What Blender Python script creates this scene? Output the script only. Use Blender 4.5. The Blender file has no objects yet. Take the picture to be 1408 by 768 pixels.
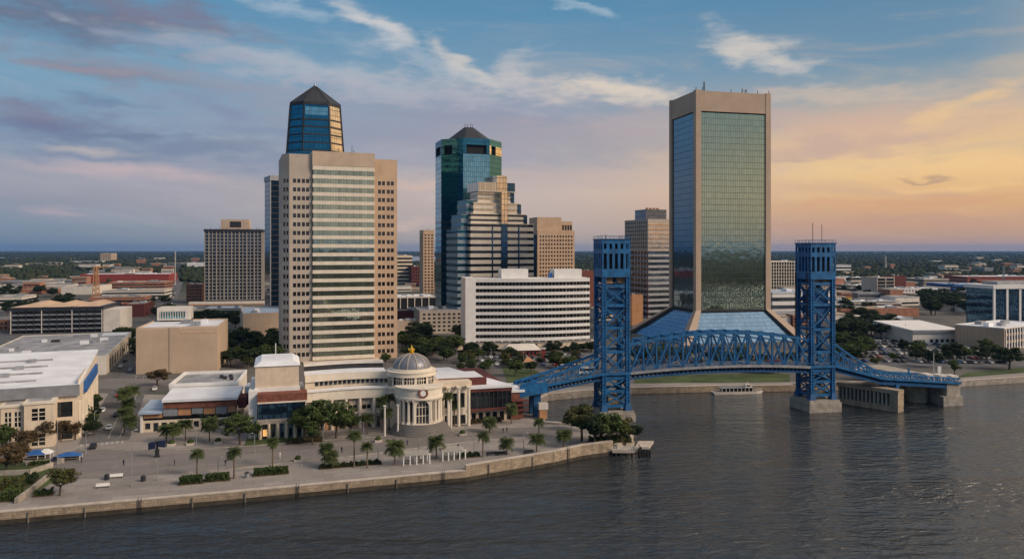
import bpy, math, random
import numpy as np
from mathutils import Vector, Matrix

sc = bpy.context.scene
COL = sc.collection
RD = random.Random(11)
rad = math.radians

# ------------------------------------------------------------------ camera
F, CX, HY, H = 1050.0, 704.0, 343.0, 60.0      # focal length in photo pixels, principal column, horizon row, camera height
LZ = 2.5                                        # height of the river bank above the water
cam = bpy.data.objects.new('camera', bpy.data.cameras.new('camera'))
COL.objects.link(cam)
cam.location = (0, 0, H)
cam.rotation_euler = (rad(90), 0, 0)
cam.data.sensor_width = 36
cam.data.lens = F / 1408 * 36
cam.data.shift_y = -(384 - HY) / 1408
cam.data.clip_start = 1
cam.data.clip_end = 90000
sc.camera = cam

# ------------------------------------------------------------------ exposure
sc.render.engine = 'CYCLES'
sc.view_settings.view_transform = 'Standard'
sc.view_settings.look = 'None'
sc.view_settings.gamma = 1
sc.view_settings.exposure = 0.0
try:
    sc.view_settings.use_curve_mapping = False
except Exception:
    pass
cy = sc.cycles
cy.max_bounces = 6
cy.diffuse_bounces = 2
cy.glossy_bounces = 4
cy.transmission_bounces = 2
cy.volume_bounces = 0
cy.sample_clamp_indirect = 6
cy.caustics_reflective = False
cy.caustics_refractive = False

# ------------------------------------------------------------------ sun and sky
SUN_AZ, SUN_EL = 113.0, 32.0                    # degrees clockwise from the view direction, above the horizon
sl = bpy.data.lights.new('sun', 'SUN')
sl.energy = 2.8
sl.angle = rad(22)
sl.color = (1.0, 0.80, 0.62)
so = bpy.data.objects.new('sun', sl)
COL.objects.link(so)
sd = Vector((math.sin(rad(SUN_AZ)) * math.cos(rad(SUN_EL)), math.cos(rad(SUN_AZ)) * math.cos(rad(SUN_EL)), math.sin(rad(SUN_EL))))
so.rotation_euler = (-sd).to_track_quat('-Z', 'Y').to_euler()
so.location = sd * 300 + Vector((0, 300, 0))


def s2l(c):
    return tuple(((v / 255) / 12.92 if v / 255 <= .04045 else ((v / 255 + .055) / 1.055) ** 2.4) for v in c)


class NT:
    """small helper to write node graphs as expressions"""
    def __init__(s, nt):
        s.nt = nt

    def new(s, t, **k):
        n = s.nt.nodes.new(t)
        for a, v in k.items():
            setattr(n, a, v)
        return n

    def put(s, sock, v):
        if isinstance(v, bpy.types.NodeSocket):
            s.nt.links.new(v, sock)
        elif v is not None:
            if sock.type == 'RGBA' and len(v) == 3:
                v = (*v, 1)
            sock.default_value = v

    def m(s, op, a, b=None, c=None, clamp=False):
        n = s.new('ShaderNodeMath', operation=op, use_clamp=clamp)
        for i, v in enumerate((a, b, c)):
            if v is not None:
                s.put(n.inputs[i], v)
        return n.outputs[0]

    def smooth(s, v, a, b, lo=0., hi=1.):
        n = s.new('ShaderNodeMapRange', interpolation_type='SMOOTHSTEP')
        s.put(n.inputs['Value'], v)
        for k, x in zip(('From Min', 'From Max', 'To Min', 'To Max'), (a, b, lo, hi)):
            s.put(n.inputs[k], x)
        return n.outputs[0]

    def mix(s, f, a, b, blend='MIX'):
        n = s.new('ShaderNodeMix', data_type='RGBA', blend_type=blend)
        s.put(n.inputs[0], f)
        s.put(n.inputs[6], a)
        s.put(n.inputs[7], b)
        return n.outputs[2]

    def ramp(s, f, stops, interp='LINEAR'):
        n = s.new('ShaderNodeValToRGB')
        e = n.color_ramp.elements
        n.color_ramp.interpolation = interp
        while len(e) < len(stops):
            e.new(.5)
        for el, (p, c) in zip(e, stops):
            el.position = p
            el.color = (*c, 1)
        s.put(n.inputs[0], f)
        return n.outputs[0]

    def xyz(s, x=0., y=0., z=0.):
        n = s.new('ShaderNodeCombineXYZ')
        for i, v in enumerate((x, y, z)):
            s.put(n.inputs[i], v)
        return n.outputs[0]

    def noise(s, vec, scale, detail=3., rough=.55, dist=0., out='Fac'):
        n = s.new('ShaderNodeTexNoise')
        s.put(n.inputs['Vector'], vec)
        for k, v in (('Scale', scale), ('Detail', detail), ('Roughness', rough), ('Distortion', dist)):
            s.put(n.inputs[k], float(v))
        return n.outputs[out]


world = bpy.data.worlds.new('World')
sc.world = world
world.use_nodes = True
W = NT(world.node_tree)
for n in list(world.node_tree.nodes):
    world.node_tree.nodes.remove(n)


def build_sky():
    g = W.new('ShaderNodeTexCoord').outputs['Generated']
    sp = W.new('ShaderNodeSeparateXYZ')
    W.put(sp.inputs[0], g)
    x, y, z = sp.outputs
    el = W.m('ARCSINE', z)
    az = W.m('ARCTAN2', x, y)
    toward = W.m('COSINE', W.m('SUBTRACT', az, 1.25))
    fe = W.m('DIVIDE', el, .4, clamp=True)

    def st(rows):
        return [(e / .4, s2l(c)) for e, c in rows]
    left = W.ramp(fe, st([(0, (112, 134, 156)), (.03, (130, 147, 165)), (.06, (147, 152, 168)), (.09, (152, 158, 174)), (.13, (132, 158, 182)), (.2, (120, 160, 187)), (.3, (95, 145, 181)), (.4, (76, 126, 164))]))
    mid = W.ramp(fe, st([(0, (176, 162, 156)), (.03, (189, 173, 165)), (.07, (200, 182, 174)), (.11, (176, 170, 173)), (.16, (150, 161, 174)), (.22, (124, 155, 179)), (.3, (93, 142, 176)), (.4, (74, 120, 156))]))
    right = W.ramp(fe, st([(0, (184, 155, 142)), (.03, (204, 161, 130)), (.055, (220, 175, 128)), (.095, (242, 203, 146)), (.13, (226, 194, 152)), (.17, (172, 173, 168)), (.22, (116, 148, 172)), (.3, (95, 137, 168)), (.4, (82, 124, 158))]))
    c = W.mix(W.smooth(toward, -.35, .4), left, mid)
    c = W.mix(W.smooth(toward, .33, .74), c, right)

    sunny = W.ramp(fe, st([(0, (206, 160, 128)), (.05, (240, 186, 120)), (.12, (255, 216, 150)), (.2, (250, 214, 164)), (.3, (214, 198, 176)), (.4, (190, 186, 180))]))  # golden sky out of view, added to gild reflections and brighten the water
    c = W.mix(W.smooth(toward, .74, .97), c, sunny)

    # thin streaky veil over everything
    v1 = W.xyz(W.m('MULTIPLY', az, 3.2), W.m('ADD', W.m('MULTIPLY', el, 21.), W.m('MULTIPLY', az, 1.3)))
    veil = W.noise(v1, 1.6, 5., .6, .6)
    veilm = W.m('MULTIPLY', W.smooth(veil, .46, .75), W.m('MULTIPLY', W.smooth(el, .0, .05), W.smooth(el, .36, .17)))
    vcol = W.ramp(W.smooth(toward, -.4, .75), [(0, s2l((176, 176, 190))), (.5, s2l((208, 196, 196))), (1, s2l((240, 200, 150)))])
    c = W.mix(W.m('MULTIPLY', veilm, .3), c, vcol)

    warpv = W.xyz(W.m('MULTIPLY', az, 9.), W.m('MULTIPLY', el, 26.))
    wn = W.new('ShaderNodeTexNoise')
    W.put(wn.inputs['Vector'], warpv)
    wn.inputs['Scale'].default_value = 1.0
    wn.inputs['Detail'].default_value = 5.
    wsep = W.new('ShaderNodeSeparateColor')
    W.put(wsep.inputs[0], wn.outputs['Color'])
    wx = W.m('MULTIPLY', W.m('SUBTRACT', wsep.outputs[0], .5), .16)
    wy = W.m('MULTIPLY', W.m('SUBTRACT', wsep.outputs[1], .5), .05)
    fine = W.noise(W.xyz(W.m('MULTIPLY', az, 22.), W.m('MULTIPLY', el, 70.), 3.1), 1.0, 6., .62)
    ax, ey = W.m('ADD', az, wx), W.m('ADD', el, wy)
    # clouds that can be told apart in the photograph: px, py, half width, half height, tilt, colour, strength, raggedness
    clouds = [
        (600, 165, 400, 50, 0, (148, 153, 174), .85, 1.), (330, 215, 250, 28, 2, (138, 148, 172), .7, 1.),
        (780, 190, 230, 36, 0, (170, 162, 170), .6, 1.),
        (110, 25, 250, 42, 2, (104, 114, 137), .95, 1.1), (230, 22, 150, 22, 8, (128, 124, 144), .7, 1.2),
        (190, 104, 215, 17, 5, (130, 134, 151), .95, 1.), (120, 95, 120, 7, 4, (158, 144, 156), .6, 1.),
        (75, 165, 150, 26, 2, (112, 122, 152), .95, 1.0), (40, 150, 110, 10, 4, (134, 132, 150), .6, 1.0),
        (190, 182, 110, 7, -1, (112, 128, 156), .85, .9),
        (150, 137, 55, 6, 0, (108, 130, 160), .7, .9), (300, 152, 60, 10, 10, (128, 142, 170), .6, 1.),
        (270, 205, 210, 18, 0, (122, 138, 162), .85, 1.), (120, 245, 260, 22, 2, (168, 166, 178), .6, 1.1), (90, 208, 110, 7, 2, (126, 140, 166), .7, .9),
        (130, 203, 70, 7, 0, (204, 190, 184), .55, 1.1), (180, 232, 170, 12, 3, (206, 182, 182), .6, .9), (80, 288, 60, 7, 4, (196, 172, 180), .5, 1.),
        (512, 38, 70, 19, 27, (208, 206, 206), .85, 1.3), (400, 10, 70, 12, 12, (176, 192, 206), .6, 1.5),
        (634, 92, 60, 18, 38, (214, 206, 198), .75, 1.3), (694, 104, 54, 22, -30, (208, 200, 196), .65, 1.3), (720, 120, 150, 16, 6, (196, 190, 192), .55, 1.2), (570, 84, 110, 12, 14, (178, 188, 198), .5, 1.3),
        (430, 98, 260, 20, 7, (180, 186, 195), .7, 1.3), (560, 128, 280, 18, 5, (176, 176, 188), .6, 1.2), (350, 130, 260, 16, 8, (150, 162, 182), .6, 1.2), (855, 127, 120, 15, 4, (228, 212, 194), .8, 1.2), (930, 168, 200, 26, -2, (188, 172, 170), .5, 1.1),
        (1042, 70, 80, 24, 27, (208, 201, 194), .9, 1.3), (805, 10, 34, 8, 30, (170, 190, 205), .6, 1.3),
        (1210, 172, 260, 46, -4, (216, 176, 158), .6, .9), (1310, 150, 100, 17, -18, (238, 202, 148), .6, 1.3),
        (1390, 190, 120, 40, 0, (236, 196, 142), .5, 1.), (1150, 130, 160, 10, 2, (206, 188, 172), .6, 1.2),
        (1262, 237, 36, 3, 4, (176, 146, 130), .7, .9), (1290, 266, 26, 5, 0, (214, 166, 128), .7, .8), (1090, 219, 60, 6, 2, (176, 156, 156), .6, .9),
        (1220, 280, 260, 9, -2, (216, 160, 130), .45, 1.), (560, 310, 60, 7, 0, (220, 190, 178), .5, .9), (585, 250, 70, 10, 0, (222, 190, 172), .5, .9),
        (1150, 204, 220, 15, -3, (192, 166, 158), .6, 1.2), (1270, 306, 260, 11, -1, (198, 156, 138), .6, 1.1), (1350, 206, 130, 11, -6, (210, 184, 154), .6, 1.2),
        (1160, 262, 170, 10, 1, (212, 174, 148), .55, 1.2), (1330, 250, 110, 6, 0, (246, 206, 146), .5, 1.2), (850, 240, 240, 14, 0, (200, 178, 172), .5, 1.1), (560, 215, 220, 14, 1, (164, 164, 180), .55, 1.1),
        (230, 60, 160, 10, 10, (148, 160, 182), .6, 1.3), (330, 178, 120, 10, 3, (128, 146, 172), .6, 1.2),
    ]
    for (px, py, rx, ry, tilt, colr, stg, rag) in clouds:
        a0 = math.atan((px - CX) / F)
        e0 = math.atan((HY - py) / F * math.cos(a0))
        k = math.cos(a0) ** 2 / F
        ca, sa = math.cos(rad(tilt)), math.sin(rad(tilt))
        dx, dy = W.m('SUBTRACT', ax, a0), W.m('SUBTRACT', e0, ey)
        qx = W.m('DIVIDE', W.m('ADD', W.m('MULTIPLY', dx, ca), W.m('MULTIPLY', dy, sa)), rx * k)
        qy = W.m('DIVIDE', W.m('SUBTRACT', W.m('MULTIPLY', dy, ca), W.m('MULTIPLY', dx, sa)), ry * math.cos(a0) / F)
        r = W.m('SQRT', W.m('ADD', W.m('MULTIPLY', qx, qx), W.m('MULTIPLY', qy, qy)))
        r = W.m('ADD', r, W.m('MULTIPLY', W.m('SUBTRACT', fine, .5), 1.7 * rag))
        c = W.mix(W.smooth(r, 1.4, -.05, 0., stg), c, s2l(colr))

    # high sky, out of view: Nishita plus added pale cloud tone that lights the ground
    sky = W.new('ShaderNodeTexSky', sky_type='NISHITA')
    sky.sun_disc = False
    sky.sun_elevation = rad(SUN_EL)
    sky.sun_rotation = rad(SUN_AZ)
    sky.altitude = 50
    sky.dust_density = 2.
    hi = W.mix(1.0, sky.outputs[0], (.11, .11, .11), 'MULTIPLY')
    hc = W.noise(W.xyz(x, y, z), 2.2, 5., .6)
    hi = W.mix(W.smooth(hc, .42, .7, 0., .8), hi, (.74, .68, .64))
    hi = W.mix(W.smooth(toward, .1, .95, 0., .7), hi, (1.15, .98, .78))  # added warm brightening toward the sun side, for brighter water
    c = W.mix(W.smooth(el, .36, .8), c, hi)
    c = W.mix(W.smooth(el, -.005, -.05), c, (.10, .11, .13))
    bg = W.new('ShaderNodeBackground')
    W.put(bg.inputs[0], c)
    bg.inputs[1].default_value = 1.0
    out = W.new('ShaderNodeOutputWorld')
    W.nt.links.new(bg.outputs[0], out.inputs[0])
    try:
        world.cycles.sampling_method = 'MANUAL'
        world.cycles.sample_map_resolution = 512
    except Exception:
        pass


build_sky()


# ------------------------------------------------------------------ photo pixels to places on the ground
def XD(px, D):
    return ((px - CX) / F * D, D)


def P(px, py, z=LZ):
    D = (H - z) * F / (py - HY)
    return XD(px, D)


def Z(py, D):
    return H - (py - HY) / F * D


# ------------------------------------------------------------------ meshes
class MB:
    def __init__(s):
        s.v, s.f, s.m = [], [], []

    def add(s, vs, fs, mi=0):
        n = len(s.v)
        s.v += [tuple(p) for p in vs]
        s.f += [tuple(i + n for i in f) for f in fs]
        s.m += [mi] * len(fs)
        return s

    def box(s, x0, x1, y0, y1, z0, z1, mi=0):
        vs = [(x, y, z) for z in (z0, z1) for x, y in ((x0, y0), (x1, y0), (x1, y1), (x0, y1))]
        return s.add(vs, [(3, 2, 1, 0), (4, 5, 6, 7), (0, 1, 5, 4), (1, 2, 6, 5), (2, 3, 7, 6), (3, 0, 4, 7)], mi)

    def bar(s, p, q, w, h=None, mi=0):
        p, q = Vector(p), Vector(q)
        h = h or w
        d = (q - p).normalized()
        a = d.cross(Vector((0, 0, 1)))
        a = Vector((1, 0, 0)) if a.length < 1e-4 else a.normalized()
        b = a.cross(d)
        vs = [c + a * (i * w / 2) + b * (j * h / 2) for c in (p, q) for i, j in ((-1, -1), (1, -1), (1, 1), (-1, 1))]
        return s.add(vs, [(0, 1, 2, 3), (7, 6, 5, 4), (1, 0, 4, 5), (2, 1, 5, 6), (3, 2, 6, 7), (0, 3, 7, 4)], mi)

    def cone(s, p, q, r0, r1, n=8, mi=0):
        p, q = Vector(p), Vector(q)
        d = (q - p).normalized()
        a = d.cross(Vector((0, 0, 1)))
        a = Vector((1, 0, 0)) if a.length < 1e-4 else a.normalized()
        b = d.cross(a)
        vs = []
        for c, r in ((p, r0), (q, r1)):
            for i in range(n):
                t = 2 * math.pi * i / n
                vs.append(c + a * (math.cos(t) * r) + b * (math.sin(t) * r))
        fs = [(i, (i + 1) % n, n + (i + 1) % n, n + i) for i in range(n)]
        fs += [tuple(range(n - 1, -1, -1)), tuple(range(n, 2 * n))]
        return s.add(vs, fs, mi)

    def lathe(s, cx, cy, prof, n=24, mi=0, a0=0., a1=360.):
        full = abs(a1 - a0 - 360) < .01
        k = n if full else n + 1
        vs = []
        for r, z in prof:
            for i in range(k):
                t = rad(a0 + (a1 - a0) * i / n)
                vs.append((cx + math.cos(t) * r, cy + math.sin(t) * r, z))
        fs = []
        for j in range(len(prof) - 1):
            for i in range(n):
                i2 = (i + 1) % k
                fs.append((j * k + i, j * k + i2, (j + 1) * k + i2, (j + 1) * k + i))
        return s.add(vs, fs, mi)

    def prism(s, poly, z0, z1, mi=0, poly2=None):
        n = len(poly)
        p2 = poly2 or poly
        vs = [(x, y, z0) for x, y in poly] + [(x, y, z1) for x, y in p2]
        fs = [(i, (i + 1) % n, n + (i + 1) % n, n + i) for i in range(n)]
        fs += [tuple(range(n - 1, -1, -1)), tuple(range(n, 2 * n))]
        return s.add(vs, fs, mi)

    def hull8(s, bot, top, mi=0):
        """solid between two rings of 3-D points"""
        n = len(bot)
        fs = [(i, (i + 1) % n, n + (i + 1) % n, n + i) for i in range(n)]
        fs += [tuple(range(n - 1, -1, -1)), tuple(range(n, 2 * n))]
        return s.add(list(bot) + list(top), fs, mi)

    def quad(s, a, b, c, d, mi=0):
        return s.add([a, b, c, d], [(0, 1, 2, 3)], mi)

    def wall(s, o, u, wid, hei, holes, dep=.35, mi=0):
        """a wall face with real openings and their reveals; o bottom corner, u along, outward normal = u x up"""
        o, u = Vector(o), Vector(u).normalized()
        up = Vector((0, 0, 1))
        inn = up.cross(u) * dep
        r6 = lambda v: round(v, 4)
        xs = sorted({0., r6(wid)} | {r6(h[0]) for h in holes} | {r6(h[2]) for h in holes})
        zs = sorted({0., r6(hei)} | {r6(h[1]) for h in holes} | {r6(h[3]) for h in holes})
        pt = lambda x, z: o + u * x + up * z
        for j in range(len(zs) - 1):
            zc = (zs[j] + zs[j + 1]) / 2
            row = [h for h in holes if h[1] < zc < h[3]]
            start = xs[0]
            run = []
            for i in range(len(xs) - 1):
                xc = (xs[i] + xs[i + 1]) / 2
                if any(h[0] < xc < h[2] for h in row):
                    if xs[i] > start:
                        run.append((start, xs[i]))
                    start = xs[i + 1]
            if xs[-1] > start:
                run.append((start, xs[-1]))
            for a, b in run:
                s.quad(pt(a, zs[j]), pt(b, zs[j]), pt(b, zs[j + 1]), pt(a, zs[j + 1]), mi)
        for a, z0, b, z1 in holes:
            A, B, Cc, D = pt(a, z0), pt(b, z0), pt(b, z1), pt(a, z1)
            for p, q in ((A, B), (B, Cc), (Cc, D), (D, A)):
                s.quad(q, p, p + inn, q + inn, mi)
        return s

    def build(s, name, mats, parent=None, loc=None, rz=0., smooth=False, uv=True):
        me = bpy.data.meshes.new(name)
        me.from_pydata(s.v, [], s.f)
        if not isinstance(mats, (list, tuple)):
            mats = [mats]
        for m_ in mats:
            me.materials.append(m_)
        if len(mats) > 1:
            me.polygons.foreach_set('material_index', s.m)
        if smooth:
            me.polygons.foreach_set('use_smooth', [True] * len(s.f))
        if uv:
            lay = me.uv_layers.new(name='UVMap')
            data = []
            up = Vector((0, 0, 1))
            for p in me.polygons:
                n = p.normal
                t = up.cross(n)
                t = Vector((1, 0, 0)) if t.length < 1e-3 else t.normalized()
                w_ = n.cross(t)
                for vi in p.vertices:
                    co = me.vertices[vi].co
                    data += [co.dot(t), co.dot(w_)]
            lay.data.foreach_set('uv', data)
        o = bpy.data.objects.new(name, me)
        COL.objects.link(o)
        if parent is not None:
            o.parent = parent
        if loc is not None:
            o.location = loc
        o.rotation_euler.z = rz
        return o


def tag(o, label=None, cat=None, group=None, kind=None):
    if label: o['label'] = label
    if cat: o['category'] = cat
    if group: o['group'] = group
    if kind: o['kind'] = kind
    return o


def thing(name, label, cat, loc=(0, 0, 0), rz=0., group=None):
    o = bpy.data.objects.new(name, None)
    COL.objects.link(o)
    o.empty_display_size = 1
    o.location = loc
    o.rotation_euler.z = rz
    return tag(o, label, cat, group)


def share(o, name, parent, loc, rz=0., sca=None):
    """another object on the same mesh"""
    c = o.copy()
    c.name = name
    COL.objects.link(c)
    c.parent = parent
    c.location = loc
    c.rotation_euler.z = rz
    if sca:
        c.scale = sca
    return c


def copy_tree(o, parent=None):
    c = o.copy()
    COL.objects.link(c)
    c.parent = parent
    for ch in list(o.children):
        copy_tree(ch, c)
    return c


# ------------------------------------------------------------------ materials
def newmat(name):
    m = bpy.data.materials.new(name)
    m.use_nodes = True
    t = NT(m.node_tree)
    b = m.node_tree.nodes['Principled BSDF']
    return m, t, b


def mat(name, col, rough=.8, var=.16, scale=.25, metal=0., spec=.3, streak=0., bump=0., bscale=3.):
    m, t, b = newmat(name)
    oc = t.new('ShaderNodeTexCoord').outputs['Object']
    n1 = t.noise(oc, scale, 4., .6)
    lo, hi = tuple(v * (1 - var) for v in col), tuple(min(1, v * (1 + var)) for v in col)
    c = t.mix(t.smooth(n1, .3, .7), lo, hi)
    if streak:
        sx = t.new('ShaderNodeMapping')
        t.put(sx.inputs[0], oc)
        sx.inputs['Scale'].default_value = (1.2, 1.2, .06)
        n2 = t.noise(sx.outputs[0], 1., 4., .65)
        c = t.mix(t.smooth(n2, .5, .75, 0., streak), c, tuple(v * .55 for v in col))
    t.put(b.inputs['Base Color'], c)
    b.inputs['Roughness'].default_value = rough
    b.inputs['Metallic'].default_value = metal
    b.inputs['Specular IOR Level'].default_value = spec
    if bump:
        bn = t.new('ShaderNodeBump')
        bn.inputs['Strength'].default_value = bump
        bn.inputs['Distance'].default_value = .1
        t.put(bn.inputs['Height'], t.noise(oc, bscale, 4., .6))
        t.put(b.inputs['Normal'], bn.outputs[0])
    return m


def glass(name, tint, gw=1.5, gh=3.9, lw=.14, line=(.03, .035, .04), metal=.85, rough=.04, wob=.05, pane=.25):
    """reflective coated glazing with a mullion grid, each pane a little different"""
    m, t, b = newmat(name)
    uv = t.new('ShaderNodeTexCoord').outputs['UV']
    sp = t.new('ShaderNodeSeparateXYZ')
    t.put(sp.inputs[0], uv)
    gu, gv = t.m('DIVIDE', sp.outputs[0], gw), t.m('DIVIDE', sp.outputs[1], gh)
    fu, fv = t.m('FRACT', gu), t.m('FRACT', gv)
    ln = t.m('MAXIMUM', t.m('LESS_THAN', fu, lw / gw), t.m('LESS_THAN', fv, lw * 1.3 / gh))
    wn = t.new('ShaderNodeTexWhiteNoise', noise_dimensions='2D')
    t.put(wn.inputs['Vector'], t.xyz(t.m('FLOOR', gu), t.m('FLOOR', gv)))
    oi = t.new('ShaderNodeObjectInfo').outputs['Random']
    k = t.m('ADD', t.m('MULTIPLY', wn.outputs['Value'], pane), t.m('ADD', t.m('MULTIPLY', oi, pane * .7), 1 - pane * 1.3))
    c = t.mix(1., tint, t.xyz(k, k, k), 'MULTIPLY')
    c = t.mix(ln, c, line)
    t.put(b.inputs['Base Color'], c)
    b.inputs['Metallic'].default_value = metal
    t.put(b.inputs['Roughness'], t.m('ADD', t.m('MULTIPLY', ln, .4), rough))
    bn = t.new('ShaderNodeBump')
    bn.inputs['Strength'].default_value = wob
    bn.inputs['Distance'].default_value = 1.
    t.put(bn.inputs['Height'], t.m('ADD', t.noise(uv, .22, 2., .5), t.m('MULTIPLY', wn.outputs['Value'], t.m('MULTIPLY', fu, .25))))
    t.put(b.inputs['Normal'], bn.outputs[0])
    return m


def emit(name, col, strength):
    m, t, b = newmat(name)
    b.inputs['Base Color'].default_value = (*col, 1)
    b.inputs['Emission Color'].default_value = (*col, 1)
    b.inputs['Emission Strength'].default_value = strength
    return m


def paving(name, col, js=3.):
    m, t, b = newmat(name)
    oc = t.new('ShaderNodeTexCoord').outputs['Object']
    mp = t.new('ShaderNodeMapping')
    t.put(mp.inputs[0], oc)
    mp.inputs['Rotation'].default_value = (0, 0, rad(-18))
    br = t.new('ShaderNodeTexBrick')
    t.put(br.inputs['Vector'], mp.outputs[0])
    for k_, v_ in (('Scale', 1.), ('Mortar Size', .05), ('Brick Width', js * 1.6), ('Row Height', js), ('Bias', 0.)):
        br.inputs[k_].default_value = v_
    t.put(br.inputs['Color1'], tuple(v * .9 for v in col))
    t.put(br.inputs['Color2'], tuple(v * 1.12 for v in col))
    t.put(br.inputs['Mortar'], tuple(v * .62 for v in col))
    c = br.outputs[0]
    c = t.mix(t.smooth(t.noise(oc, .045, 5., .65), .42, .68, 0., .45), c, tuple(v * .6 for v in col))
    st_ = t.new('ShaderNodeMapping')
    t.put(st_.inputs[0], mp.outputs[0])
    st_.inputs['Scale'].default_value = (.03, .5, 1.)
    c = t.mix(t.smooth(t.noise(st_.outputs[0], 1., 4., .6), .52, .7, 0., .4), c, tuple(v * .55 for v in col))
    c = t.mix(t.smooth(t.noise(oc, .7, 3., .6), .6, .75, 0., .3), c, tuple(v * .5 for v in col))
    t.put(b.inputs['Base Color'], c)
    b.inputs['Roughness'].default_value = .9
    b.inputs['Specular IOR Level'].default_value = .25
    return m


def blocks(name, col):
    m, t, b = newmat(name)
    uv = t.new('ShaderNodeTexCoord').outputs['UV']
    oc = t.new('ShaderNodeTexCoord').outputs['Object']
    br = t.new('ShaderNodeTexBrick')
    t.put(br.inputs['Vector'], uv)
    for k_, v_ in (('Scale', 1.), ('Mortar Size', .035), ('Brick Width', 1.5), ('Row Height', .62), ('Bias', -.1)):
        br.inputs[k_].default_value = v_
    t.put(br.inputs['Color1'], tuple(v * .78 for v in col))
    t.put(br.inputs['Color2'], tuple(min(1, v * 1.2) for v in col))
    t.put(br.inputs['Mortar'], tuple(v * .45 for v in col))
    c = t.mix(t.smooth(t.noise(oc, .22, 5., .65), .45, .7, 0., .5), br.outputs[0], tuple(v * .55 for v in col))
    mp = t.new('ShaderNodeMapping')
    t.put(mp.inputs[0], oc)
    mp.inputs['Scale'].default_value = (.8, .8, .08)
    c = t.mix(t.smooth(t.noise(mp.outputs[0], 1., 4., .65), .5, .72, 0., .55), c, (.10, .085, .06))
    t.put(b.inputs['Base Color'], c)
    b.inputs['Roughness'].default_value = .9
    bn = t.new('ShaderNodeBump')
    bn.inputs['Strength'].default_value = .5
    bn.inputs['Distance'].default_value = .1
    t.put(bn.inputs['Height'], t.noise(oc, 1.6, 4., .6))
    t.put(b.inputs['Normal'], bn.outputs[0])
    return m


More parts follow.
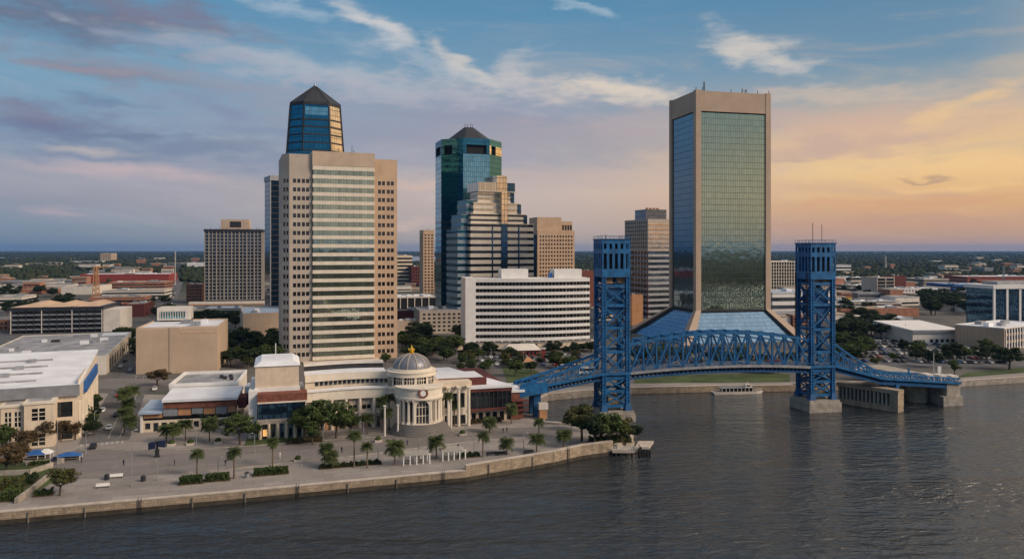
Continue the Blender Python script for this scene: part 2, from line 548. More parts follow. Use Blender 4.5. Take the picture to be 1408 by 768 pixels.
M = {
    'beige': mat('beige precast concrete', (.53, .41, .31), .85, .1, .12, streak=.25),
    'beige_grey': mat('grey beige stone', (.48, .41, .34), .85, .1, .12, streak=.25),
    'beige_warm': mat('warm sandstone panel', (.57, .40, .27), .85, .1, .15, streak=.2),
    'panel_blue': mat('slate blue spandrel', (.27, .33, .37), .4, .1, .3),
    'brown_stone': mat('brown grey stone', (.32, .285, .25), .85, .1, .2),
    'tan': mat('tan stucco', (.52, .39, .28), .9, .08, .1, streak=.22),
    'cream': mat('cream painted render', (.70, .58, .44), .85, .09, .3, streak=.3),
    'cream_light': mat('light cream moulding', (.74, .66, .54), .8, .08, .3, streak=.25),
    'white': mat('white painted concrete', (.76, .74, .71), .8, .06, .2, streak=.22),
    'offwhite': mat('off white concrete', (.66, .61, .54), .85, .08, .2, streak=.25),
    'concrete': mat('weathered concrete', (.36, .32, .27), .9, .25, .5, streak=.5, bump=.4),
    'frame_stone': mat('brown grey stone cladding', (.47, .355, .265), .8, .07, .1, streak=.15),
    'roof_white': mat('white roof membrane', (.74, .75, .77), .8, .1, .12, bump=.2),
    'roof_grey': mat('grey gravel roof', (.30, .30, .31), .95, .3, .15),
    'roof_blue': mat('blue grey standing seam roof', (.34, .42, .52), .6, .15, .2),
    'roof_tan': mat('tan gravel roof', (.36, .30, .24), .95, .25, .2),
    'dark_roof': mat('dark slate roof', (.034, .036, .044), .6, .3, .4),
    'brick': mat('red brown brick', (.20, .075, .05), .9, .25, .8),
    'brick_dark': mat('dark red brick', (.13, .04, .035), .9, .25, .8),
    'orange': mat('terracotta brick', (.36, .17, .11), .9, .2, .3),
    'panel_tan': mat('orange tan panel', (.46, .24, .12), .8, .12, .4),
    'panel_grey': mat('grey metal panel', (.22, .23, .25), .6, .15, .4),
    'metal_grey': mat('galvanised metal', (.34, .35, .36), .5, .2, .6, metal=.4),
    'dark_metal': mat('dark bronze metal', (.035, .035, .04), .5, .2, .5),
    'recess': mat('dark recess shade', (.016, .016, .018), .8, .2, .5),  # near black puts the shade inside openings, bays and loggias into the colour
    'win': glass('dark window glass', (.09, .105, .12), 1.6, 50., .12, wob=.03, metal=.8, pane=.5),
    'win_small': glass('small window glass', (.09, .095, .10), .9, 50., .08, wob=.03, metal=.8, pane=.4),
    'strip_glass': glass('pale green strip glazing', (.52, .58, .44), 1.35, 60., .14, wob=.03, metal=.9, pane=.3),
    'pale_glass': glass('pale strip glazing', (.68, .63, .54), 1.35, 60., .14, wob=.03, metal=.9, pane=.3),
    'hotel_glass': glass('hotel window strip', (.05, .055, .06), 2.1, 50., .25, line=(.28, .24, .2), wob=.03, metal=.7, pane=.7),
    'tower_glass': glass('sky tinted front mirror glazing', (.46, .56, .44), 1.55, 3.9, .2, line=(.09, .10, .08), wob=.03, metal=.95, pane=.12),  # front copy, tint shifted to green gold for the glow it mirrors
    'tower_glass_side': glass('sky tinted side mirror glazing', (.17, .27, .36), 1.55, 3.9, .2, line=(.03, .06, .09), wob=.03, metal=.95, pane=.15),  # same glazing, darker and bluer for the sky its side mirrors
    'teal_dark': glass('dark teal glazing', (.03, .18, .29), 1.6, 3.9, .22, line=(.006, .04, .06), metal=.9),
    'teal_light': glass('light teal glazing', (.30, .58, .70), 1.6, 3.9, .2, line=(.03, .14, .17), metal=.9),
    'teal_mid': glass('blue teal glazing', (.06, .23, .33), 1.6, 3.9, .25, line=(.01, .07, .1), metal=.9),
    'gold_glow_glass': glass('glazing tinted with mirrored glow', (.98, .80, .58), 2.4, 3.9, .25, line=(.08, .06, .05), metal=.9),  # amber tint carries the golden sky these panes mirror
    'blue_glass': glass('deep blue glazing', (.06, .14, .24), 1.8, 3.9, .25, line=(.02, .03, .05), metal=.9),
    'slate_glass': glass('slate glazing', (.22, .26, .32), 1.6, 3.9, .25, line=(.05, .06, .07), metal=.9),
    'skirt_glass': glass('sloped atrium glazing', (.25, .40, .58), 1.7, 3., .2, line=(.05, .1, .16), metal=.9),
    'stone_band': mat('pale banded stone', (.66, .58, .48), .8, .08, .2),
    'shiny_band': mat('polished pale band', (.74, .64, .51), .45, .08, .3),
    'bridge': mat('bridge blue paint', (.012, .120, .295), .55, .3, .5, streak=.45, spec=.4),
    'bridge_dark': mat('darker bridge blue paint', (.009, .08, .21), .6, .25, .35, spec=.4),  # deeper blue for shoes, beams, roofs and counterweights
    'deck': mat('grey bridge roadway', (.24, .24, .25), .9, .15, .3),
    'asphalt': mat('worn asphalt', (.125, .12, .118), .95, .25, .12),
    'asphalt_dark': mat('parking asphalt', (.12, .12, .125), .95, .25, .1),
    'paving': paving('pale riverside paving', (.31, .28, .255)),
    'paving_dark': paving('grey brown paving', (.215, .195, .18), 6.),
    'paint': mat('road paint', (.42, .41, .39), .8, .25, 1.),
    'grass': mat('mown grass', (.062, .088, .030), .95, .35, .12),
    'soil': mat('mulch bed', (.11, .07, .045), .95, .3, .5),
    'wall_stone': blocks('river wall limestone', (.41, .32, .225)),
    'wall_wet': mat('algae stained wall foot', (.06, .05, .035), .7, .3, .6),
    'coping': mat('pale wall coping', (.50, .43, .36), .85, .15, .4),
    'wood': mat('grey timber', (.22, .19, .16), .9, .25, .8),
    'pile': mat('black timber pile', (.03, .026, .024), .9, .3, .8),
    'steel_white': mat('white painted steel', (.74, .73, .70), .5, .05, .5),
    'navy': mat('navy canvas', (.012, .02, .055), .8, .2, .6),
    'blue_canvas': mat('blue canvas', (.03, .12, .36), .8, .2, .6),
    'red': mat('red painted metal', (.27, .05, .04), .6, .2, .4),
    'yellow': mat('yellow paint', (.62, .36, .03), .5, .1, .5),
    'gold': mat('gilded metal', (.85, .50, .06), .3, .1, .5, metal=.7),
    'dome': glass('ribbed dome glazing', (.26, .27, .30), 1.0, 60., .12, line=(.2, .19, .18), metal=.35, rough=.42, wob=.03),
    'bark': mat('bark', (.10, .075, .055), .95, .25, 1.5),
    'palm_bark': mat('palm bark', (.17, .125, .09), .95, .25, 1.5),
    'lamp_glow': emit('lamp glow', (1., .72, .38), 3.),
    'lit': emit('lit window', (1., .52, .17), .75),
    'rubber': mat('tyre rubber', (.02, .02, .02), .9, .1, 2.),
    'car_glass': mat('car glass', (.02, .022, .026), .1, .1, 2., spec=.6),
    'skin': mat('skin', (.45, .27, .2), .7, .05, 3.),
    'cloth': mat('dark clothing', (.05, .05, .07), .9, .1, 3.),
}


def leafmat(name, a, b_):
    m, t, b = newmat(name)
    oi = t.new('ShaderNodeObjectInfo').outputs['Random']
    oc = t.new('ShaderNodeTexCoord').outputs['Object']
    n1 = t.noise(oc, .9, 3., .7)
    f = t.m('ADD', t.m('MULTIPLY', oi, .55), t.m('MULTIPLY', t.smooth(n1, .3, .7), .45))
    c = t.mix(f, a, b_)
    t.put(b.inputs['Base Color'], c)
    b.inputs['Roughness'].default_value = .75
    b.inputs['Specular IOR Level'].default_value = .2
    tr = t.new('ShaderNodeBsdfTranslucent')
    t.put(tr.inputs[0], c)
    mx = t.new('ShaderNodeMixShader')
    mx.inputs[0].default_value = .25
    t.nt.links.new(b.outputs[0], mx.inputs[1])
    t.nt.links.new(tr.outputs[0], mx.inputs[2])
    t.nt.links.new(mx.outputs[0], t.nt.nodes['Material Output'].inputs[0])
    return m


M['leaf'] = leafmat('oak leaves', (.040, .062, .018), (.092, .128, .036))
M['leaf_dark'] = leafmat('dark leaves', (.020, .036, .016), (.042, .062, .024))
M['leaf_olive'] = leafmat('olive leaves', (.070, .075, .024), (.115, .115, .035))
M['leaf_brown'] = leafmat('dry brown leaves', (.080, .055, .030), (.13, .090, .045))
M['leaf_palm'] = leafmat('palm fronds', (.048, .070, .024), (.105, .128, .042))
M['leaf_far'] = leafmat('distant canopy', (.022, .036, .018), (.050, .064, .030))

# ------------------------------------------------------------------ water
def build_water():
    m, t, b = newmat('river water')
    oc = t.new('ShaderNodeTexCoord').outputs['Object']
    mp = t.new('ShaderNodeMapping')
    t.put(mp.inputs[0], oc)
    mp.inputs['Rotation'].default_value = (0, 0, rad(-24))
    mp.inputs['Scale'].default_value = (.62, 1.15, 1.)
    v = mp.outputs[0]
    n1 = t.noise(v, .30, 4., .6, .5)
    n2 = t.noise(v, 1.1, 3., .6, .3)
    big = t.noise(oc, .012, 3., .5)
    hgt = t.m('ADD', t.m('MULTIPLY', n1, 1.5), t.m('MULTIPLY', n2, .32))
    lane = t.new('ShaderNodeMapping')
    t.put(lane.inputs[0], oc)
    lane.inputs['Rotation'].default_value = (0, 0, rad(-14))
    lane.inputs['Scale'].default_value = (.008, .045, 1.)
    ln = t.noise(lane.outputs[0], 1., 4., .6, .8)
    hgt = t.m('MULTIPLY', hgt, t.m('MULTIPLY', t.smooth(big, .3, .7, .75, 1.2), t.smooth(ln, .36, .66, .55, 1.1)))
    bn = t.new('ShaderNodeBump')
    bn.inputs['Strength'].default_value = 1.
    bn.inputs['Distance'].default_value = 1.25
    t.put(bn.inputs['Height'], hgt)
    t.put(b.inputs['Normal'], bn.outputs[0])
    t.put(b.inputs['Base Color'], (.014, .020, .025))
    b.inputs['Roughness'].default_value = .05
    b.inputs['IOR'].default_value = 1.5
    b.inputs['Specular IOR Level'].default_value = .85
    g = MB()
    g.quad((-4000, -900, 0), (4000, -900, 0), (4000, 900, 0), (-4000, 900, 0))
    tag(g.build('river_water', m), kind='structure')
    # far reach of the river seen as a pale streak
    fw = MB()
    for (a, bx, y0, y1) in ((520, 600, 352.5, 359), (-40, 46, 353.6, 354.8)):
        p = [P(a, y1, LZ), P(bx, y1, LZ), P(bx, y0, LZ), P(a, y0, LZ)]
        fw.quad(*[(q[0], q[1], LZ + .6) for q in p])
    m2, t2, b2 = newmat('distant water')
    t2.put(b2.inputs['Base Color'], (.2, .24, .28))
    b2.inputs['Roughness'].default_value = .25
    b2.inputs['Metallic'].default_value = .6
    tag(fw.build('far_water', m2), kind='structure')


build_water()

# ------------------------------------------------------------------ land
wa, wb = Vector(P(0, 704)), Vector(P(640, 647))
wdir = (wb - wa).normalized()
WALL_AZ = math.atan2(wdir.y, wdir.x)
WSTART = wa - wdir * 420
QUAY = [tuple(WSTART), P(0, 704), P(300, 678), P(640, 647), P(760, 627), P(800, 618), P(842, 612.5)]   # top edge of the river wall
TIP = [P(846, 612), P(870, 600), P(868, 588), P(838, 582), P(790, 583), P(748, 580), P(736, 566), P(734, 552), P(752, 541.5), P(800, 537)]
FAR = [P(868, 532.5), P(980, 530), P(1092, 529), P(1170, 527), P(1250, 525.5), P(1312, 523.5), P(1408, 517.5)]
fa, fb = Vector(FAR[-2]), Vector(FAR[-1])
COAST = QUAY + TIP + FAR + [tuple(fb + (fb - fa) * 8)]


def land_material():
    m, t, b = newmat('land cover')
    oc = t.new('ShaderNodeTexCoord').outputs['Object']
    sp = t.new('ShaderNodeSeparateXYZ')
    t.put(sp.inputs[0], oc)
    far = t.m('ADD', t.smooth(sp.outputs[1], 600., 1500.), t.smooth(sp.outputs[1], -50., -120.))
    n1 = t.noise(oc, .012, 5., .65)
    n2 = t.noise(oc, .08, 4., .6)
    near = t.ramp(n1, [(.3, (.13, .125, .12)), (.45, (.16, .15, .135)), (.6, (.11, .105, .10)), (.75, (.07, .085, .045))])
    wood = t.ramp(n2, [(.3, (.020, .030, .018)), (.55, (.036, .048, .026)), (.75, (.055, .062, .038))])
    n3 = t.noise(oc, .0011, 6., .7)
    wood = t.mix(t.smooth(n3, .62, .72, 0., .55), wood, (.16, .15, .14))
    t.put(b.inputs['Base Color'], t.mix(far, near, wood))
    b.inputs['Roughness'].default_value = .95
    b.inputs['Specular IOR Level'].default_value = .1
    return m


def build_land():
    import bmesh
    from mathutils.geometry import tessellate_polygon
    bm = bmesh.new()
    south = -75
    loops = [COAST + [(27500, COAST[-1][1] + 200), (27500, 27500), (-27500, 27500), (-27500, QUAY[0][1] - 100)],
             [(-27500, south), (-27500, -27500), (27500, -27500), (27500, south + 60)]]
    for lp in loops:
        vs = [bm.verts.new((x, y, LZ)) for x, y in lp]
        for tri in tessellate_polygon([[Vector((x, y, 0)) for x, y in lp]]):
            bm.faces.new([vs[i] for i in tri])
        lo = [bm.verts.new((x, y, -2)) for x, y in lp]
        n = len(vs)
        for i in range(n):
            j = (i + 1) % n
            if max(abs(lp[i][0]), abs(lp[j][0])) < 50000:
                bm.faces.new((vs[i], lo[i], lo[j], vs[j]))
    bmesh.ops.recalc_face_normals(bm, faces=bm.faces[:])
    me = bpy.data.meshes.new('ground')
    bm.to_mesh(me)
    bm.free()
    me.materials.append(land_material())
    o = bpy.data.objects.new('ground', me)
    COL.objects.link(o)
    tag(o, kind='structure')


build_land()


def sheet(name, pts, m, lift=.02, kind='structure', z=LZ):
    g = MB()
    n = len(pts)
    g.add([(x, y, z + lift) for x, y in pts], [tuple(range(n))])
    return tag(g.build(name, m), kind=kind)


def off(p, d, nrm=None):
    """move a quay point inland by d"""
    nx, ny = -math.sin(WALL_AZ), math.cos(WALL_AZ)
    return (p[0] + nx * d, p[1] + ny * d)


# riverside pavement, the drive and the streets (each a few mm above the one below)
sheet('riverside_pavement', [off(QUAY[0], .8)] + [off(q, .8) for q in QUAY[1:]] + [P(846, 606), P(838, 586), P(748, 583), P(736, 570), P(640, 560), P(560, 556), P(330, 545), P(130, 540), P(-250, 540)], M['paving'], .02)
sheet('riverside_drive', [P(-60, 668), P(250, 650), P(480, 626), P(640, 606), P(760, 596), P(800, 592), P(780, 586), P(640, 589), P(450, 603), P(330, 612), P(230, 617), P(108, 616), P(60, 640)], M['paving_dark'], .05)
ST = rad(22.6)
su, sv = Vector((math.cos(ST), math.sin(ST))), Vector((-math.sin(ST), math.cos(ST)))


def street_pt(c, a, l):
    p = Vector(c) + su * a + sv * l
    return (p.x, p.y)


c0 = P(147, 607)
sheet('street', [street_pt(c0, -7.5, 0), street_pt(c0, 6, 0), street_pt(c0, 6, 1400), street_pt(c0, -7.5, 1400)], M['asphalt'], .08)
g = MB()
for a in (-.15, 3.0):
    for k in range(14):
        q = [street_pt(c0, a + e, 4 + k * 9 + l) for e, l in ((0, 0), (.18, 0), (.18, 8.2), (0, 8.2))]
        g.add([(x, y, LZ + .1) for x, y in q], [(0, 1, 2, 3)])
for k in range(9):
    q = [street_pt(c0, -6.8 + k * 1.35 + e, l) for e, l in ((0, -4), (.6, -4), (.6, -1), (0, -1))]
    g.add([(x, y, LZ + .1) for x, y in q], [(0, 1, 2, 3)])
tag(g.build('road_markings', M['paint']), kind='structure')
sheet('cross_street', [P(-200, 446), P(380, 446), P(640, 497), P(720, 503), P(720, 512), P(640, 507), P(380, 470), P(-200, 470)], M['asphalt'], .04)
sheet('side_street', [P(95, 537), P(330, 528), P(330, 522), P(150, 520), P(95, 528)], M['paving_dark'], .11)
sheet('left_parking', [P(-220, 470), P(60, 458), P(75, 474), P(10, 505), P(-220, 530)], M['asphalt_dark'], .05)
sheet('right_parking', [P(1165, 505), P(1160, 462), P(1255, 462), P(1310, 474), P(1440, 488), P(1440, 505)], M['asphalt_dark'], .05)
sheet('hotel_parking', [P(655, 500), P(655, 486), P(810, 484), P(860, 500), P(800, 507)], M['asphalt_dark'], .05)
sheet('far_riverwalk', [P(752, 541), P(800, 536.6), P(868, 532), P(980, 529.5), P(1092, 528.5), P(1170, 526.5), P(1250, 525), P(1312, 523), P(1408, 517), P(1600, 505), P(1600, 501), P(1408, 512.5), P(1312, 519.5), P(1092, 525), P(980, 526), P(868, 527), P(760, 534)], M['paving'], .06)
for nm, pts in (('lawn', [P(700, 530), P(742, 533), P(760, 523), P(735, 508), P(690, 505)]),
                ('lawn', [P(872, 527), P(980, 526), P(1086, 525), P(1086, 514), P(980, 514), P(872, 518)]),
                ('lawn', [P(1315, 519), P(1408, 512), P(1500, 505), P(1500, 500), P(1408, 505), P(1330, 512)]),
                ('lawn', [P(-60, 690), P(20, 690), P(64, 668), P(95, 650), P(30, 634), P(-60, 640)]),
                ('lawn', [P(335, 613), P(420, 607), P(440, 598), P(340, 602)]),
                ('lawn', [P(640, 580), P(716, 576), P(716, 571), P(640, 573)])):
    tag(sheet(nm, pts, M['grass'], .09), kind='structure')


# ------------------------------------------------------------------ river wall with coping and rail
def river_wall():
    root = thing('river_wall', 'long limestone river wall with a pale coping along the promenade', 'river wall', (0, 0, 0))
    nx, ny = -math.sin(WALL_AZ), math.cos(WALL_AZ)
    w, cpg, ft = MB(), MB(), MB()
    for i in range(len(QUAY) - 1):
        p, q = QUAY[i], QUAY[i + 1]
        rise = .25 if i < 3 else 1.5
        steps = max(1, int((Vector(q) - Vector(p)).length / 6))
        for k in range(steps):
            a = Vector(p).lerp(Vector(q), k / steps)
            b = Vector(p).lerp(Vector(q), (k + 1) / steps)
            jit = RD.uniform(-.06, .06)

            def ring(o0, o1, z0, z1, mb):
                pts = [(v.x + nx * o, v.y + ny * o) for v, o in ((a, o0), (b, o0), (b, o1), (a, o1))]
                mb.prism(pts, z0, z1)
            ring(-.45 + jit, .7, 1.0, LZ + rise - .2, w)
            ring(-.55 + jit * .5, .85, LZ + rise - .2, LZ + rise + .06, cpg)
            ring(-.52, .7, -1.5, 1.0, ft)
    w.build('stone_face', M['wall_stone'], root)
    # timber fenders, ladders and a low rail
    acc, k = 0., 0
    for i in range(1, len(QUAY) - 1):
        p, q = Vector(QUAY[i]), Vector(QUAY[i + 1])
        L = (q - p).length
        rise = .25 if i < 3 else 1.5
        n = int(L / 11)
        for j in range(n):
            c = p.lerp(q, (j + .5) / n)
            k += 1
            if k % 3 == 0:
                ld = MB()
                for s_ in (-.3, .3):
                    e = c + wdir * s_
                    ld.bar((e.x - nx * .72, e.y - ny * .72, -.4), (e.x - nx * .72, e.y - ny * .72, LZ + rise + .7), .1)
                for z_ in np.arange(0., LZ + rise, .4):
                    a_, b_ = c - wdir * .3, c + wdir * .3
                    ld.bar((a_.x - nx * .72, a_.y - ny * .72, z_), (b_.x - nx * .72, b_.y - ny * .72, z_), .07)
                ld.build('ladder', M['dark_metal'], root)
            else:
                f = MB().bar((c.x - nx * .68, c.y - ny * .68, -.8), (c.x - nx * .68, c.y - ny * .68, LZ + rise - .5), .24)
                f.build('fender_post', M['wood'], root)
    cpg.build('coping', M['coping'], root)
    ft.build('wall_foot', M['wall_wet'], root)


river_wall()


def bank_wall(pts, name, label, top, m, inset=.6):
    root = thing(name, label, 'river wall')
    g, c = MB(), MB()
    for i in range(len(pts) - 1):
        a, b = Vector(pts[i]), Vector(pts[i + 1])
        d = (b - a).normalized()
        n = Vector((-d.y, d.x))
        q = [(v.x + n.x * o, v.y + n.y * o) for v, o in ((a, -inset), (b, -inset), (b, inset), (a, inset))]
        g.prism(q, -1.5, top - .25)
        q = [(v.x + n.x * o, v.y + n.y * o) for v, o in ((a, -inset - .1), (b, -inset - .1), (b, inset + .1), (a, inset + .1))]
        c.prism(q, top - .25, top)
    g.build('wall_face', m, root)
    c.build('coping', M['coping'], root)


bank_wall(TIP[:6] + [TIP[6], TIP[7], TIP[8], TIP[9], FAR[0]], 'river_wall', 'low concrete bank wall round the wooded point under the blue bridge', LZ + .3, M['concrete'])
bank_wall(FAR[0:3], 'river_wall', 'low bank wall below the lawn behind the tour boat', LZ + .2, M['wall_stone'])
bank_wall([FAR[2], P(1130, 528.5), FAR[3], FAR[4], FAR[5]], 'river_wall', 'taller bank wall running behind the bridge piers', LZ + .9, M['wall_stone'])
bank_wall([FAR[5], FAR[6], COAST[-1]], 'river_wall', 'dark bank wall along the right-hand lawn past the bridge end', LZ + .2, M['concrete'])


# ------------------------------------------------------------------ buildings
class B:
    """a building standing with its front left corner at photo column px, depth D, turned th degrees"""
    def __init__(s, name, label, cat, px, D, th, group=None, z=LZ):
        s.X, s.Y = XD(px, D)
        s.D, s.th, s.zb = D, rad(th), z
        s.root = thing(name, label, cat, (s.X, s.Y, z), s.th, group)

    def w(s, px):       # distance along the front to photo column px
        k = (px - CX) / F
        return (k * s.Y - s.X) / (math.cos(s.th) - k * math.sin(s.th))

    def d(s, px, x=0.):  # distance back along a side wall to photo column px
        X, Y = s.X + x * math.cos(s.th), s.Y + x * math.sin(s.th)
        k = (px - CX) / F
        return (k * Y - X) / (-math.sin(s.th) - k * math.cos(s.th))

    def z(s, py, D=None):
        return Z(py, D or s.D) - s.zb


def ring(x0, x1, y0, y1, t):
    return ((x0, x1, y0, y0 + t), (x0, x1, y1 - t, y1), (x0, x0 + t, y0 + t, y1 - t), (x1 - t, x1, y0 + t, y1 - t))


def roof_on(root, x0, x1, y0, y1, z, m, wallm, par=.7, units=2, seed=0, wall_mb=None, t=.4):
    """parapet, roof slab and plant on top of a body that ends at z"""
    pm = MB()
    for r in ring(x0 - .05, x1 + .05, y0 - .05, y1 + .05, t):
        pm.box(r[0], r[1], r[2], r[3], z, z + par)
    pm.build('parapet', wallm, root)
    rf = MB().box(x0 + t, x1 - t, y0 + t, y1 - t, z, z + .12).build('roof', m, root)
    r = random.Random(seed * 7 + int(abs(x1) * 13))
    for k in range(units):
        w_, d_, h_ = r.uniform(.05, .12) * (x1 - x0) + .8, r.uniform(.06, .14) * (y1 - y0) + .8, r.uniform(.9, 2.)
        cx, cy_ = r.uniform(x0 + w_ + 1, max(x0 + w_ + 1.1, x1 - w_ - 1)), r.uniform(y0 + d_ + 1, max(y0 + d_ + 1.1, y1 - d_ - 1))
        if cx + w_ / 2 > x1 - t or cy_ + d_ / 2 > y1 - t:
            continue
        u = MB().box(cx - w_ / 2, cx + w_ / 2, cy_ - d_ / 2, cy_ + d_ / 2, z + .12, z + .12 + h_)
        u.box(cx - w_ / 2 + .15, cx + w_ / 2 - .15, cy_ - d_ / 2 + .15, cy_ + d_ / 2 - .15, z + .12 + h_, z + .3 + h_)
        u.build('air_unit', M[r.choice(['metal_grey', 'roof_white', 'panel_grey'])], rf)
    return rf


def bands(root, x0, x1, y0, y1, z0, z1, n, frac, wallm, glassm, inset=.3, base=0., wname='wall'):
    """storeys of continuous window strips between solid bands; strips are parts"""
    fh = (z1 - z0) / n
    wm = MB()
    for k in range(n):
        zb = z0 + k * fh
        wm.box(x0, x1, y0, y1, zb, zb + fh * (1 - frac))
        g = MB().box(x0 + inset, x1 - inset, y0 + inset, y1 - inset, zb + fh * (1 - frac), zb + fh)
        g.build('window_strip', glassm, root)
    wm.box(x0, x1, y0, y1, z1, z1 + fh * .45)
    wm.build(wname, wallm, root)
    return z1 + fh * .45


class Punch:
    """walls with rows of real window openings; panes are parts that share one mesh per size"""
    def __init__(s, root, wallm, panem, dep=.35, limit=100):
        s.root, s.wm, s.pm, s.dep, s.limit = root, wallm, panem, dep, limit
        s.mb, s.panes, s.n, s.rest = MB(), {}, 0, MB()

    def face(s, o, u, wid, hei, holes, pane=True):
        s.mb.wall(o, u, wid, hei, holes, s.dep)
        if not pane:
            return
        o, u = Vector(o), Vector(u).normalized()
        inn = Vector((0, 0, 1)).cross(u)
        rz = math.atan2(u.y, u.x)
        for a, z0, b, z1 in holes:
            c = o + u * ((a + b) / 2) + Vector((0, 0, (z0 + z1) / 2)) + inn * s.dep
            w_, h_ = b - a + .1, z1 - z0 + .1
            key = (round(w_, 2), round(h_, 2))
            if s.n >= s.limit:
                hx = u * (w_ / 2)
                hz = Vector((0, 0, h_ / 2))
                s.rest.quad(c - hx - hz, c + hx - hz, c + hx + hz, c - hx + hz)
                continue
            s.n += 1
            if key not in s.panes:
                g = MB().box(-w_ / 2, w_ / 2, -.03, .03, -h_ / 2, h_ / 2)
                s.panes[key] = g.build('window', s.pm, s.root, c, rz)
            else:
                share(s.panes[key], 'window', s.root, c, rz)

    def grid(s, o, u, wid, hei, cols, rows, ww, wh, x0=None, x1=None, z0=None, z1=None, pane=True):
        x0, x1 = (wid * .04 if x0 is None else x0), (wid * .96 if x1 is None else x1)
        z0, z1 = (hei * .06 if z0 is None else z0), (hei * .96 if z1 is None else z1)
        px, pz = (x1 - x0) / cols, (z1 - z0) / rows
        holes = [(x0 + px * (i + .5) - ww / 2, z0 + pz * (j + .5) - wh / 2, x0 + px * (i + .5) + ww / 2, z0 + pz * (j + .5) + wh / 2) for j in range(rows) for i in range(cols)]
        s.face(o, u, wid, hei, holes, pane)

    def done(s, name='wall'):
        s.mb.build(name, s.wm, s.root)
        if s.rest.f:
            tag(s.rest.build('windows_beyond', s.pm, s.root), kind='stuff')


def shell(p, x0, x1, y0, y1, z0, z1, front=None, left=None, right=None):
    """four walls of a Punch; front/left/right = (cols, rows, ww, wh[, extra dict]) or None for blank"""
    hh = z1 - z0
    for spec, o, u, wid in ((front, (x0, y0, z0), (1, 0, 0), x1 - x0), (left, (x0, y1, z0), (0, -1, 0), y1 - y0),
                            (right, (x1, y0, z0), (0, 1, 0), y1 - y0), (None, (x1, y1, z0), (-1, 0, 0), x1 - x0)):
        if spec:
            p.grid(o, u, wid, hh, *spec[:4], **(spec[4] if len(spec) > 4 else {}))
        else:
            p.mb.wall(o, u, wid, hh, [])
    p.mb.box(x0 + .02, x1 - .02, y0 + .02, y1 - .02, z1 - .3, z1)


# ---- tall beige tower, front left
def beige_tower():
    b = B('office_tower', 'tall beige office tower with pale glass strips between two punched-window wings', 'tower', 398, 386, 20)
    r = b.root
    w1, w2, w3 = b.w(430), b.w(515), b.w(547)
    # the wings stand 1.6 m behind the middle
    zt, zc = b.z(210.5), b.z(206)
    dep = 38.
    y0 = 1.6
    floors = 22
    ztop, zlow = b.z(232), b.z(497)
    fh = (ztop - zlow) / floors
    p = Punch(r, M['beige_grey'], M['win_small'], .3, 100)  # greyer stone puts the left wing's shade into its colour
    rows = floors - 1
    def pairs(x0, x1):
        hs = []
        for k in range(rows):
            z0 = zlow + k * fh + fh * .45
            for fx in (.32, .70):
                c = x0 + (x1 - x0) * fx
                for s_ in (-1.05, 1.05):
                    hs.append((c + s_ - .8, z0, c + s_ + .8, z0 + fh * .48))
        return hs
    # chamfered left corner, left wing, right wing, sides
    ch = 3.2
    p.face((0, y0, 0), (1, 0, 0), w1, zt, [(a - 0, c, bb - 0, d) for a, c, bb, d in pairs(0, w1)])
    lw = []
    for k in range(rows):
        z0 = zlow + k * fh + fh * .45
        for c in (.28, .72):
            lw.append((c * ch * 1.41 - .7, z0, c * ch * 1.41 + .7, z0 + fh * .48))
    p.face((-ch, y0 + ch, 0), (1, -1, 0), ch * 1.4142, zt, lw)
    p.mb.wall((-ch, y0 + dep - ch, 0), (0, -1, 0), dep - 2 * ch, zt, [])
    p.mb.wall((w1, dep, 0), (-1, 0, 0), w1 + ch, zt, [])
    p.mb.add([(0, y0, zt), (w1, y0, zt), (w1, dep, zt), (-ch, dep, zt), (-ch, y0 + ch, zt)], [(0, 1, 2, 3, 4)])
    p.done('left_wing_wall')
    q = Punch(r, M['beige_warm'], M['win_small'], .3, 30)  # warmer stone puts the sunlight on this wing into its colour
    hs = pairs(w2, w3)
    zr = b.z(213.5)
    q.face((w2, y0, 0), (1, 0, 0), w3 - w2, zr, [(a - w2, c, bb - w2, d) for a, c, bb, d in hs])
    q.mb.wall((w3, y0, 0), (0, 1, 0), dep - y0, zr, [])
    q.mb.wall((w3, dep, 0), (-1, 0, 0), w3 - w2, zr, [])
    q.mb.add([(w2, y0, zr), (w3, y0, zr), (w3, dep, zr), (w2, dep, zr)], [(0, 1, 2, 3)])
    q.done('right_wing_wall')
    # centre bay
    c = MB()
    for k in range(floors):
        zb = zlow + k * fh
        c.box(w1, w2, 0, 12, zb, zb + fh * .42)
        MB().box(w1 + .25, w2 - .25, .3, 12, zb + fh * .42, zb + fh).build('window_strip', M['strip_glass'], r)
    c.box(w1, w2, 0, 12, ztop, ztop + fh * .5)
    c.build('spandrels', M['cream_light'], r)
    top = MB().box(w1 - .15, w2 + .15, -.15, 14, ztop + fh * .5, zc)
    top.box(w1, w2, 14, dep, zlow, zc - 1)
    top.build('crown_wall', M['beige'], r)
    ft = MB().box(w1 - 5, w2 + 2, -5, 1.5, 0, zlow - .4)
    ft.build('podium', M['cream'], r)
    MB().box(w1 + .5, w2 - .5, -5.05, -4.9, .6, zlow - 1.6).build('podium_window', M['win'], r)
    for x, h in ((w1 + 14, 3.), (w1 + 21, 4.5), (w1 + 22, 2.6)):
        MB().box(x, x + .25, 9, 9.25, zc, zc + h).build('antenna', M['dark_metal'], r)


beige_tower()


def octagon(a, c, sc_=1.):
    pts = [(-a + c, -a), (a - c, -a), (a, -a + c), (a, a - c), (a - c, a), (-a + c, a), (-a, a - c), (-a, -a + c)]
    return [(x * sc_, y * sc_) for x, y in pts]


def facets(root, poly0, z0, poly1, z1, mats, name='glass_face'):
    n = len(poly0)
    for i in range(n):
        j = (i + 1) % n
        m = mats[i % len(mats)]
        if m is None:
            continue
        g = MB().quad((*poly0[i], z0), (*poly0[j], z0), (*poly1[j], z1), (*poly1[i], z1))
        g.build(name, m, root)


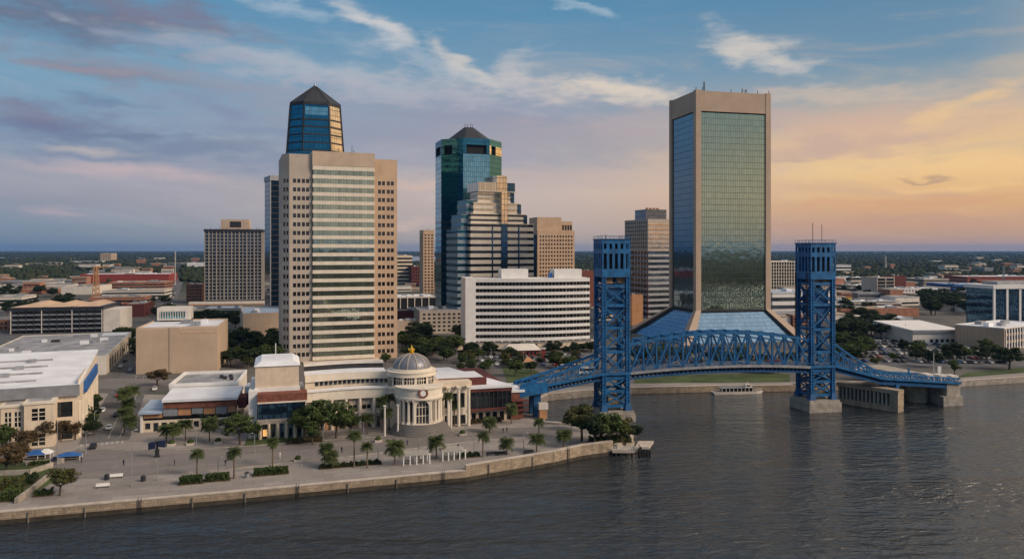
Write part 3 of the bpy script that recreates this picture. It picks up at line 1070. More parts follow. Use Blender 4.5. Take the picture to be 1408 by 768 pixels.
def pyramid_tower():
    b = B('office_tower', 'dark blue glass tower with a slate pyramid roof rising behind the tall beige tower', 'tower', 433, 540, 18)
    r = b.root
    a, c = 19., 9.6
    ze, za = b.z(149), b.z(115)
    z1 = b.z(212)
    lo, hi = octagon(a, c), octagon(a * .88, c * .88)
    mats = [M['teal_mid'], M['gold_glow_glass'], M['gold_glow_glass'], M['teal_dark'], M['teal_dark'], M['teal_dark'], M['teal_dark'], M['teal_dark']]  # sun-side facets get the golden reflection as tint
    facets(r, lo, 0, lo, z1, [M['teal_dark']] * 8)
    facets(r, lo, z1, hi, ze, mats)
    # dark piers at the corners of the tapering crown and a wide top window
    for i in range(8):
        MB().bar((*lo[i], z1), (*hi[i], ze), .9, .9).build('corner_pier', M['dark_metal'], r)
    for t in (0., .17, .34, .5, .66):
        k = 1 - .12 * t
        ring_ = MB().prism(octagon(a * k + .25, c * k), z1 + (ze - z1) * t, z1 + (ze - z1) * t + .9)
        ring_.build('floor_band', M['dark_metal'], r)
    MB().prism(octagon(a * .88 + .5, c * .9), ze - .4, ze + 1.6).build('cornice', M['dark_roof'], r)
    f = a * .88 - c * .88
    MB().box(-f + .8, f - .8, -a * .90 - .15, -a * .9 + 1.5, z1 + (ze - z1) * .70, ze - 2.2).build('crown_window', M['teal_light'], r)
    rf = MB()
    o8 = octagon(a * .9, c * .9)
    zb = ze + 1.6
    for i in range(8):
        rf.add([(*o8[i], zb), (*o8[(i + 1) % 8], zb), (0, 0, za - 1.5)], [(0, 1, 2)])
    roof = rf.build('pyramid_roof', M['dark_roof'], r)
    rib = MB()
    for i in range(8):
        rib.bar((*o8[i], zb), (0, 0, za - 1.4), .5, .5)
    rib.build('roof_ridge', M['dark_metal'], roof)
    MB().cone((0, 0, za - 2.5), (0, 0, za), 1.1, .3, 8).build('finial', M['metal_grey'], r)


pyramid_tower()


def teal_tower():
    b = B('office_tower', 'teal glass tower with chamfered corners and a dark pyramid roof', 'tower', 644, 610, 18)
    r = b.root
    a, c = 24.5, 14.
    zt = b.z(196)
    za = b.z(176)
    o8 = octagon(a, c)
    zn = b.z(216)
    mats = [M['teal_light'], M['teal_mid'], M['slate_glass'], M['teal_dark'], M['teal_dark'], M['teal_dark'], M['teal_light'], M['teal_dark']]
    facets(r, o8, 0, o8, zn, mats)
    # crown with dark loggias cut into it
    inn = octagon(a - 1.8, c)
    facets(r, inn, zn, inn, zt - 1, [M['recess']] * 8, 'loggia_wall')
    MB().prism(o8, zn - .6, zn).build('crown_floor', M['blue_glass'], r)
    MB().prism(o8, zt - 5, zt).build('crown_band', M['teal_mid'], r)
    for i in range(8):
        x, y = o8[i]
        j = o8[(i + 1) % 8]
        d = (Vector(j) - Vector((x, y))).normalized()
        L = (Vector(j) - Vector((x, y))).length
        inner = [(x, y), tuple(Vector((x, y)) + d * L * .18)]
        for s_, e_ in ((0, .12), (.88, 1.)) if i % 2 == 0 else ((0, .14), (.5, 1.)):
            p0, p1 = Vector((x, y)) + d * (L * s_), Vector((x, y)) + d * (L * e_)
            n = Vector((d.y, -d.x))
            q = [tuple(p0), tuple(p1), tuple(p1 - n * 1.5), tuple(p0 - n * 1.5)]
            MB().prism(q, zn, zt - 5).build('crown_pier', M['teal_mid'] if i != 1 else M['gold_glow_glass'], r)  # golden reflection put into the tint of the sun-side piers
    # pale stripes, a reflected banding put in as raised strips on the lower storeys
    for k in range(24):
        z0 = 8 + k * 5.0
        if z0 > b.z(305):
            break
        g = MB()
        for i in (6, 7):
            x, y = o8[i]
            jx, jy = o8[(i + 1) % 8]
            n = (Vector((jx, jy)) - Vector((x, y))).normalized()
            nn = Vector((n.y, -n.x)) * .12
            g.prism([(x + nn.x, y + nn.y), (jx + nn.x, jy + nn.y), (jx - nn.x, jy - nn.y), (x - nn.x, y - nn.y)], z0, z0 + 2.)
        g.build('mirrored_band', M['slate_glass'], r)
    rf = MB()
    base = [(-a * .72, -a * .5), (a * .6, -a * .5), (a * .6, a * .6), (-a * .72, a * .6)]
    zb = zt
    t0 = [(-3.5, -2), (4.5, -2), (4.5, 4), (-3.5, 4)]
    rf.hull8([(x, y, zb) for x, y in octagon(a * .76, c * .8)], [(x, y, za) for x, y in octagon(3.8, 1.4)])
    roof = rf.build('pyramid_roof', M['dark_roof'], r)
    for x in (-3, -1, 1.5, 3):
        MB().box(x, x + .3, -.5, -.2, za, za + 2.2 + (x % 2)).build('antenna', M['dark_metal'], roof)


teal_tower()


def stepped_tower():
    b = B('office_tower', 'stepped pale tower with terraces climbing to a glass cap before the teal tower', 'tower', 647, 540, 26)
    r = b.root
    sc_ = .3125
    def zx(v): return 560 + v * sc_
    def zy(v): return 160 + v * sc_
    base_z = 0.
    # (left, right, bottom, top) in the enlarged view: terraces from the ground up
    levels = [(278, 556, 900, 472), (284, 531, 472, 428), (300, 509, 428, 378), (324, 484, 378, 326)]
    dep0 = 26.
    xl0, xr0 = b.w(zx(278)), b.w(zx(556))
    n_prev = 0
    for i, (l, r_, bo, tp) in enumerate(levels):
        x0, x1 = b.w(zx(l)), b.w(zx(r_))
        z0 = max(0, b.z(zy(bo))) if i else 0
        z1 = b.z(zy(tp))
        y0 = i * 1.9
        n = max(1, round((z1 - z0) / 4.6))
        fh = (z1 - z0) / n
        wm = MB()
        for k in range(n):
            zb = z0 + k * fh
            wm.box(x0, x1, y0, dep0 - y0, zb, zb + fh * .58)
            MB().box(x0 + .3, x1 - .3, y0 + .3, dep0 - y0 - .3, zb + fh * .58, zb + fh).build('window_strip', M['win'] if i < 2 else M['pale_glass'], r)  # upper storeys get paler glass, the mirrored sky put into its tint
        wm.box(x0, x1, y0, dep0 - y0, z1, z1 + .5)
        wm.build('storey_bands', M['stone_band'] if i == 0 else M['shiny_band'], r)
        # corner bays of glass on the terraces
        if i:
            for sx in (x1 - 2.6,):
                MB().box(sx, x1 + .25, y0 - .25, y0 + 3, z0 + .6, z1 - .3).build('corner_bay', M['blue_glass'], r)
    # central glazed shaft
    xa, xb = b.w(zx(413)), b.w(zx(441))
    zt = b.z(zy(326))
    zmid = b.z(zy(470))
    MB().box(xa, xb, -.35, 8, 2, zmid).build('lift_shaft', M['blue_glass'], r)
    MB().box(xa, xb, -.30, 12, zmid, zt).build('lift_shaft', M['gold_glow_glass'], r)
    for xx in (b.w(zx(372)), b.w(zx(488))):
        MB().box(xx, xx + 1., -.2, 3, 2, zmid - 2).build('mullion_pier', M['blue_glass'], r)
    # cap
    x0, x1 = b.w(zx(321)), b.w(zx(482))
    z0, z1 = zt + .5, b.z(zy(284))
    MB().box(x0, xa - 2., 3, 24, z0, z1).build('cap_glass', M['pale_glass'], r)
    MB().box(xa - 2., xb + 1., 2.6, 24, z0, z1 + 5).build('cap_wall', M['gold_glow_glass'], r)
    MB().box(xb + 1., x1, 3, 24, z0, z1).build('cap_glass', M['blue_glass'], r)
    MB().box(x0 - .4, x1 + .4, 2.4, 24.4, z0 - .6, z0 - .05).build('cap_cornice', M['stone_band'], r)
    # left terraces stepping back; lowest one stands in for banding mirrored in teal glass
    lw = [(225, 278, 900, 500), (246, 292, 500, 432), (274, 310, 432, 366)]
    for i, (l, r_, bo, tp) in enumerate(lw):
        x0, x1 = b.w(zx(l)) + 1., b.w(zx(r_)) - .02
        z0 = 0 if i == 0 else b.z(zy(bo))
        z1 = b.z(zy(tp))
        n = max(1, round((z1 - z0) / 4.6))
        fh = (z1 - z0) / n
        wm = MB()
        y0 = 4. + i * 2.
        for k in range(n):
            zb = z0 + k * fh
            wm.box(x0, x1, y0, 26, zb, zb + fh * .55)
            MB().box(x0 + .3, x1 - .05, y0 + .3, 25.7, zb + fh * .55, zb + fh).build('window_strip', M['teal_dark'] if i == 0 else M['teal_mid'], r)
        wm.box(x0, x1, y0, 26, z1, z1 + .4)
        wm.build('storey_bands', M['panel_blue'], r)


stepped_tower()


def gold_tower():
    """the tower with splayed feet"""
    b = B('office_tower', 'tall stone-framed mirror glass tower with flared feet behind the blue bridge', 'tower', 957, 480, 14)
    r = b.root
    W_ = b.w(1060)
    Dp = b.d(920)
    zt = b.z(123)
    zf = b.z(427)
    fw = 3.6                     # corner column width
    zg = b.z(152)                # top of the glazing
    cols = MB()
    for x in (0, W_ - fw):
        for y in (0, Dp - fw):
            cols = MB().box(x, x + fw, y, y + fw, zf, zt)
            cols.build('corner_column', M['frame_stone'], r)
    top = MB()
    top.box(fw, W_ - fw, .25, 3, zg, zt - .5)
    top.box(.25, 3, fw, Dp - fw, zg, zt - .5)
    top.box(W_ - 3, W_ - .25, fw, Dp - fw, zg, zt - .5)
    top.box(fw, W_ - fw, Dp - 3, Dp - .25, zg, zt - .5)
    top.build('top_wall', M['frame_stone'], r)
    MB().box(3, W_ - 3, 3, Dp - 3, zt - 2, zt - 1.2).build('roof', M['roof_tan'], r)
    g = .9
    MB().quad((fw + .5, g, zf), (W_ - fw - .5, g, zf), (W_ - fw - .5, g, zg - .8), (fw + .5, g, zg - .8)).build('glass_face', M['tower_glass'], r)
    MB().quad((g, Dp - fw - .5, zf), (g, fw + .5, zf), (g, fw + .5, zg - .8), (g, Dp - fw - .5, zg - .8)).build('glass_face', M['tower_glass_side'], r)
    core = MB().box(1.1, W_ - 1.1, 1.1, Dp - 1.1, 0, zg + .1)
    core.build('core', M['recess'], r)
    # splayed feet: legs run outwards along the diagonals, glazed slopes between them
    ext = 15.5
    zb = 0.
    def foot(cx_, cy_, sx, sy, ext=15.5):
        t_ = [(cx_, cy_), (cx_ + fw, cy_), (cx_ + fw, cy_ + fw), (cx_, cy_ + fw)]
        e_ = 1.6
        bt = [(cx_ - e_ + sx * ext, cy_ - e_ + sy * ext), (cx_ + fw + e_ + sx * ext, cy_ - e_ + sy * ext), (cx_ + fw + e_ + sx * ext, cy_ + fw + e_ + sy * ext), (cx_ - e_ + sx * ext, cy_ + fw + e_ + sy * ext)]
        MB().hull8([(x, y, zb) for x, y in bt], [(x, y, zf) for x, y in t_]).build('splayed_leg', M['frame_stone'], r)
    foot(0, 0, -1, -1)
    foot(W_ - fw, 0, 1, -1)
    foot(0, Dp - fw, -1, 1, 22.)
    foot(W_ - fw, Dp - fw, 1, 1)
    def slope(a, b_, c, d, nrm):
        MB().quad(a, b_, c, d).build('glass_skirt', M['skirt_glass'], r)
    slope((fw - ext, -ext + 1.6, zb), (W_ - fw + ext, -ext + 1.6, zb), (W_ - fw, 1.6, zf - .6), (fw, 1.6, zf - .6), 0)
    slope((-22. + 1.6, Dp - fw + 22., zb), (-ext + 1.6, fw - ext, zb), (1.6, fw, zf - .6), (1.6, Dp - fw, zf - .6), 0)
    slope((W_ + ext - 1.6, fw - ext, zb), (W_ + ext - 1.6, Dp - fw + ext, zb), (W_ - 1.6, Dp - fw, zf - .6), (W_ - 1.6, fw, zf - .6), 0)
    dk = MB()
    dk.box(fw, W_ - fw, .5, 1.4, zf - 1., zf + .2)
    dk.build('skirt_eave', M['dark_metal'], r)
    # aerials
    a = MB()
    a.bar((12, 12, zt - 1.2), (12, 12, zt + 8), .55)
    for k in range(6):
        a.bar((11.3, 12, zt + 1 + k), (12.7, 12, zt + 1 + k), .25)
    a.build('antenna', M['dark_metal'], r)
    for x, h in ((5, 2.5), (25, 2.), (33, 3.), (36, 2.4), (44, 2.), (0.6, 2.2), (W_ - .8, 2.4)):
        MB().box(x, x + .3, 1.2, 1.5, zt - .5, zt + h - .4).build('antenna', M['dark_metal'], r)
    for x in (34., 36.2):
        d = MB().cone((x, 3, zt - .5), (x, 3, zt + 1.4), .5, .25, 8)
        d.cone((x, 3, zt + 1.6), (x + .5, 2.4, zt + 1.9), .15, 1., 10)
        d.build('satellite_dish', M['metal_grey'], r)


gold_tower()


def white_hotel():
    b = B('hotel', 'long white hotel with a bowed front of dark window strips', 'hotel', 654, 440, 12)
    r = b.root
    W_ = b.w(811)
    n = 9
    zt = b.z(388)
    z0 = b.z(469)
    fh = (zt - z0) / n
    seg = 18
    sag = 4.0
    def front(inset=0.):
        pts = []
        for i in range(seg + 1):
            t = i / seg
            x = W_ * t
            y = -sag * math.sin(math.pi * min(1, max(0, t)) ** 1.15) * (1 if t < 1 else 1) + inset
            pts.append((x, y))
        return pts
    back = [(W_, 17), (0, 17)]
    wm = MB()
    for k in range(n):
        zb = z0 + k * fh
        wm.prism(front() + back, zb, zb + fh * .46)
        MB().prism([(x + (.3 if x < 1 else 0), y) for x, y in front(.45)] + [(W_ - .3, 16.6), (.3, 16.6)], zb + fh * .46, zb + fh).build('window_strip', M['hotel_glass'], r)
    wm.prism(front() + back, zt, zt + 2.1)
    wm.build('storey_bands', M['white'], r)
    MB().box(-6., -.02, -.4, 17.5, z0 - 2, zt + 2.6).build('end_wall', M['white'], r)
    MB().box(16, 32, 4, 14, zt + 2.1, zt + 7.4).build('roof_block', M['white'], r)
    MB().box(48, 65, 4, 14, zt + 2.1, zt + 7.2).build('roof_block', M['white'], r)
    MB().box(45, 47, 5, 7, zt + 2.1, zt + 5).build('roof_sign', M['blue_canvas'], r)
    MB().box(2, W_ - 2, 1, 16, 0, z0).build('ground_floor', M['win'], r)
    for k in range(16):
        x = 2 + k * (W_ - 4) / 15
        MB().cone((x, .2 - 4 * math.sin(math.pi * k / 15), 3), (x, .2 - 4 * math.sin(math.pi * k / 15), z0), .4, .4, 8).build('column', M['offwhite'], r)
    # raised podium in front
    po = MB()
    pod = [(x, y - 9) for x, y in front()]
    po.prism([(-12, -10)] + pod + [(W_ + 4, 1), (-12, 1)], 1.2, 4.)
    po.build('podium', M['cream'], r)
    MB().prism([(-11.5, -9.4)] + [(x, y - 8.5) for x, y in front()] + [(W_, .5), (-11.5, .5)], 4., 4.1).build('podium_deck', M['paving_dark'], r)


white_hotel()


def gridded_tower():
    b = B('office_tower', 'brown gridded office slab of tall pale piers, leftmost of the tall buildings', 'tower', 281, 800, 12)
    r = b.root
    W_ = b.w(361)
    dep = 24.
    zt, zp = b.z(318), b.z(301)
    z0 = b.z(413)
    n = 20
    fh = (zt - z0) / n
    for k in range(n):
        zb = z0 + k * fh
        MB().box(.5, W_ - .5, .5, dep - .5, zb, zb + fh * .3).build('spandrel', M['panel_grey'], r)
        MB().box(.8, W_ - .8, .8, dep - .8, zb + fh * .3, zb + fh).build('window_strip', M['win'], r)
    np_ = 15
    for i in range(np_ + 1):
        x = i * (W_ - 1.5) / np_
        MB().box(x, x + (1.2 if i % 2 else .75), 0, .8, z0, zt).build('pier', M['brown_stone'], r)
    for i in range(5):
        y = .8 + (i + 1) * (dep - 2) / 6
        MB().box(W_ - .8, W_, y, y + 1.4, z0, zt).build('pier', M['brown_stone'], r)
    MB().box(-.6, W_ + .6, -.6, dep + .6, zt, zt + 2.4).build('cornice', M['dark_metal'], r)
    x0, x1 = b.w(303), b.w(342)
    p = MB().box(x0, x1, 3, 18, zt + 2.4, zp)
    p.build('penthouse', M['beige'], r)
    MB().box(x0 + 9, x1 - 8, 2.9, 3.2, zt + 4.4, zp - 2.2).build('penthouse_grille', M['dark_metal'], r)
    for k in range(9):
        x = RD.uniform(1, W_ - 1)
        MB().box(x, x + .4, 1, 1.4, zt + 2.4, zt + 2.4 + RD.uniform(1, 2.6)).build('antenna', M['dark_metal'], r)
    MB().box(-14, W_ + 3, -8, -.7, 0, z0 - 1).build('podium', M['offwhite'], r)
    MB().box(-13.5, W_ + 2.5, -8.2, -7.9, 1, z0 - 5).build('podium_window', M['panel_tan'], r)  # orange tan stands in for the glow of lit windows
    MB().box(1, W_ - 1, .9, dep - 1, 0, z0).build('lobby', M['recess'], r)


gridded_tower()


def slim_tower():
    b = B('office_tower', 'slim blue grey glass tower squeezed behind the left edge of the tall beige tower', 'tower', 372, 620, 30)
    r = b.root
    W_ = 30.
    dep = b.d(364)
    if dep < 5 or dep > 80: dep = 40.
    zt = b.z(241)
    # a pale glazed end and a dark glazed front
    facets(r, [(0, 0), (W_, 0), (W_, dep), (0, dep)], 0, [(0, 0), (W_, 0), (W_, dep), (0, dep)], zt - 4, [M['blue_glass'], M['blue_glass'], M['blue_glass'], M['slate_glass']])
    MB().box(-.5, W_ + .5, -.5, dep + .5, zt - 4, zt).build('parapet', M['metal_grey'], r)
    MB().box(-.35, .35, -.35, .35, 0, zt - 4).build('corner_post', M['metal_grey'], r)
    for k in range(24):
        z0 = 6 + k * (zt - 10) / 24
        MB().box(.1, W_, -.15, .1, z0, z0 + .8).build('floor_band', M['dark_metal'], r)


slim_tower()


# ------------------------------------------------------------------ secondary buildings
def gen(name, label, cat, px0, px1, base, top, dep, th, style, wallm, roofm, n=3, cols=6, pane='win_small', par=.7, units=2, group=None, frac=.5, z0=0., ww=None, wh=None):
    D = (H - LZ) * F / (base - HY)
    b = B(name, label, cat, px0, D, th, group)
    W_ = b.w(px1)
    zt = b.z(top) - par
    r = b.root
    wm = M[wallm]
    if style == 'plain':
        MB().box(0, W_, 0, dep, 0, zt).build('wall', wm, r)
    elif style == 'band':
        bands(r, 0, W_, 0, dep, 0, zt - (zt / n) * .45, n, frac, wm, M[pane])
    elif style == 'punch':
        p = Punch(r, wm, M[pane], .3)
        hs = zt / n
        ws = W_ / cols
        dc = max(1, int(dep / ws))
        f = (cols, n, ww or ws * .5, wh or hs * .45)
        side = (dc, n, f[2], f[3])
        shell(p, 0, W_, 0, dep, 0, zt, f, side if px0 > 330 else None, side if px1 < 400 else None)
        p.done()
    elif style == 'pier':
        MB().box(.5, W_ - .5, .5, dep - .5, 0, zt).build('glass_wall', M[pane], r)
        for i in range(cols + 1):
            x = i * (W_ - .8) / cols
            MB().box(x, x + .8, -.1, .7, 0, zt).build('pier', wm, r)
        for k in range(n + 1):
            z_ = k * (zt - .6) / n
            MB().box(.02, W_ - .02, .05, .6, z_, z_ + .6).build('spandrel', wm, r)
        MB().box(0, .45, .72, dep, 0, zt).build('side_wall', wm, r)
        MB().box(W_ - .45, W_, .72, dep, 0, zt).build('side_wall', wm, r)
    roof_on(r, 0, W_, 0, dep, zt, M[roofm], wm, par, units, seed=int(px0))
    return b, W_, zt


def theatre_box():
    b = B('theatre', 'windowless tan theatre block with a shallow pilaster on its front', 'building', 187, 352, 14)
    r = b.root
    x1, x2, W_ = b.w(233), b.w(247), b.w(299)
    zt = b.z(453)
    dep = 42.
    MB().box(0, x1, 0, dep, 0, zt).build('wall', M['tan'], r)
    MB().box(x1 + .02, x2 - .02, -.3, 3, 0, zt + .6).build('pilaster', M['panel_tan'] if False else M['tan'], r)
    MB().box(x2, W_, 0, dep, 0, zt).build('wall', M['tan'], r)
    MB().box(x1, x2, 3.1, dep, 0, zt).build('wall', M['tan'], r)
    MB().box(x2 + .3, W_ - .3, -.12, .2, zt - 2.2, zt - 1.5).build('wall_band', M['beige_warm'], r)
    roof_on(r, 0, W_, 1, dep, zt, M['roof_white'], M['beige'], .8, 4, 3)
    y = 36.
    xa, xb = 2., b.w(243) * .98
    MB().box(xa, xb, y, y + 14, zt + .9, zt + 7.2).build('fly_tower', M['offwhite'], r)
    MB().box(xa + 1.6, xb - 1.6, y - .15, y + .2, zt + 1.8, zt + 5.4).build('strip_window', M['teal_light'], r)
    for k in range(11):
        x = xa + 1.6 + (xb - xa - 3.2) * k / 10
        MB().box(x - .15, x + .15, y - .3, y - .15, zt + 1.8, zt + 5.4).build('mullion', M['offwhite'], r)


theatre_box()


def low_tan_block():
    b = B('office_building', 'windowless tan block with a grey flat roof at the foot of the slim glass tower', 'building', 334, 478, 21)
    W_ = b.w(392)
    zt = b.z(432)
    dep = 60.
    MB().box(0, W_, 0, dep, 0, zt).build('wall', M['tan'], b.root)
    roof_on(b.root, 0, W_, 0, dep, zt, M['roof_blue'], M['tan'], .6, 3, 5)


low_tan_block()


def white_roof_hall():
    """cream hall with a sloping white roof, left edge of the photo"""
    b = B('exhibition_hall', 'cream hall with a big white roof and tall windows beside the street', 'building', 107, 232, 24)
    r = b.root
    zt = b.z(531)
    x0 = -62.
    dep = b.d(133) if 20 < b.d(133) < 90 else 62.
    dep = max(50., min(dep, 75.))
    p = Punch(r, M['cream'], M['win'], .4)
    hs = []
    p.face((x0, 0, 0), (1, 0, 0), -x0 - 8, zt, hs)
    p.mb.wall((0, 0, 0), (0, 1, 0), dep, zt + 2.2, [])
    p.mb.wall((0, dep, 0), (-1, 0, 0), -x0, zt + 3.5, [])
    p.face((-8, 0, 0), (1, 0, 0), 8, zt, [(.8, 7.0, 6.6, 11.6), (.8, .3, 6.6, 4.2)])
    p.done()
    roof = MB()
    roof.hull8([(x0, -.6, zt), (.5, -.6, zt), (.5, dep, zt + 3), (x0, dep, zt + 3)], [(x0, -.6, zt + .7), (.5, -.6, zt + .7), (.5, dep, zt + 3.7), (x0, dep, zt + 3.7)])
    rf = roof.build('roof', M['roof_white'], r)
    MB().box(x0, .55, -.95, -.62, zt - 2.6, zt + .75).build('roof_fascia', M['panel_grey'], rf)
    for k in range(4):
        y = 8 + k * 12
        zz = zt + .7 + 3 * y / dep
        MB().box(-46 + k * 3, -12, y, y + .8, zz, zz + .5).build('roof_seam', M['roof_grey'], rf)
        for x in (-40, -25):
            MB().box(x + k * 2, x + 2.4 + k * 2, y - 3, y - 1.2, zz - .3, zz + 1.).build('roof_vent', M['metal_grey'], rf)
    # projecting front pavilions with windows
    for (pa, pb, py_, wins) in ((b.w(6), b.w(37), -5.5, 'two'), (b.w(37) + .3, b.w(79), -7., 'two')):
        q = Punch(r, M['cream'], M['win'], .45)
        wid = pb - pa
        zz = b.z(549 if pa < b.w(20) else 546)
        holes = []
        if pa < b.w(20):
            ws = (wid * .18, wid * .60)
            for x in ws:
                holes += [(x, 6.2, x + wid * .28, 10.6), (x, .6, x + wid * .28, 4.9)]
        else:
            ws = (wid * .34,)
            holes += [(wid * .25, 7.9, wid * .70, 11.4), (wid * .25, .6, wid * .70, 4.0)]
        q.face((pa, py_, 0), (1, 0, 0), wid, zz, holes)
        q.mb.wall((pb, py_, 0), (0, 1, 0), -py_, zz, [])
        q.mb.wall((pa, 0, 0), (0, -1, 0), -py_, zz, [])
        q.done('pavilion_wall')
        MB().box(pa - .3, pb + .3, py_ - .3, 0, zz, zz + .7).build('pavilion_roof', M['cream_light'], r)
        MB().box(pa + 1, pb - 1, py_ + 1, -.5, zz + .7, zz + .9).build('pavilion_roof_deck', M['roof_grey'], r)
        if pa > b.w(20):
            MB().box(pa + wid * .25, pa + wid * .70, py_ + .3, py_ + .42, 5.4, 7.7).build('lit_window', M['lit'], r)
        mm = MB()
        for (xa, za, xb, zb2) in holes:
            xm = (xa + xb) / 2 + pa
            mm.box(xm - .12, xm + .12, py_ + .05, py_ + .4, za, zb2)
            for z_ in np.linspace(za, zb2, 4)[1:-1]:
                mm.box(pa + xa, pa + xb, py_ + .05, py_ + .4, z_ - .08, z_ + .08)
        mm.build('window_frame', M['cream_light'], r)
    # left end with a glowing panel
    q = Punch(r, M['cream'], M['win'], .4)
    xe = b.w(6) - .3
    q.face((x0, -4., 0), (1, 0, 0), xe - x0, b.z(552), [(xe - x0 - 4, .6, xe - x0 - 1, 4.6), (xe - x0 - 9, 6.2, xe - x0 - 6, 10)])
    q.done('left_wing_wall')
    MB().box(x0, xe, -4.2, 0, b.z(552), b.z(550)).build('left_wing_roof', M['cream_light'], r)
    MB().box(xe - 2, xe - .3, -4.3, -4.1, 5.2, 9.).build('lit_panel', M['lit'], r)
    # side wall: windows, pilasters and the blue mural
    MB().box(.02, .86, 16, dep - 6, zt - 4.6, zt - 1.).build('blue_mural', M['blue_canvas'], r)
    for k in range(7):
        y = 3 + k * (dep - 6) / 6
        MB().box(.02, .7, y - .5, y + .5, 0, zt - 4.8).build('pilaster', M['cream_light'], r)
    for k in range(6):
        y = 3 + (k + .5) * (dep - 6) / 6
        MB().box(-.1, .12, y - 2.4, y + 2.4, 1., 4.4).build('side_window', M['win'], r)


white_roof_hall()


def convention_hall():
    b = B('convention_hall', 'wide low hall with a stained flat grey roof behind the white-roofed hall', 'building', 146, 352, 21)
    r = b.root
    zt = b.z(490)
    x0 = -55.
    dep = 108.
    MB().box(x0, 0, 0, dep, 0, zt).build('wall', M['offwhite'], r)
    roof_on(r, x0, 0, 0, dep, zt, M['roof_grey'], M['offwhite'], .6, 0, 9)
    for k in range(14):
        x, y = RD.uniform(x0 + 6, -8), RD.uniform(8, dep - 10)
        MB().box(x, x + RD.uniform(1.5, 4), y, y + RD.uniform(1.5, 3.5), zt + .12, zt + RD.uniform(.9, 1.9)).build('air_unit', M[RD.choice(['dark_metal', 'roof_white', 'metal_grey'])], r)
    MB().box(-14, -1, dep - 14, dep - 1, zt + .12, zt + .6).build('white_roof_patch', M['roof_white'], r)
    for k in range(10):
        y = 6 + k * 10
        MB().box(0, .5, y, y + 1.2, 0, zt).build('pilaster', M['cream'], r)
        MB().box(-.05, .12, y + 2, y + 8, 1, zt * .7).build('bay_opening', M['recess'], r)


convention_hall()


def parking_garage():
    b = B('parking_garage', 'dark open-sided parking garage with a tan mounded roof', 'garage', 14, 520, 14)
    r = b.root
    W_ = b.w(141)
    dep = 46.
    zt = b.z(426)
    n = 5
    fh = zt / n
    for k in range(n):
        zb = k * fh
        MB().box(0, W_, 0, dep, zb + fh * .72, zb + fh).build('deck', M['panel_grey'], r)
        MB().box(.6, W_ - .6, 1.2, dep - 1, zb, zb + fh * .72).build('dark_bay', M['recess'] if k < 2 else M['win'], r)
    for k in range(13):
        x = k * (W_ - .7) / 12
        MB().box(x, x + .45, -.1, .5, 0, zt).build('column', M['dark_metal'] if k % 4 else M['offwhite'], r)
    MB().box(-1, W_ + 1, -1, dep + 1, zt, zt + 1.6).build('eave', M['dark_metal'], r)
    roof = MB()
    for i, (x, w_) in enumerate(((0, .34), (.36, .28), (.66, .30))):
        x0, x1 = W_ * x, W_ * (x + w_)
        roof.hull8([(x0, 0, zt + 1.6), (x1, 0, zt + 1.6), (x1, dep, zt + 1.6), (x0, dep, zt + 1.6)],
                   [(x0 + 8, 12, zt + 3.2 + i * .4), (x1 - 6, 12, zt + 3.8), (x1 - 6, dep - 10, zt + 4.2), (x0 + 8, dep - 10, zt + 3.8)])
    roof.build('mounded_roof', M['beige_warm'], r)
    MB().box(W_ + .2, W_ + 11, 1, dep - 10, 0, zt - 1).build('stair_block', M['offwhite'], r)


parking_garage()

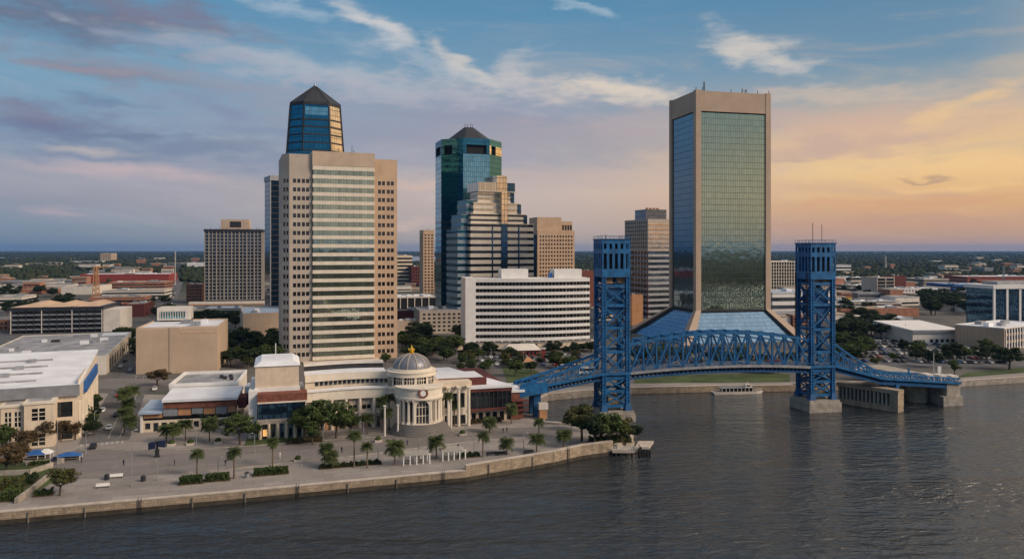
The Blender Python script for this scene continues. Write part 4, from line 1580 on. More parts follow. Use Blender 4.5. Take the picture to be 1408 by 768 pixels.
# (name, label, px0, px1, base row, top row, depth, turn, style, wall, roof, storeys, columns, pane)
LOW = [
    ('warehouse', 'red brick warehouse row with a pale roof below the lattice crane', 122, 200, 424, 409, 26, 14, 'band', 'orange', 'roof_tan', 2, 6, 'win'),
    ('warehouse', 'dark maroon shed with a pale flat roof right of the parking garage', 168, 198, 436, 418, 40, 14, 'plain', 'brick_dark', 'roof_tan', 1, 4, 'win'),
    ('warehouse', 'long low tan warehouse with dark loading bays behind the brick row', 140, 226, 411, 399, 40, 12, 'band', 'offwhite', 'roof_tan', 2, 6, 'win'),
    ('warehouse', 'rust red brick factory with two window strips behind the tan warehouse', 148, 226, 398, 388, 60, 12, 'band', 'orange', 'roof_tan', 2, 6, 'win'),
    ('depot', 'red and white depot sheds farthest along the left-hand rail yard', 110, 232, 388, 377, 60, 10, 'plain', 'red', 'roof_white', 2, 6, 'win'),
    ('warehouse', 'pale tan low roofs left of the lattice crane', 84, 128, 405, 394, 70, 10, 'plain', 'offwhite', 'roof_tan', 1, 4, 'win'),
    ('warehouse', 'terracotta shed left of the pale tan roofs at the edge of the woods', 26, 80, 404, 397, 60, 10, 'plain', 'orange', 'roof_tan', 1, 4, 'win'),
    ('warehouse', 'grey low building at the left edge above the parking garage', -20, 30, 424, 408, 40, 14, 'band', 'offwhite', 'roof_grey', 2, 5, 'win'),
    ('office_building', 'small brick building by the left frame edge beside the garage', -20, 12, 455, 440, 30, 14, 'punch', 'orange', 'roof_tan', 2, 5, 'win_small'),
    ('apartment_building', 'small red brick apartment block just left of the gridded office slab', 256, 278, 416, 390, 24, 12, 'punch', 'orange', 'roof_white', 5, 6, 'win_small'),
    ('office_building', 'low pale building at the foot of the gridded office slab beside dark trees', 262, 330, 436, 424, 26, 14, 'band', 'offwhite', 'roof_white', 2, 8, 'win'),
    ('office_building', 'cream banded office block peeking out right of the tall beige tower', 540, 567, 395, 351, 40, 16, 'band', 'cream', 'offwhite', 8, 5, 'win'),
    ('office_building', 'brown brick mid-rise block beside the cream banded office block', 566, 586, 396, 366, 30, 16, 'punch', 'brick_dark', 'roof_grey', 6, 5, 'win_small'),
    ('apartment_building', 'very slender tan high-rise left of the teal glass tower', 582, 597, 420, 316, 24, 16, 'punch', 'beige_warm', 'roof_tan', 22, 3, 'win_small'),
    ('office_building', 'white two-storey building with a row of dark openings left of the teal tower', 540, 600, 428, 408, 40, 14, 'pier', 'offwhite', 'roof_white', 1, 6, 'recess'),
    ('shop_building', 'dark red low shop front below the white two-storey building', 540, 580, 447, 427, 20, 14, 'plain', 'brick_dark', 'roof_tan', 1, 4, 'win'),
    ('office_building', 'beige low wall block below the dark red shop front', 536, 578, 459, 441, 10, 14, 'plain', 'beige', 'roof_tan', 1, 4, 'win'),
    ('parking_garage', 'beige parking garage with rows of small openings left of the white hotel', 577, 644, 459, 427, 40, 13, 'punch', 'beige_grey', 'roof_grey', 5, 9, 'recess'),
    ('office_tower', 'tan square-windowed office tower between the stepped tower and the blue bridge', 739, 790, 425, 317, 40, 16, 'punch', 'beige_warm', 'roof_tan', 18, 12, 'win_small'),
    ('office_building', 'reddish brick block just left of the nearer bridge tower head', 798, 818, 424, 372, 20, 16, 'plain', 'brick', 'roof_tan', 8, 5, 'win_small'),
    ('office_building', 'plain orange tan block right of the nearer bridge tower', 862, 884, 447, 405, 24, 18, 'plain', 'panel_tan', 'roof_tan', 1, 4, 'win'),
    ('apartment_building', 'cream condominium block of many balconies behind the farther bridge tower', 1060, 1096, 402, 359, 40, 12, 'pier', 'cream_light', 'roof_white', 9, 10, 'win_small'),
    ('office_building', 'white and pale blue low glass building behind the farther bridge tower', 1062, 1150, 441, 402, 40, 10, 'band', 'white', 'roof_blue', 3, 8, 'slate_glass'),
    ('warehouse', 'small white building on the horizon right of the farther bridge tower', 1150, 1170, 376, 364, 60, 8, 'band', 'white', 'roof_white', 2, 4, 'win'),
    ('warehouse', 'low white roofed shed just right of the farther bridge tower', 1150, 1188, 388, 381, 60, 8, 'plain', 'white', 'roof_white', 1, 4, 'win'),
    ('office_building', 'terracotta block half hidden by the head of the farther bridge tower', 1140, 1161, 400, 383, 30, 10, 'plain', 'orange', 'roof_tan', 1, 4, 'win'),
    ('office_building', 'taller brown grey block of the pair among the right-hand warehouses', 1206, 1230, 409, 381, 30, 10, 'pier', 'beige_grey', 'roof_tan', 6, 2, 'win_small'),
    ('office_building', 'dark brown narrow block of the pair among the right-hand warehouses', 1229, 1246, 407, 379, 20, 10, 'plain', 'brick_dark', 'roof_grey', 6, 4, 'win_small'),
    ('office_building', 'white and red painted two-storey works right of the brown pair of blocks', 1234, 1289, 411, 396, 30, 8, 'punch', 'white', 'roof_white', 3, 12, 'red'),
    ('office_building', 'pale brown stepped block in front of the far woods on the right', 1270, 1305, 395, 383, 50, 8, 'band', 'beige_grey', 'roof_white', 3, 5, 'win_small'),
    ('warehouse', 'low pale shed with vehicles along its front left of the brown pair', 1170, 1208, 402, 392, 40, 8, 'band', 'offwhite', 'roof_white', 1, 6, 'win'),
    ('warehouse', 'low dark red shed in front of the brown pair of blocks', 1200, 1232, 419, 412, 16, 8, 'plain', 'brick_dark', 'roof_tan', 1, 4, 'win'),
    ('warehouse', 'low yellow shed beside the farther bridge tower', 1150, 1172, 416, 409, 16, 8, 'plain', 'yellow', 'roof_tan', 1, 4, 'win'),
    ('warehouse', 'long terracotta warehouse with trees along its front', 1156, 1264, 436, 424, 30, 6, 'plain', 'orange', 'roof_tan', 1, 4, 'win'),
    ('warehouse', 'long grey low warehouse behind the terracotta one', 1172, 1240, 422, 414, 30, 6, 'band', 'offwhite', 'roof_white', 1, 8, 'win'),
    ('arena', 'low blue walled arena on the right below the far woods', 1311, 1374, 402, 391, 60, 4, 'band', 'blue_canvas', 'roof_blue', 2, 8, 'win'),
    ('stadium', 'long red and orange stadium stand at the right edge below the far woods', 1330, 1440, 393, 380, 60, 3, 'band', 'red', 'roof_white', 2, 8, 'orange'),
    ('office_building', 'cream low block left of the blue glass office at the right edge', 1352, 1380, 412, 398, 30, 5, 'plain', 'offwhite', 'roof_white', 1, 4, 'win'),
    ('warehouse', 'low white building with a red logo wall behind the parking lot trees', 1194, 1255, 452, 437, 20, 6, 'plain', 'white', 'roof_white', 1, 4, 'win'),
    ('apartment_building', 'small tan high-rise alone in the far woods on the left', 138, 153, 360, 348, 60, 5, 'punch', 'beige', 'roof_white', 6, 6, 'win_small'),
    ('office_building', 'long white building in the far woods right of the small tan high-rise', 96, 136, 362, 359, 60, 5, 'band', 'white', 'roof_white', 1, 6, 'win'),
    ('church', 'white domed hall in the far woods beside the gridded office slab', 257, 283, 369, 361, 60, 5, 'plain', 'white', 'roof_white', 1, 4, 'win'),
]
for row in LOW:
    name, label, p0, p1, ba, to, dep, th, st, wm, rm, n, cols, pane = row
    gen(name, label, 'building', p0, p1, ba, to, dep, th, st, wm, rm, n=n, cols=cols, pane=pane, units=6 if p1 - p0 > 25 else 2)

# extra rooftop pieces on the tan square-windowed tower
tr = [o for o in COL.objects if o.get('label', '').startswith('tan square-windowed')][0]
MB().box(1, 26, 4, 30, 75.2, 89).build('roof_block', M['beige_warm'], tr)
MB().box(26.02, 38, 6, 30, 75.2, 85.2).build('roof_block', M['beige_warm'], tr)
for k in range(4):
    MB().box(27.4 + k * 2.7, 29.3 + k * 2.7, 5.9, 6.2, 76.6, 81.5).build('roof_window', M['recess'], tr)
MB().box(-7, -.05, 3, 36, 0, 72).build('side_wing', M['blue_glass'], tr)


def grey_office():
    b = B('office_tower', 'grey office tower left of the mirror glass tower, its faces differently glazed', 'tower', 891, 640, 22)
    r = b.root
    dep = b.d(859)
    dep = dep if 10 < dep < 90 else 50
    W_ = b.w(926)
    zt, zp = b.z(301), b.z(287)
    zm = b.z(345)
    p = Punch(r, M['beige_grey'], M['win_small'], .3, 100)
    p.grid((0, dep, zm), (0, -1, 0), dep, zt - zm, 10, 7, dep / 10 * .55, 2.1)
    p.mb.wall((0, 0, zm), (1, 0, 0), W_, zt - zm, [])
    p.mb.wall((W_, 0, zm), (0, 1, 0), dep, zt - zm, [])
    p.mb.box(.1, W_ - .1, .1, dep - .1, zt - .4, zt)
    p.done()
    for k in range(6):
        z_ = zm + 2 + k * (zt - zm - 4) / 6
        MB().box(.6, W_, -.12, .1, z_, z_ + 2.4).build('window_strip', M['gold_glow_glass'], r)
    n = 12
    for k in range(n):
        z_ = k * zm / n
        MB().box(0, W_, 0, dep, z_, z_ + zm / n * .45).build('storey_band', M['metal_grey'], r)
        MB().box(.3, W_ - .3, .3, dep - .3, z_ + zm / n * .45, z_ + zm / n).build('window_strip', M['slate_glass'] if k > 5 else M['win'], r)
    for k in range(8):
        y = k * dep / 8
        MB().box(-.15, .3, y, y + .7, 0, zm).build('pier', M['brick_dark'], r)
    MB().box(2, W_ - 3, 6, dep - 14, zt, zp).build('penthouse', M['slate_glass'], r)
    for k in range(4):
        MB().box(4 + k * 3.5, 5.5 + k * 3.5, 8, 10, zp, zp + 1.4).build('air_unit', M['panel_tan'], r)


grey_office()


def right_side():
    # tan office with ribbed blank end
    b = B('office_building', 'tan ribbed office block with a windowed end by the right edge', 'building', 1381, 434, 33)
    r = b.root
    dep = b.d(1313)
    dep = dep if 10 < dep < 90 else 45
    zt = b.z(452)
    W_ = 55.
    MB().box(0, W_, 0, dep, 0, zt).build('wall', M['beige_warm'], r)
    for k in range(13):
        y = .6 + k * (dep - 1.6) / 12
        MB().box(-.35, .02, y, y + .5, .2, zt - .5).build('rib', M['tan'], r)
    roof_on(r, 0, W_, 0, dep, zt, M['roof_white'], M['white'], .5, 4, 4)
    for k in range(3):
        MB().box(1.5, W_ - 1, -.12, .1, 1.6 + k * 4.1, 4.1 + k * 4.1).build('window_strip', M['win'], r)
    for k in range(16):
        x = 1 + k * 3.3
        MB().box(x, x + .9, -.5, -.13, .3, zt - .2).build('fin', M['white'], r)
    # glass office with white frame
    b = B('office_building', 'blue glass office with white vertical frames at the right edge', 'building', 1366, 520, 8)
    r = b.root
    zt = b.z(397)
    W_ = 60.
    MB().box(.4, W_ - .4, .4, 26, 0, zt).build('glass_wall', M['blue_glass'], r)
    for k in range(7):
        x = k * (W_ - 1.5) / 6
        MB().box(x, x + 1.5, -.2, .8, 0, zt).build('frame_post', M['white'], r)
    MB().box(-.8, W_ + 1, -.8, 27, zt, zt + 2.4).build('roof_slab', M['white'], r)
    MB().box(8, 40, 6, 20, zt + 2.4, zt + 4.6).build('penthouse', M['metal_grey'], r)
    # white warehouse
    b = B('warehouse', 'big white-roofed warehouse behind the right-hand parking lot', 'warehouse', 1255, 462, 5)
    r = b.root
    W_ = b.w(1322)
    zt = b.z(455)
    dep = 42.
    MB().box(0, W_, 0, dep, 0, zt).build('wall', M['offwhite'], r)
    rf = MB()
    rf.hull8([(-.5, -.5, zt), (W_ + .5, -.5, zt), (W_ + .5, dep, zt), (-.5, dep, zt)], [(-.5, -.5, zt + .6), (W_ + .5, -.5, zt + .6), (W_ + .5, dep, zt + 2.6), (-.5, dep, zt + 2.6)])
    roof = rf.build('roof', M['white'], r)
    MB().box(-.55, W_ + .55, -.8, -.52, zt - 1.2, zt + .65).build('roof_edge', M['panel_grey'], roof)
    MB().box(3, 8, -.1, .1, 0, 3).build('loading_door', M['panel_grey'], r)
    for k in range(5):
        MB().box(11 + k * 3.4, 13 + k * 3.4, -.12, .1, 1.4, 3.2).build('window', M['win_small'], r)


right_side()


# ------------------------------------------------------------------ riverfront marketplace
def left_pavilion():
    b = B('market_pavilion', 'low pavilion with a white canopy roof, brick fascia and orange tan panels', 'pavilion', 192, 240, 13)
    r = b.root
    xa, xb = b.w(225), b.w(326)
    z_can = b.z(552)
    p = Punch(r, M['cream'], M['win'], .4)
    hs = []
    wid = xb - .3
    for k in range(11):
        x = 1.2 + k * (wid - 2.4) / 11
        hs.append((x, .1 if k % 3 == 1 else .9, x + 1.6, 2.9))
    p.face((.3, 0, 0), (1, 0, 0), wid, 3.7, hs)
    p.mb.wall((.3, 20, 0), (0, -1, 0), 20, 3.7, [])
    p.mb.wall((xb, 0, 0), (0, 1, 0), 20, 3.7, [])
    p.done('arcade_wall')
    MB().box(.6, xb - .3, 1.2, 20, 3.7, 6.4).build('upper_window', M['win'], r)
    # panels
    x = 1.0
    k = 0
    xs = [1.0, xa - .2, xa + 4.2, xa + 8.3, xa + 11.8, xa + 15.5, xa + 19., xb - .4]
    ms = ['panel_tan', 'panel_grey', 'panel_tan', 'panel_grey', 'panel_tan', 'panel_grey', 'panel_tan']
    for i in range(len(xs) - 1):
        up = 7.3 if i else b.z(569.5)
        lo = (4.9 if i % 3 else 5.2) if i else 4.4
        MB().box(xs[i] + .1, xs[i + 1] - .1, .1 - (i % 2) * .3, 1.2, lo, up).build('wall_panel', M[ms[i]], r)
    MB().box(.2, .9, -.2, 1., 0, b.z(567)).build('corner_post', M['white'], r)
    br = MB().box(xa, xb, -.6, 14, 7.35, z_can - .3)
    br.build('brick_fascia', M['brick'], r)
    # canopies
    c = MB()
    c.hull8([(xa - .3, -1.4, z_can - .3), (xb + .3, -1.4, z_can - .3), (xb + .3, 15, z_can + .4), (xa - .3, 15, z_can + .4)],
            [(xa - .3, -1.4, z_can + .5), (xb + .3, -1.4, z_can + .5), (xb + .3, 15, z_can + 1.4), (xa - .3, 15, z_can + 1.4)])
    c.build('canopy_roof', M['roof_white'], r)
    z2 = b.z(569)
    c = MB()
    c.hull8([(-.3, -1, z2), (xa - .35, -1, z2), (xa - .35, 16, z2 + .8), (-.3, 16, z2 + .8)],
            [(-.3, -1, z2 + .6), (xa - .35, -1, z2 + .6), (xa - .35, 16, z2 + 1.5), (-.3, 16, z2 + 1.5)])
    c.build('canopy_roof', M['roof_blue'], r)
    # upper block behind
    zu = z_can + .6
    x0, x1 = xa - 1.5, xb - 1.5
    MB().box(x0, x1, 15.5, 42, 0, zu + 1.).build('rear_wall', M['offwhite'], r)
    roof_on(r, x0, x1, 15.5, 42, zu + 1., M['roof_grey'], M['white'], 1.1, 0, 2, t=.7)
    for (ux, uy) in ((14, 30), (15.5, 27), (17, 31), (18, 25)):
        MB().box(x0 + ux, x0 + ux + 1.2, uy, uy + 1.2, zu + 1.1, zu + 2.2).build('air_unit', M['dark_metal'], r)
    # side wing towards the domed building
    MB().box(xb + .1, xb + 2.4, 2, 10, 6, z_can - .4).build('side_bay', M['brick_dark'], r)
    q = MB()
    q.lathe(xb + 1.0, 18, [(6.5, 5.), (6.5, z_can + 1.5), (0, z_can + 1.5)], 18, 0, -90, 60)
    q.build('curved_screen', M['white'], r)


left_pavilion()


def domed_building():
    cX, cY = XD(566, 252)
    th = rad(17)
    r = thing('market_hall', 'cream riverfront hall with a round glass domed rotunda and a columned porch', 'market hall', (cX, cY, LZ), th)
    cs, sn = math.cos(th), math.sin(th)
    def loc(px, v):
        """local x of photo column px on the line local y = v"""
        k = (px - CX) / F
        # X = cX + u*cs - v*sn ; Y = cY + u*sn + v*cs ; X = k*Y
        return (k * (cY + v * cs) - cX + v * sn) / (cs - k * sn)
    def zz(py, u, v):
        return Z(py, cY + u * sn + v * cs) - LZ
    # ---------------- rotunda
    R_ = 7.7
    zd0, zd1 = 13.3, 17.7     # drum windows from, drum top
    rot = MB()
    rot.lathe(0, 0, [(R_ + .4, 0), (R_ + .4, zd0 - .8), (R_ + .9, zd0 - .8), (R_ + .9, zd0), (R_, zd0)], 40)
    rot.lathe(0, 0, [(R_, 16.5), (R_ + .5, 16.5), (R_ + .5, 16.9), (R_ + .2, 17.0), (R_ + .2, 17.7), (R_ + .5, 17.8), (R_ + .5, 18.1), (6.9, 18.2), (6.9, 18.6), (6.4, 18.7), (6.4, 18.8), (0, 18.8)], 40)
    rot.build('drum', M['cream_light'], r, smooth=False)
    for k in range(12):
        a = k * 30
        MB().lathe(0, 0, [(R_ - .35, zd0), (R_ - .35, 16.5)], 4, 0, a + 3, a + 27).build('drum_window', M['win'], r)
        MB().lathe(0, 0, [(R_ - .6, zd0), (R_ + .1, zd0), (R_ + .1, 16.5), (R_ - .6, 16.5)], 2, 0, a - 3, a + 3).build('drum_pier', M['cream_light'], r)
        f = MB()
        for aa in (a + 9, a + 15, a + 21):
            x, y = math.cos(rad(aa)) * (R_ - .3), math.sin(rad(aa)) * (R_ - .3)
            f.bar((x, y, zd0), (x, y, 16.5), .22)
        f.lathe(0, 0, [(R_ - .38, 15.4), (R_ - .2, 15.4), (R_ - .2, 15.6), (R_ - .38, 15.6)], 4, 0, a + 3, a + 27)
        f.build('window_frame', M['cream_light'], r)
    Rd = 6.2
    prof = [(Rd * math.cos(t), 18.8 + 4.5 * math.sin(t)) for t in np.linspace(0, math.pi / 2 * .96, 11)]
    dm = MB().lathe(0, 0, prof, 40).build('dome', M['dome'], r, smooth=True)
    rb = MB()
    for k in range(12):
        t = math.radians(k * 30 + 8)
        for i in range(len(prof) - 1):
            (r0, z0), (r1, z1) = prof[i], prof[i + 1]
            rb.bar((math.cos(t) * r0, math.sin(t) * r0, z0), (math.cos(t) * r1, math.sin(t) * r1, z1), .3, .3)
    rb.build('dome_rib', M['beige_grey'], dm)
    fi = MB().lathe(0, 0, [(.9, 23.1), (.9, 23.5), (.5, 23.8), (.95, 24.2), (.85, 24.8), (.3, 25.2), (.08, 26.0), (0, 26.2)], 14)
    for k in range(6):
        t = k * math.pi / 3
        fi.cone((math.cos(t) * .7, math.sin(t) * .7, 24.1), (math.cos(t) * 1.1, math.sin(t) * 1.1, 24.9), .2, .05, 6)
    fi.build('finial', M['gold'], dm, smooth=False)
    # ---------------- porch in front of it
    pc = (loc(576, -8.6), -8.6)
    Rp = 6.9
    st = MB()
    for k in range(8):
        st.lathe(pc[0], pc[1], [(Rp + 3.4 - k * .32, k * .40), (Rp + 3.4 - k * .32, k * .40 + .4), (0, k * .40 + .4)], 36, 0, 180 + 12, 360 - 12)
    st.build('steps', M['paving_dark'], r)
    base = MB().lathe(pc[0], pc[1], [(Rp + .9, 0), (Rp + .9, 3.3), (0, 3.3)], 40)
    base.box(pc[0] - Rp - .6, pc[0] + Rp + .6, pc[1], -R_ + 1, 0, 3.25)
    base.build('porch_base', M['stone_band'], r)
    n = 12
    for k in range(n):
        a = 180 + (k + .5) * 180 / n - 0
        if k in (5, 6):
            continue
        x, y = pc[0] + math.cos(rad(a)) * Rp, pc[1] + math.sin(rad(a)) * Rp
        c = MB()
        c.box(x - .62, x + .62, y - .62, y + .62, 3.3, 3.8)
        c.cone((x, y, 3.8), (x, y, 10.3), .52, .44, 12)
        c.box(x - .62, x + .62, y - .62, y + .62, 10.3, 10.8)
        c.build('column', M['cream_light'], r)
    inner = MB().lathe(pc[0], pc[1], [(Rp - 1.3, 3.3), (Rp - 1.3, 10.8)], 24, 0, 178, 362)
    inner.build('porch_wall', M['cream'], r)
    for k in range(12):
        if k in (5, 6):
            continue
        a = 180 + k * 15
        MB().lathe(pc[0], pc[1], [(Rp - 1.2, 3.9), (Rp - 1.2, 9.7)], 3, 0, a + 2.5, a + 12.5).build('porch_window', M['win'], r)
    # arched middle bay
    am = MB()
    y = pc[1] - Rp + .1
    seg = 14
    wd, zs = 2.0, 8.6
    out = [(-2.9, 3.3)] + [(-2.9, 11.0), (2.9, 11.0), (2.9, 3.3)]
    arch = [(-wd, 3.3)] + [(-wd * math.cos(t), zs + wd * math.sin(t) * .95) for t in np.linspace(0, math.pi, seg)] + [(wd, 3.3)]
    # outer run follows the arch so the ring can be bridged
    outr = []
    for i, (ax_, az_) in enumerate(arch):
        t = i / (len(arch) - 1)
        outr.append((-2.9 if t < .3 else (2.9 if t > .7 else -2.9 + 5.8 * (t - .3) / .4), az_ if t < .02 or t > .98 else (11.0 if .3 <= t <= .7 else 3.3 + (11. - 3.3) * min(t, 1 - t) / .3)))
    for i in range(len(arch) - 1):
        a0, a1, o0, o1 = arch[i], arch[i + 1], outr[i], outr[i + 1]
        am.hull8([(pc[0] + a0[0], y, a0[1]), (pc[0] + a1[0], y, a1[1]), (pc[0] + o1[0], y, o1[1]), (pc[0] + o0[0], y, o0[1])],
                 [(pc[0] + a0[0], y + .8, a0[1]), (pc[0] + a1[0], y + .8, a1[1]), (pc[0] + o1[0], y + .8, o1[1]), (pc[0] + o0[0], y + .8, o0[1])])
    am.build('arch', M['cream_light'], r)
    MB().box(pc[0] - wd, pc[0] + wd, y + 1.0, y + 1.15, 3.3, 10.5).build('arch_window', M['win'], r)
    fr = MB()
    for x in (-1., 0, 1.):
        fr.box(pc[0] + x - .1, pc[0] + x + .1, y + .85, y + 1.0, 3.3, 10.3)
    for z_ in (5.6, 8.3):
        fr.box(pc[0] - wd, pc[0] + wd, y + .83, y + .99, z_, z_ + .2)
    fr.build('arch_frame', M['cream_light'], r)
    ent = MB().lathe(pc[0], pc[1], [(Rp - 1.5, 10.8), (Rp + .8, 10.8), (Rp + .8, 11.4), (Rp + .55, 11.5), (Rp + .55, 14.0), (Rp + .95, 14.1), (Rp + .95, 14.5), (0, 14.5)], 40, 0, 176, 364)
    ent.box(pc[0] - Rp - .5, pc[0] + Rp + .5, pc[1] + .3, -R_ + .8, 10.8, 14.3)
    ent.build('entablature', M['cream_light'], r)
    # round emblem: a red brown ring on a pale disc
    ye = pc[1] - Rp - .62
    em = MB()
    dsk = MB()
    for mb, r0, r1, yy, dp in ((em, .95, 1.55, ye - .22, .3), (dsk, 0., .95, ye - .12, .2)):
        N_ = 24
        for i in range(N_):
            t0, t1 = 2 * math.pi * i / N_, 2 * math.pi * (i + 1) / N_
            q = [(r0, t0), (r1, t0), (r1, t1), (r0, t1)]
            mb.hull8([(pc[0] + rr * math.cos(t), yy, 13. + rr * math.sin(t)) for rr, t in q], [(pc[0] + rr * math.cos(t), yy + dp, 13. + rr * math.sin(t)) for rr, t in q])
    e = em.build('emblem_ring', M['brick'], r)
    dsk.build('emblem_disc', M['white'], e)
    # ---------------- left wing: colonnade that curves from the rotunda to the left block
    yl = -7.
    xL0, xL1 = loc(352, yl), loc(421, yl)
    zt = zz(553.5, xL0, yl)
    # curved front line
    x0, x1 = xL1, -R_ + .5
    def curve(t):
        return (x0 + (x1 - x0) * t, yl + 4.5 + 5.5 * math.sin(math.pi * t * .62) - 4.2 * t)
    N_ = 18
    pts = [curve(i / N_) for i in range(N_ + 1)]
    def strip(name, off_, z0, z1, m, t_=1.0, i0=0, i1=N_):
        mb = MB()
        for i in range(i0, i1):
            (ax_, ay_), (bx_, by_) = pts[i], pts[i + 1]
            mb.prism([(ax_, ay_ + off_), (bx_, by_ + off_), (bx_, by_ + off_ + t_), (ax_, ay_ + off_ + t_)], z0, z1)
        return mb.build(name, m, r)
    strip('lower_wall', .5, 0, 4.6, M['cream'])
    strip('upper_wall', .8, 5.2, 9.6, M['cream'])
    strip('string_course', 0., 4.6, 5.2, M['cream_light'], 1.4)
    strip('cornice_band', -.6, 9.6, 12.6, M['cream_light'], 2.)
    strip('cornice_cap', -.95, 12.6, 13.1, M['white'], 2.8)
    strip('attic_wall', 5., 11, 15.0, M['cream'], .6)
    strip('attic_band', 4.4, 15., 17.2, M['cream_light'], 1.5)
    strip('attic_roof', 5.9, 16., 16.6, M['roof_white'], 12.)
    strip('rear_recess', 18., 15.6, 18.2, M['dark_metal'], 1.)
    strip('rear_parapet', 17.6, 18.2, 19., M['offwhite'], 3.)
    strip('balcony_roof', 1.2, 12.2, 12.5, M['roof_grey'], 4.)
    for i in range(N_):
        (ax_, ay_), (bx_, by_) = pts[i], pts[i + 1]
        d = Vector((bx_ - ax_, by_ - ay_)).normalized()
        a = math.atan2(d.y, d.x)
        L = Vector((bx_ - ax_, by_ - ay_)).length
        mid = Vector(((ax_ + bx_) / 2, (ay_ + by_) / 2))
        if i > 1:
            MB().box(-L * .34, L * .34, -.12, .12, 13.6, 14.8).build('attic_window', M['win'], r, (mid.x, mid.y + 4.9, 0), a)
        if i % 3 != 2:
            MB().box(-L * .4, L * .4, -.1, .1, 6.0, 7.2).build('colonnade_window', M['win'], r, (mid.x, mid.y + .72, 0), a)
            MB().box(-L * .4, L * .4, -.1, .1, 7.5, 9.2).build('louvre', M['beige_grey'], r, (mid.x, mid.y + .72, 0), a)
            MB().box(-L * .36, L * .36, -.1, .1, .2, 3.6).build('shop_window', M['win'] if i % 2 else M['panel_tan'], r, (mid.x, mid.y + .42, 0), a)
        else:
            MB().cone((0, 0, 0), (0, 0, 9.6), .55, .5, 10).build('column', M['cream_light'], r, (mid.x, mid.y - .1, 0))
    # ---------------- left block
    zg0, zg1 = zz(577, xL0, yl), zz(555, xL0, yl)
    dpt = 34.
    MB().box(xL0 + .6, xL1, yl + .6, yl + dpt, 0, zt).build('left_block_wall', M['offwhite'], r)
    MB().box(xL0 + .8, xL1 - .3, yl, yl + .6, zg0, zg1).build('curtain_window', M['blue_glass'], r)
    MB().box(xL0 + .4, xL1 + .3, yl - .5, yl + 1.5, zg1, zt + .1).build('parapet_band', M['cream_light'], r)
    MB().box(xL0 + .4, xL1 + .3, yl - .2, yl + 6, zt + .1, zt + 2.4).build('brick_parapet', M['brick'], r)
    MB().box(xL0 + .3, xL1 + .2, yl - .3, yl + 1., zg0 - 1.4, zg0).build('sill_band', M['concrete'], r)
    xs0, xs1 = loc(351, yl + 5), loc(411, yl + 5)
    ztop = zz(504, xs0, yl + 5)
    MB().box(xs0, xs1, yl + 5, yl + 26, zt + 2, ztop).build('roof_block', M['cream'], r)
    MB().box(xs0 - .3, xs1 + .3, yl + 4.6, yl + 6, zt + 2.2, zt + 3.6).build('roof_block_base', M['white'], r)
    rf = MB()
    rf.hull8([(xs0 - .4, yl + 4.6, ztop), (xs1 + .4, yl + 4.6, ztop), (xs1 + .4, yl + 26, ztop), (xs0 - .4, yl + 26, ztop)], [(xs0 + 1.6, yl + 9, ztop + 1.1), (xs1 - 1.6, yl + 9, ztop + 1.1), (xs1 - 1.6, yl + 24, ztop + 1.3), (xs0 + 1.6, yl + 24, ztop + 1.3)])
    rf.build('roof', M['roof_white'], r)
    MB().bar((xs0 + 6, yl + 14, ztop + 1), (xs0 + 6, yl + 14, ztop + 6), .25).build('flagpole', M['steel_white'], r)
    MB().box(xL0 - 2.2, xL0 + .3, yl + 2, yl + 30, 0, zt + 3.2).build('side_stair', M['white'], r)
    for k in range(6):
        x = xL0 + 1.2 + k * (xL1 - xL0 - 2) / 5
        MB().cone((x, yl - .4, 0), (x, yl - .4, zg0 - 1.4), .45, .4, 10).build('column', M['cream'], r)
        if k < 5:
            MB().box(x + .7, x + (xL1 - xL0 - 2) / 5 - .7, yl + .45, yl + .58, .2, zg0 - 1.8).build('shop_window', M['blue_glass'] if k > 1 else M['win'], r)
    MB().box(xL0 + 2, xL0 + 3.2, yl + .3, yl + .44, .8, 2.8).build('lit_window', M['lit'], r)
    # ---------------- right wing
    yr = -4.
    xa, xb, xc = loc(597, yr - 2), loc(645, yr), loc(703, yr)
    p = Punch(r, M['cream_light'], M['win'], .5)
    hs = [(1 + k * 2.6, 5.6, 2.5 + k * 2.6, 10.4) for k in range(int((xb - xa - 1) / 2.6))] + [(1 + k * 2.6, .2, 2.8 + k * 2.6, 3.2) for k in range(int((xb - xa - 1) / 2.6))]
    p.face((xa, yr - 1.5, 0), (1, 0, 0), xb - xa, 12.5, hs)
    p.mb.wall((xb, yr - 1.5, 0), (0, 1, 0), 8, 12.5, [])
    p.done('right_wing_wall')
    MB().box(xa - .5, xb + .4, yr - 2.1, yr + 6, 12.5, 14.2).build('right_cornice', M['cream'], r)
    for k in range(4):
        x = xa + 1 + k * (xb - xa - 2) / 3
        c = MB().cone((x, yr - 3.6, 0), (x, yr - 3.6, 12.4), .55, .48, 12)
        c.box(x - .7, x + .7, yr - 4.3, yr - 1.6, 12.4, 12.9)
        c.build('column', M['cream_light'], r)
    # big white roof and glass end block
    zr = zz(531, xc, yr)
    yb = yr + 44
    MB().box(xb + .1, xc, yr, yb, 4.6, zr - 1.2).build('glass_block', M['slate_glass'] if False else M['win'], r)
    MB().box(xb + .1, xc + .2, yr - .3, yb, zr - 1.2, zr - .1).build('block_fascia', M['brick_dark'], r)
    rf = MB()
    bl = loc(600, yb)
    rf.prism([(xa + 3, yr + 7), (xb - 2, yr + 7), (xb - 2, yr - .8), (xc + .8, yr - .8), (xc - 12, yb), (bl, yb)], zr - .1, zr + .6)
    rf.build('white_roof', M['roof_white'], r)
    bx0, bx1 = loc(601, yr + 6), loc(668, yr + 4)
    MB().box(bx0, bx1, yr + 3, yr + 4.4, zr + .6, zr + 3.0).build('brick_parapet', M['brick_dark'], r)
    MB().box(bx0, bx1, yr + 4.5, yr + 20, zr + .6, zr + 2.6).build('raised_roof', M['roof_white'], r)
    p = Punch(r, M['beige'], M['recess'], .6)
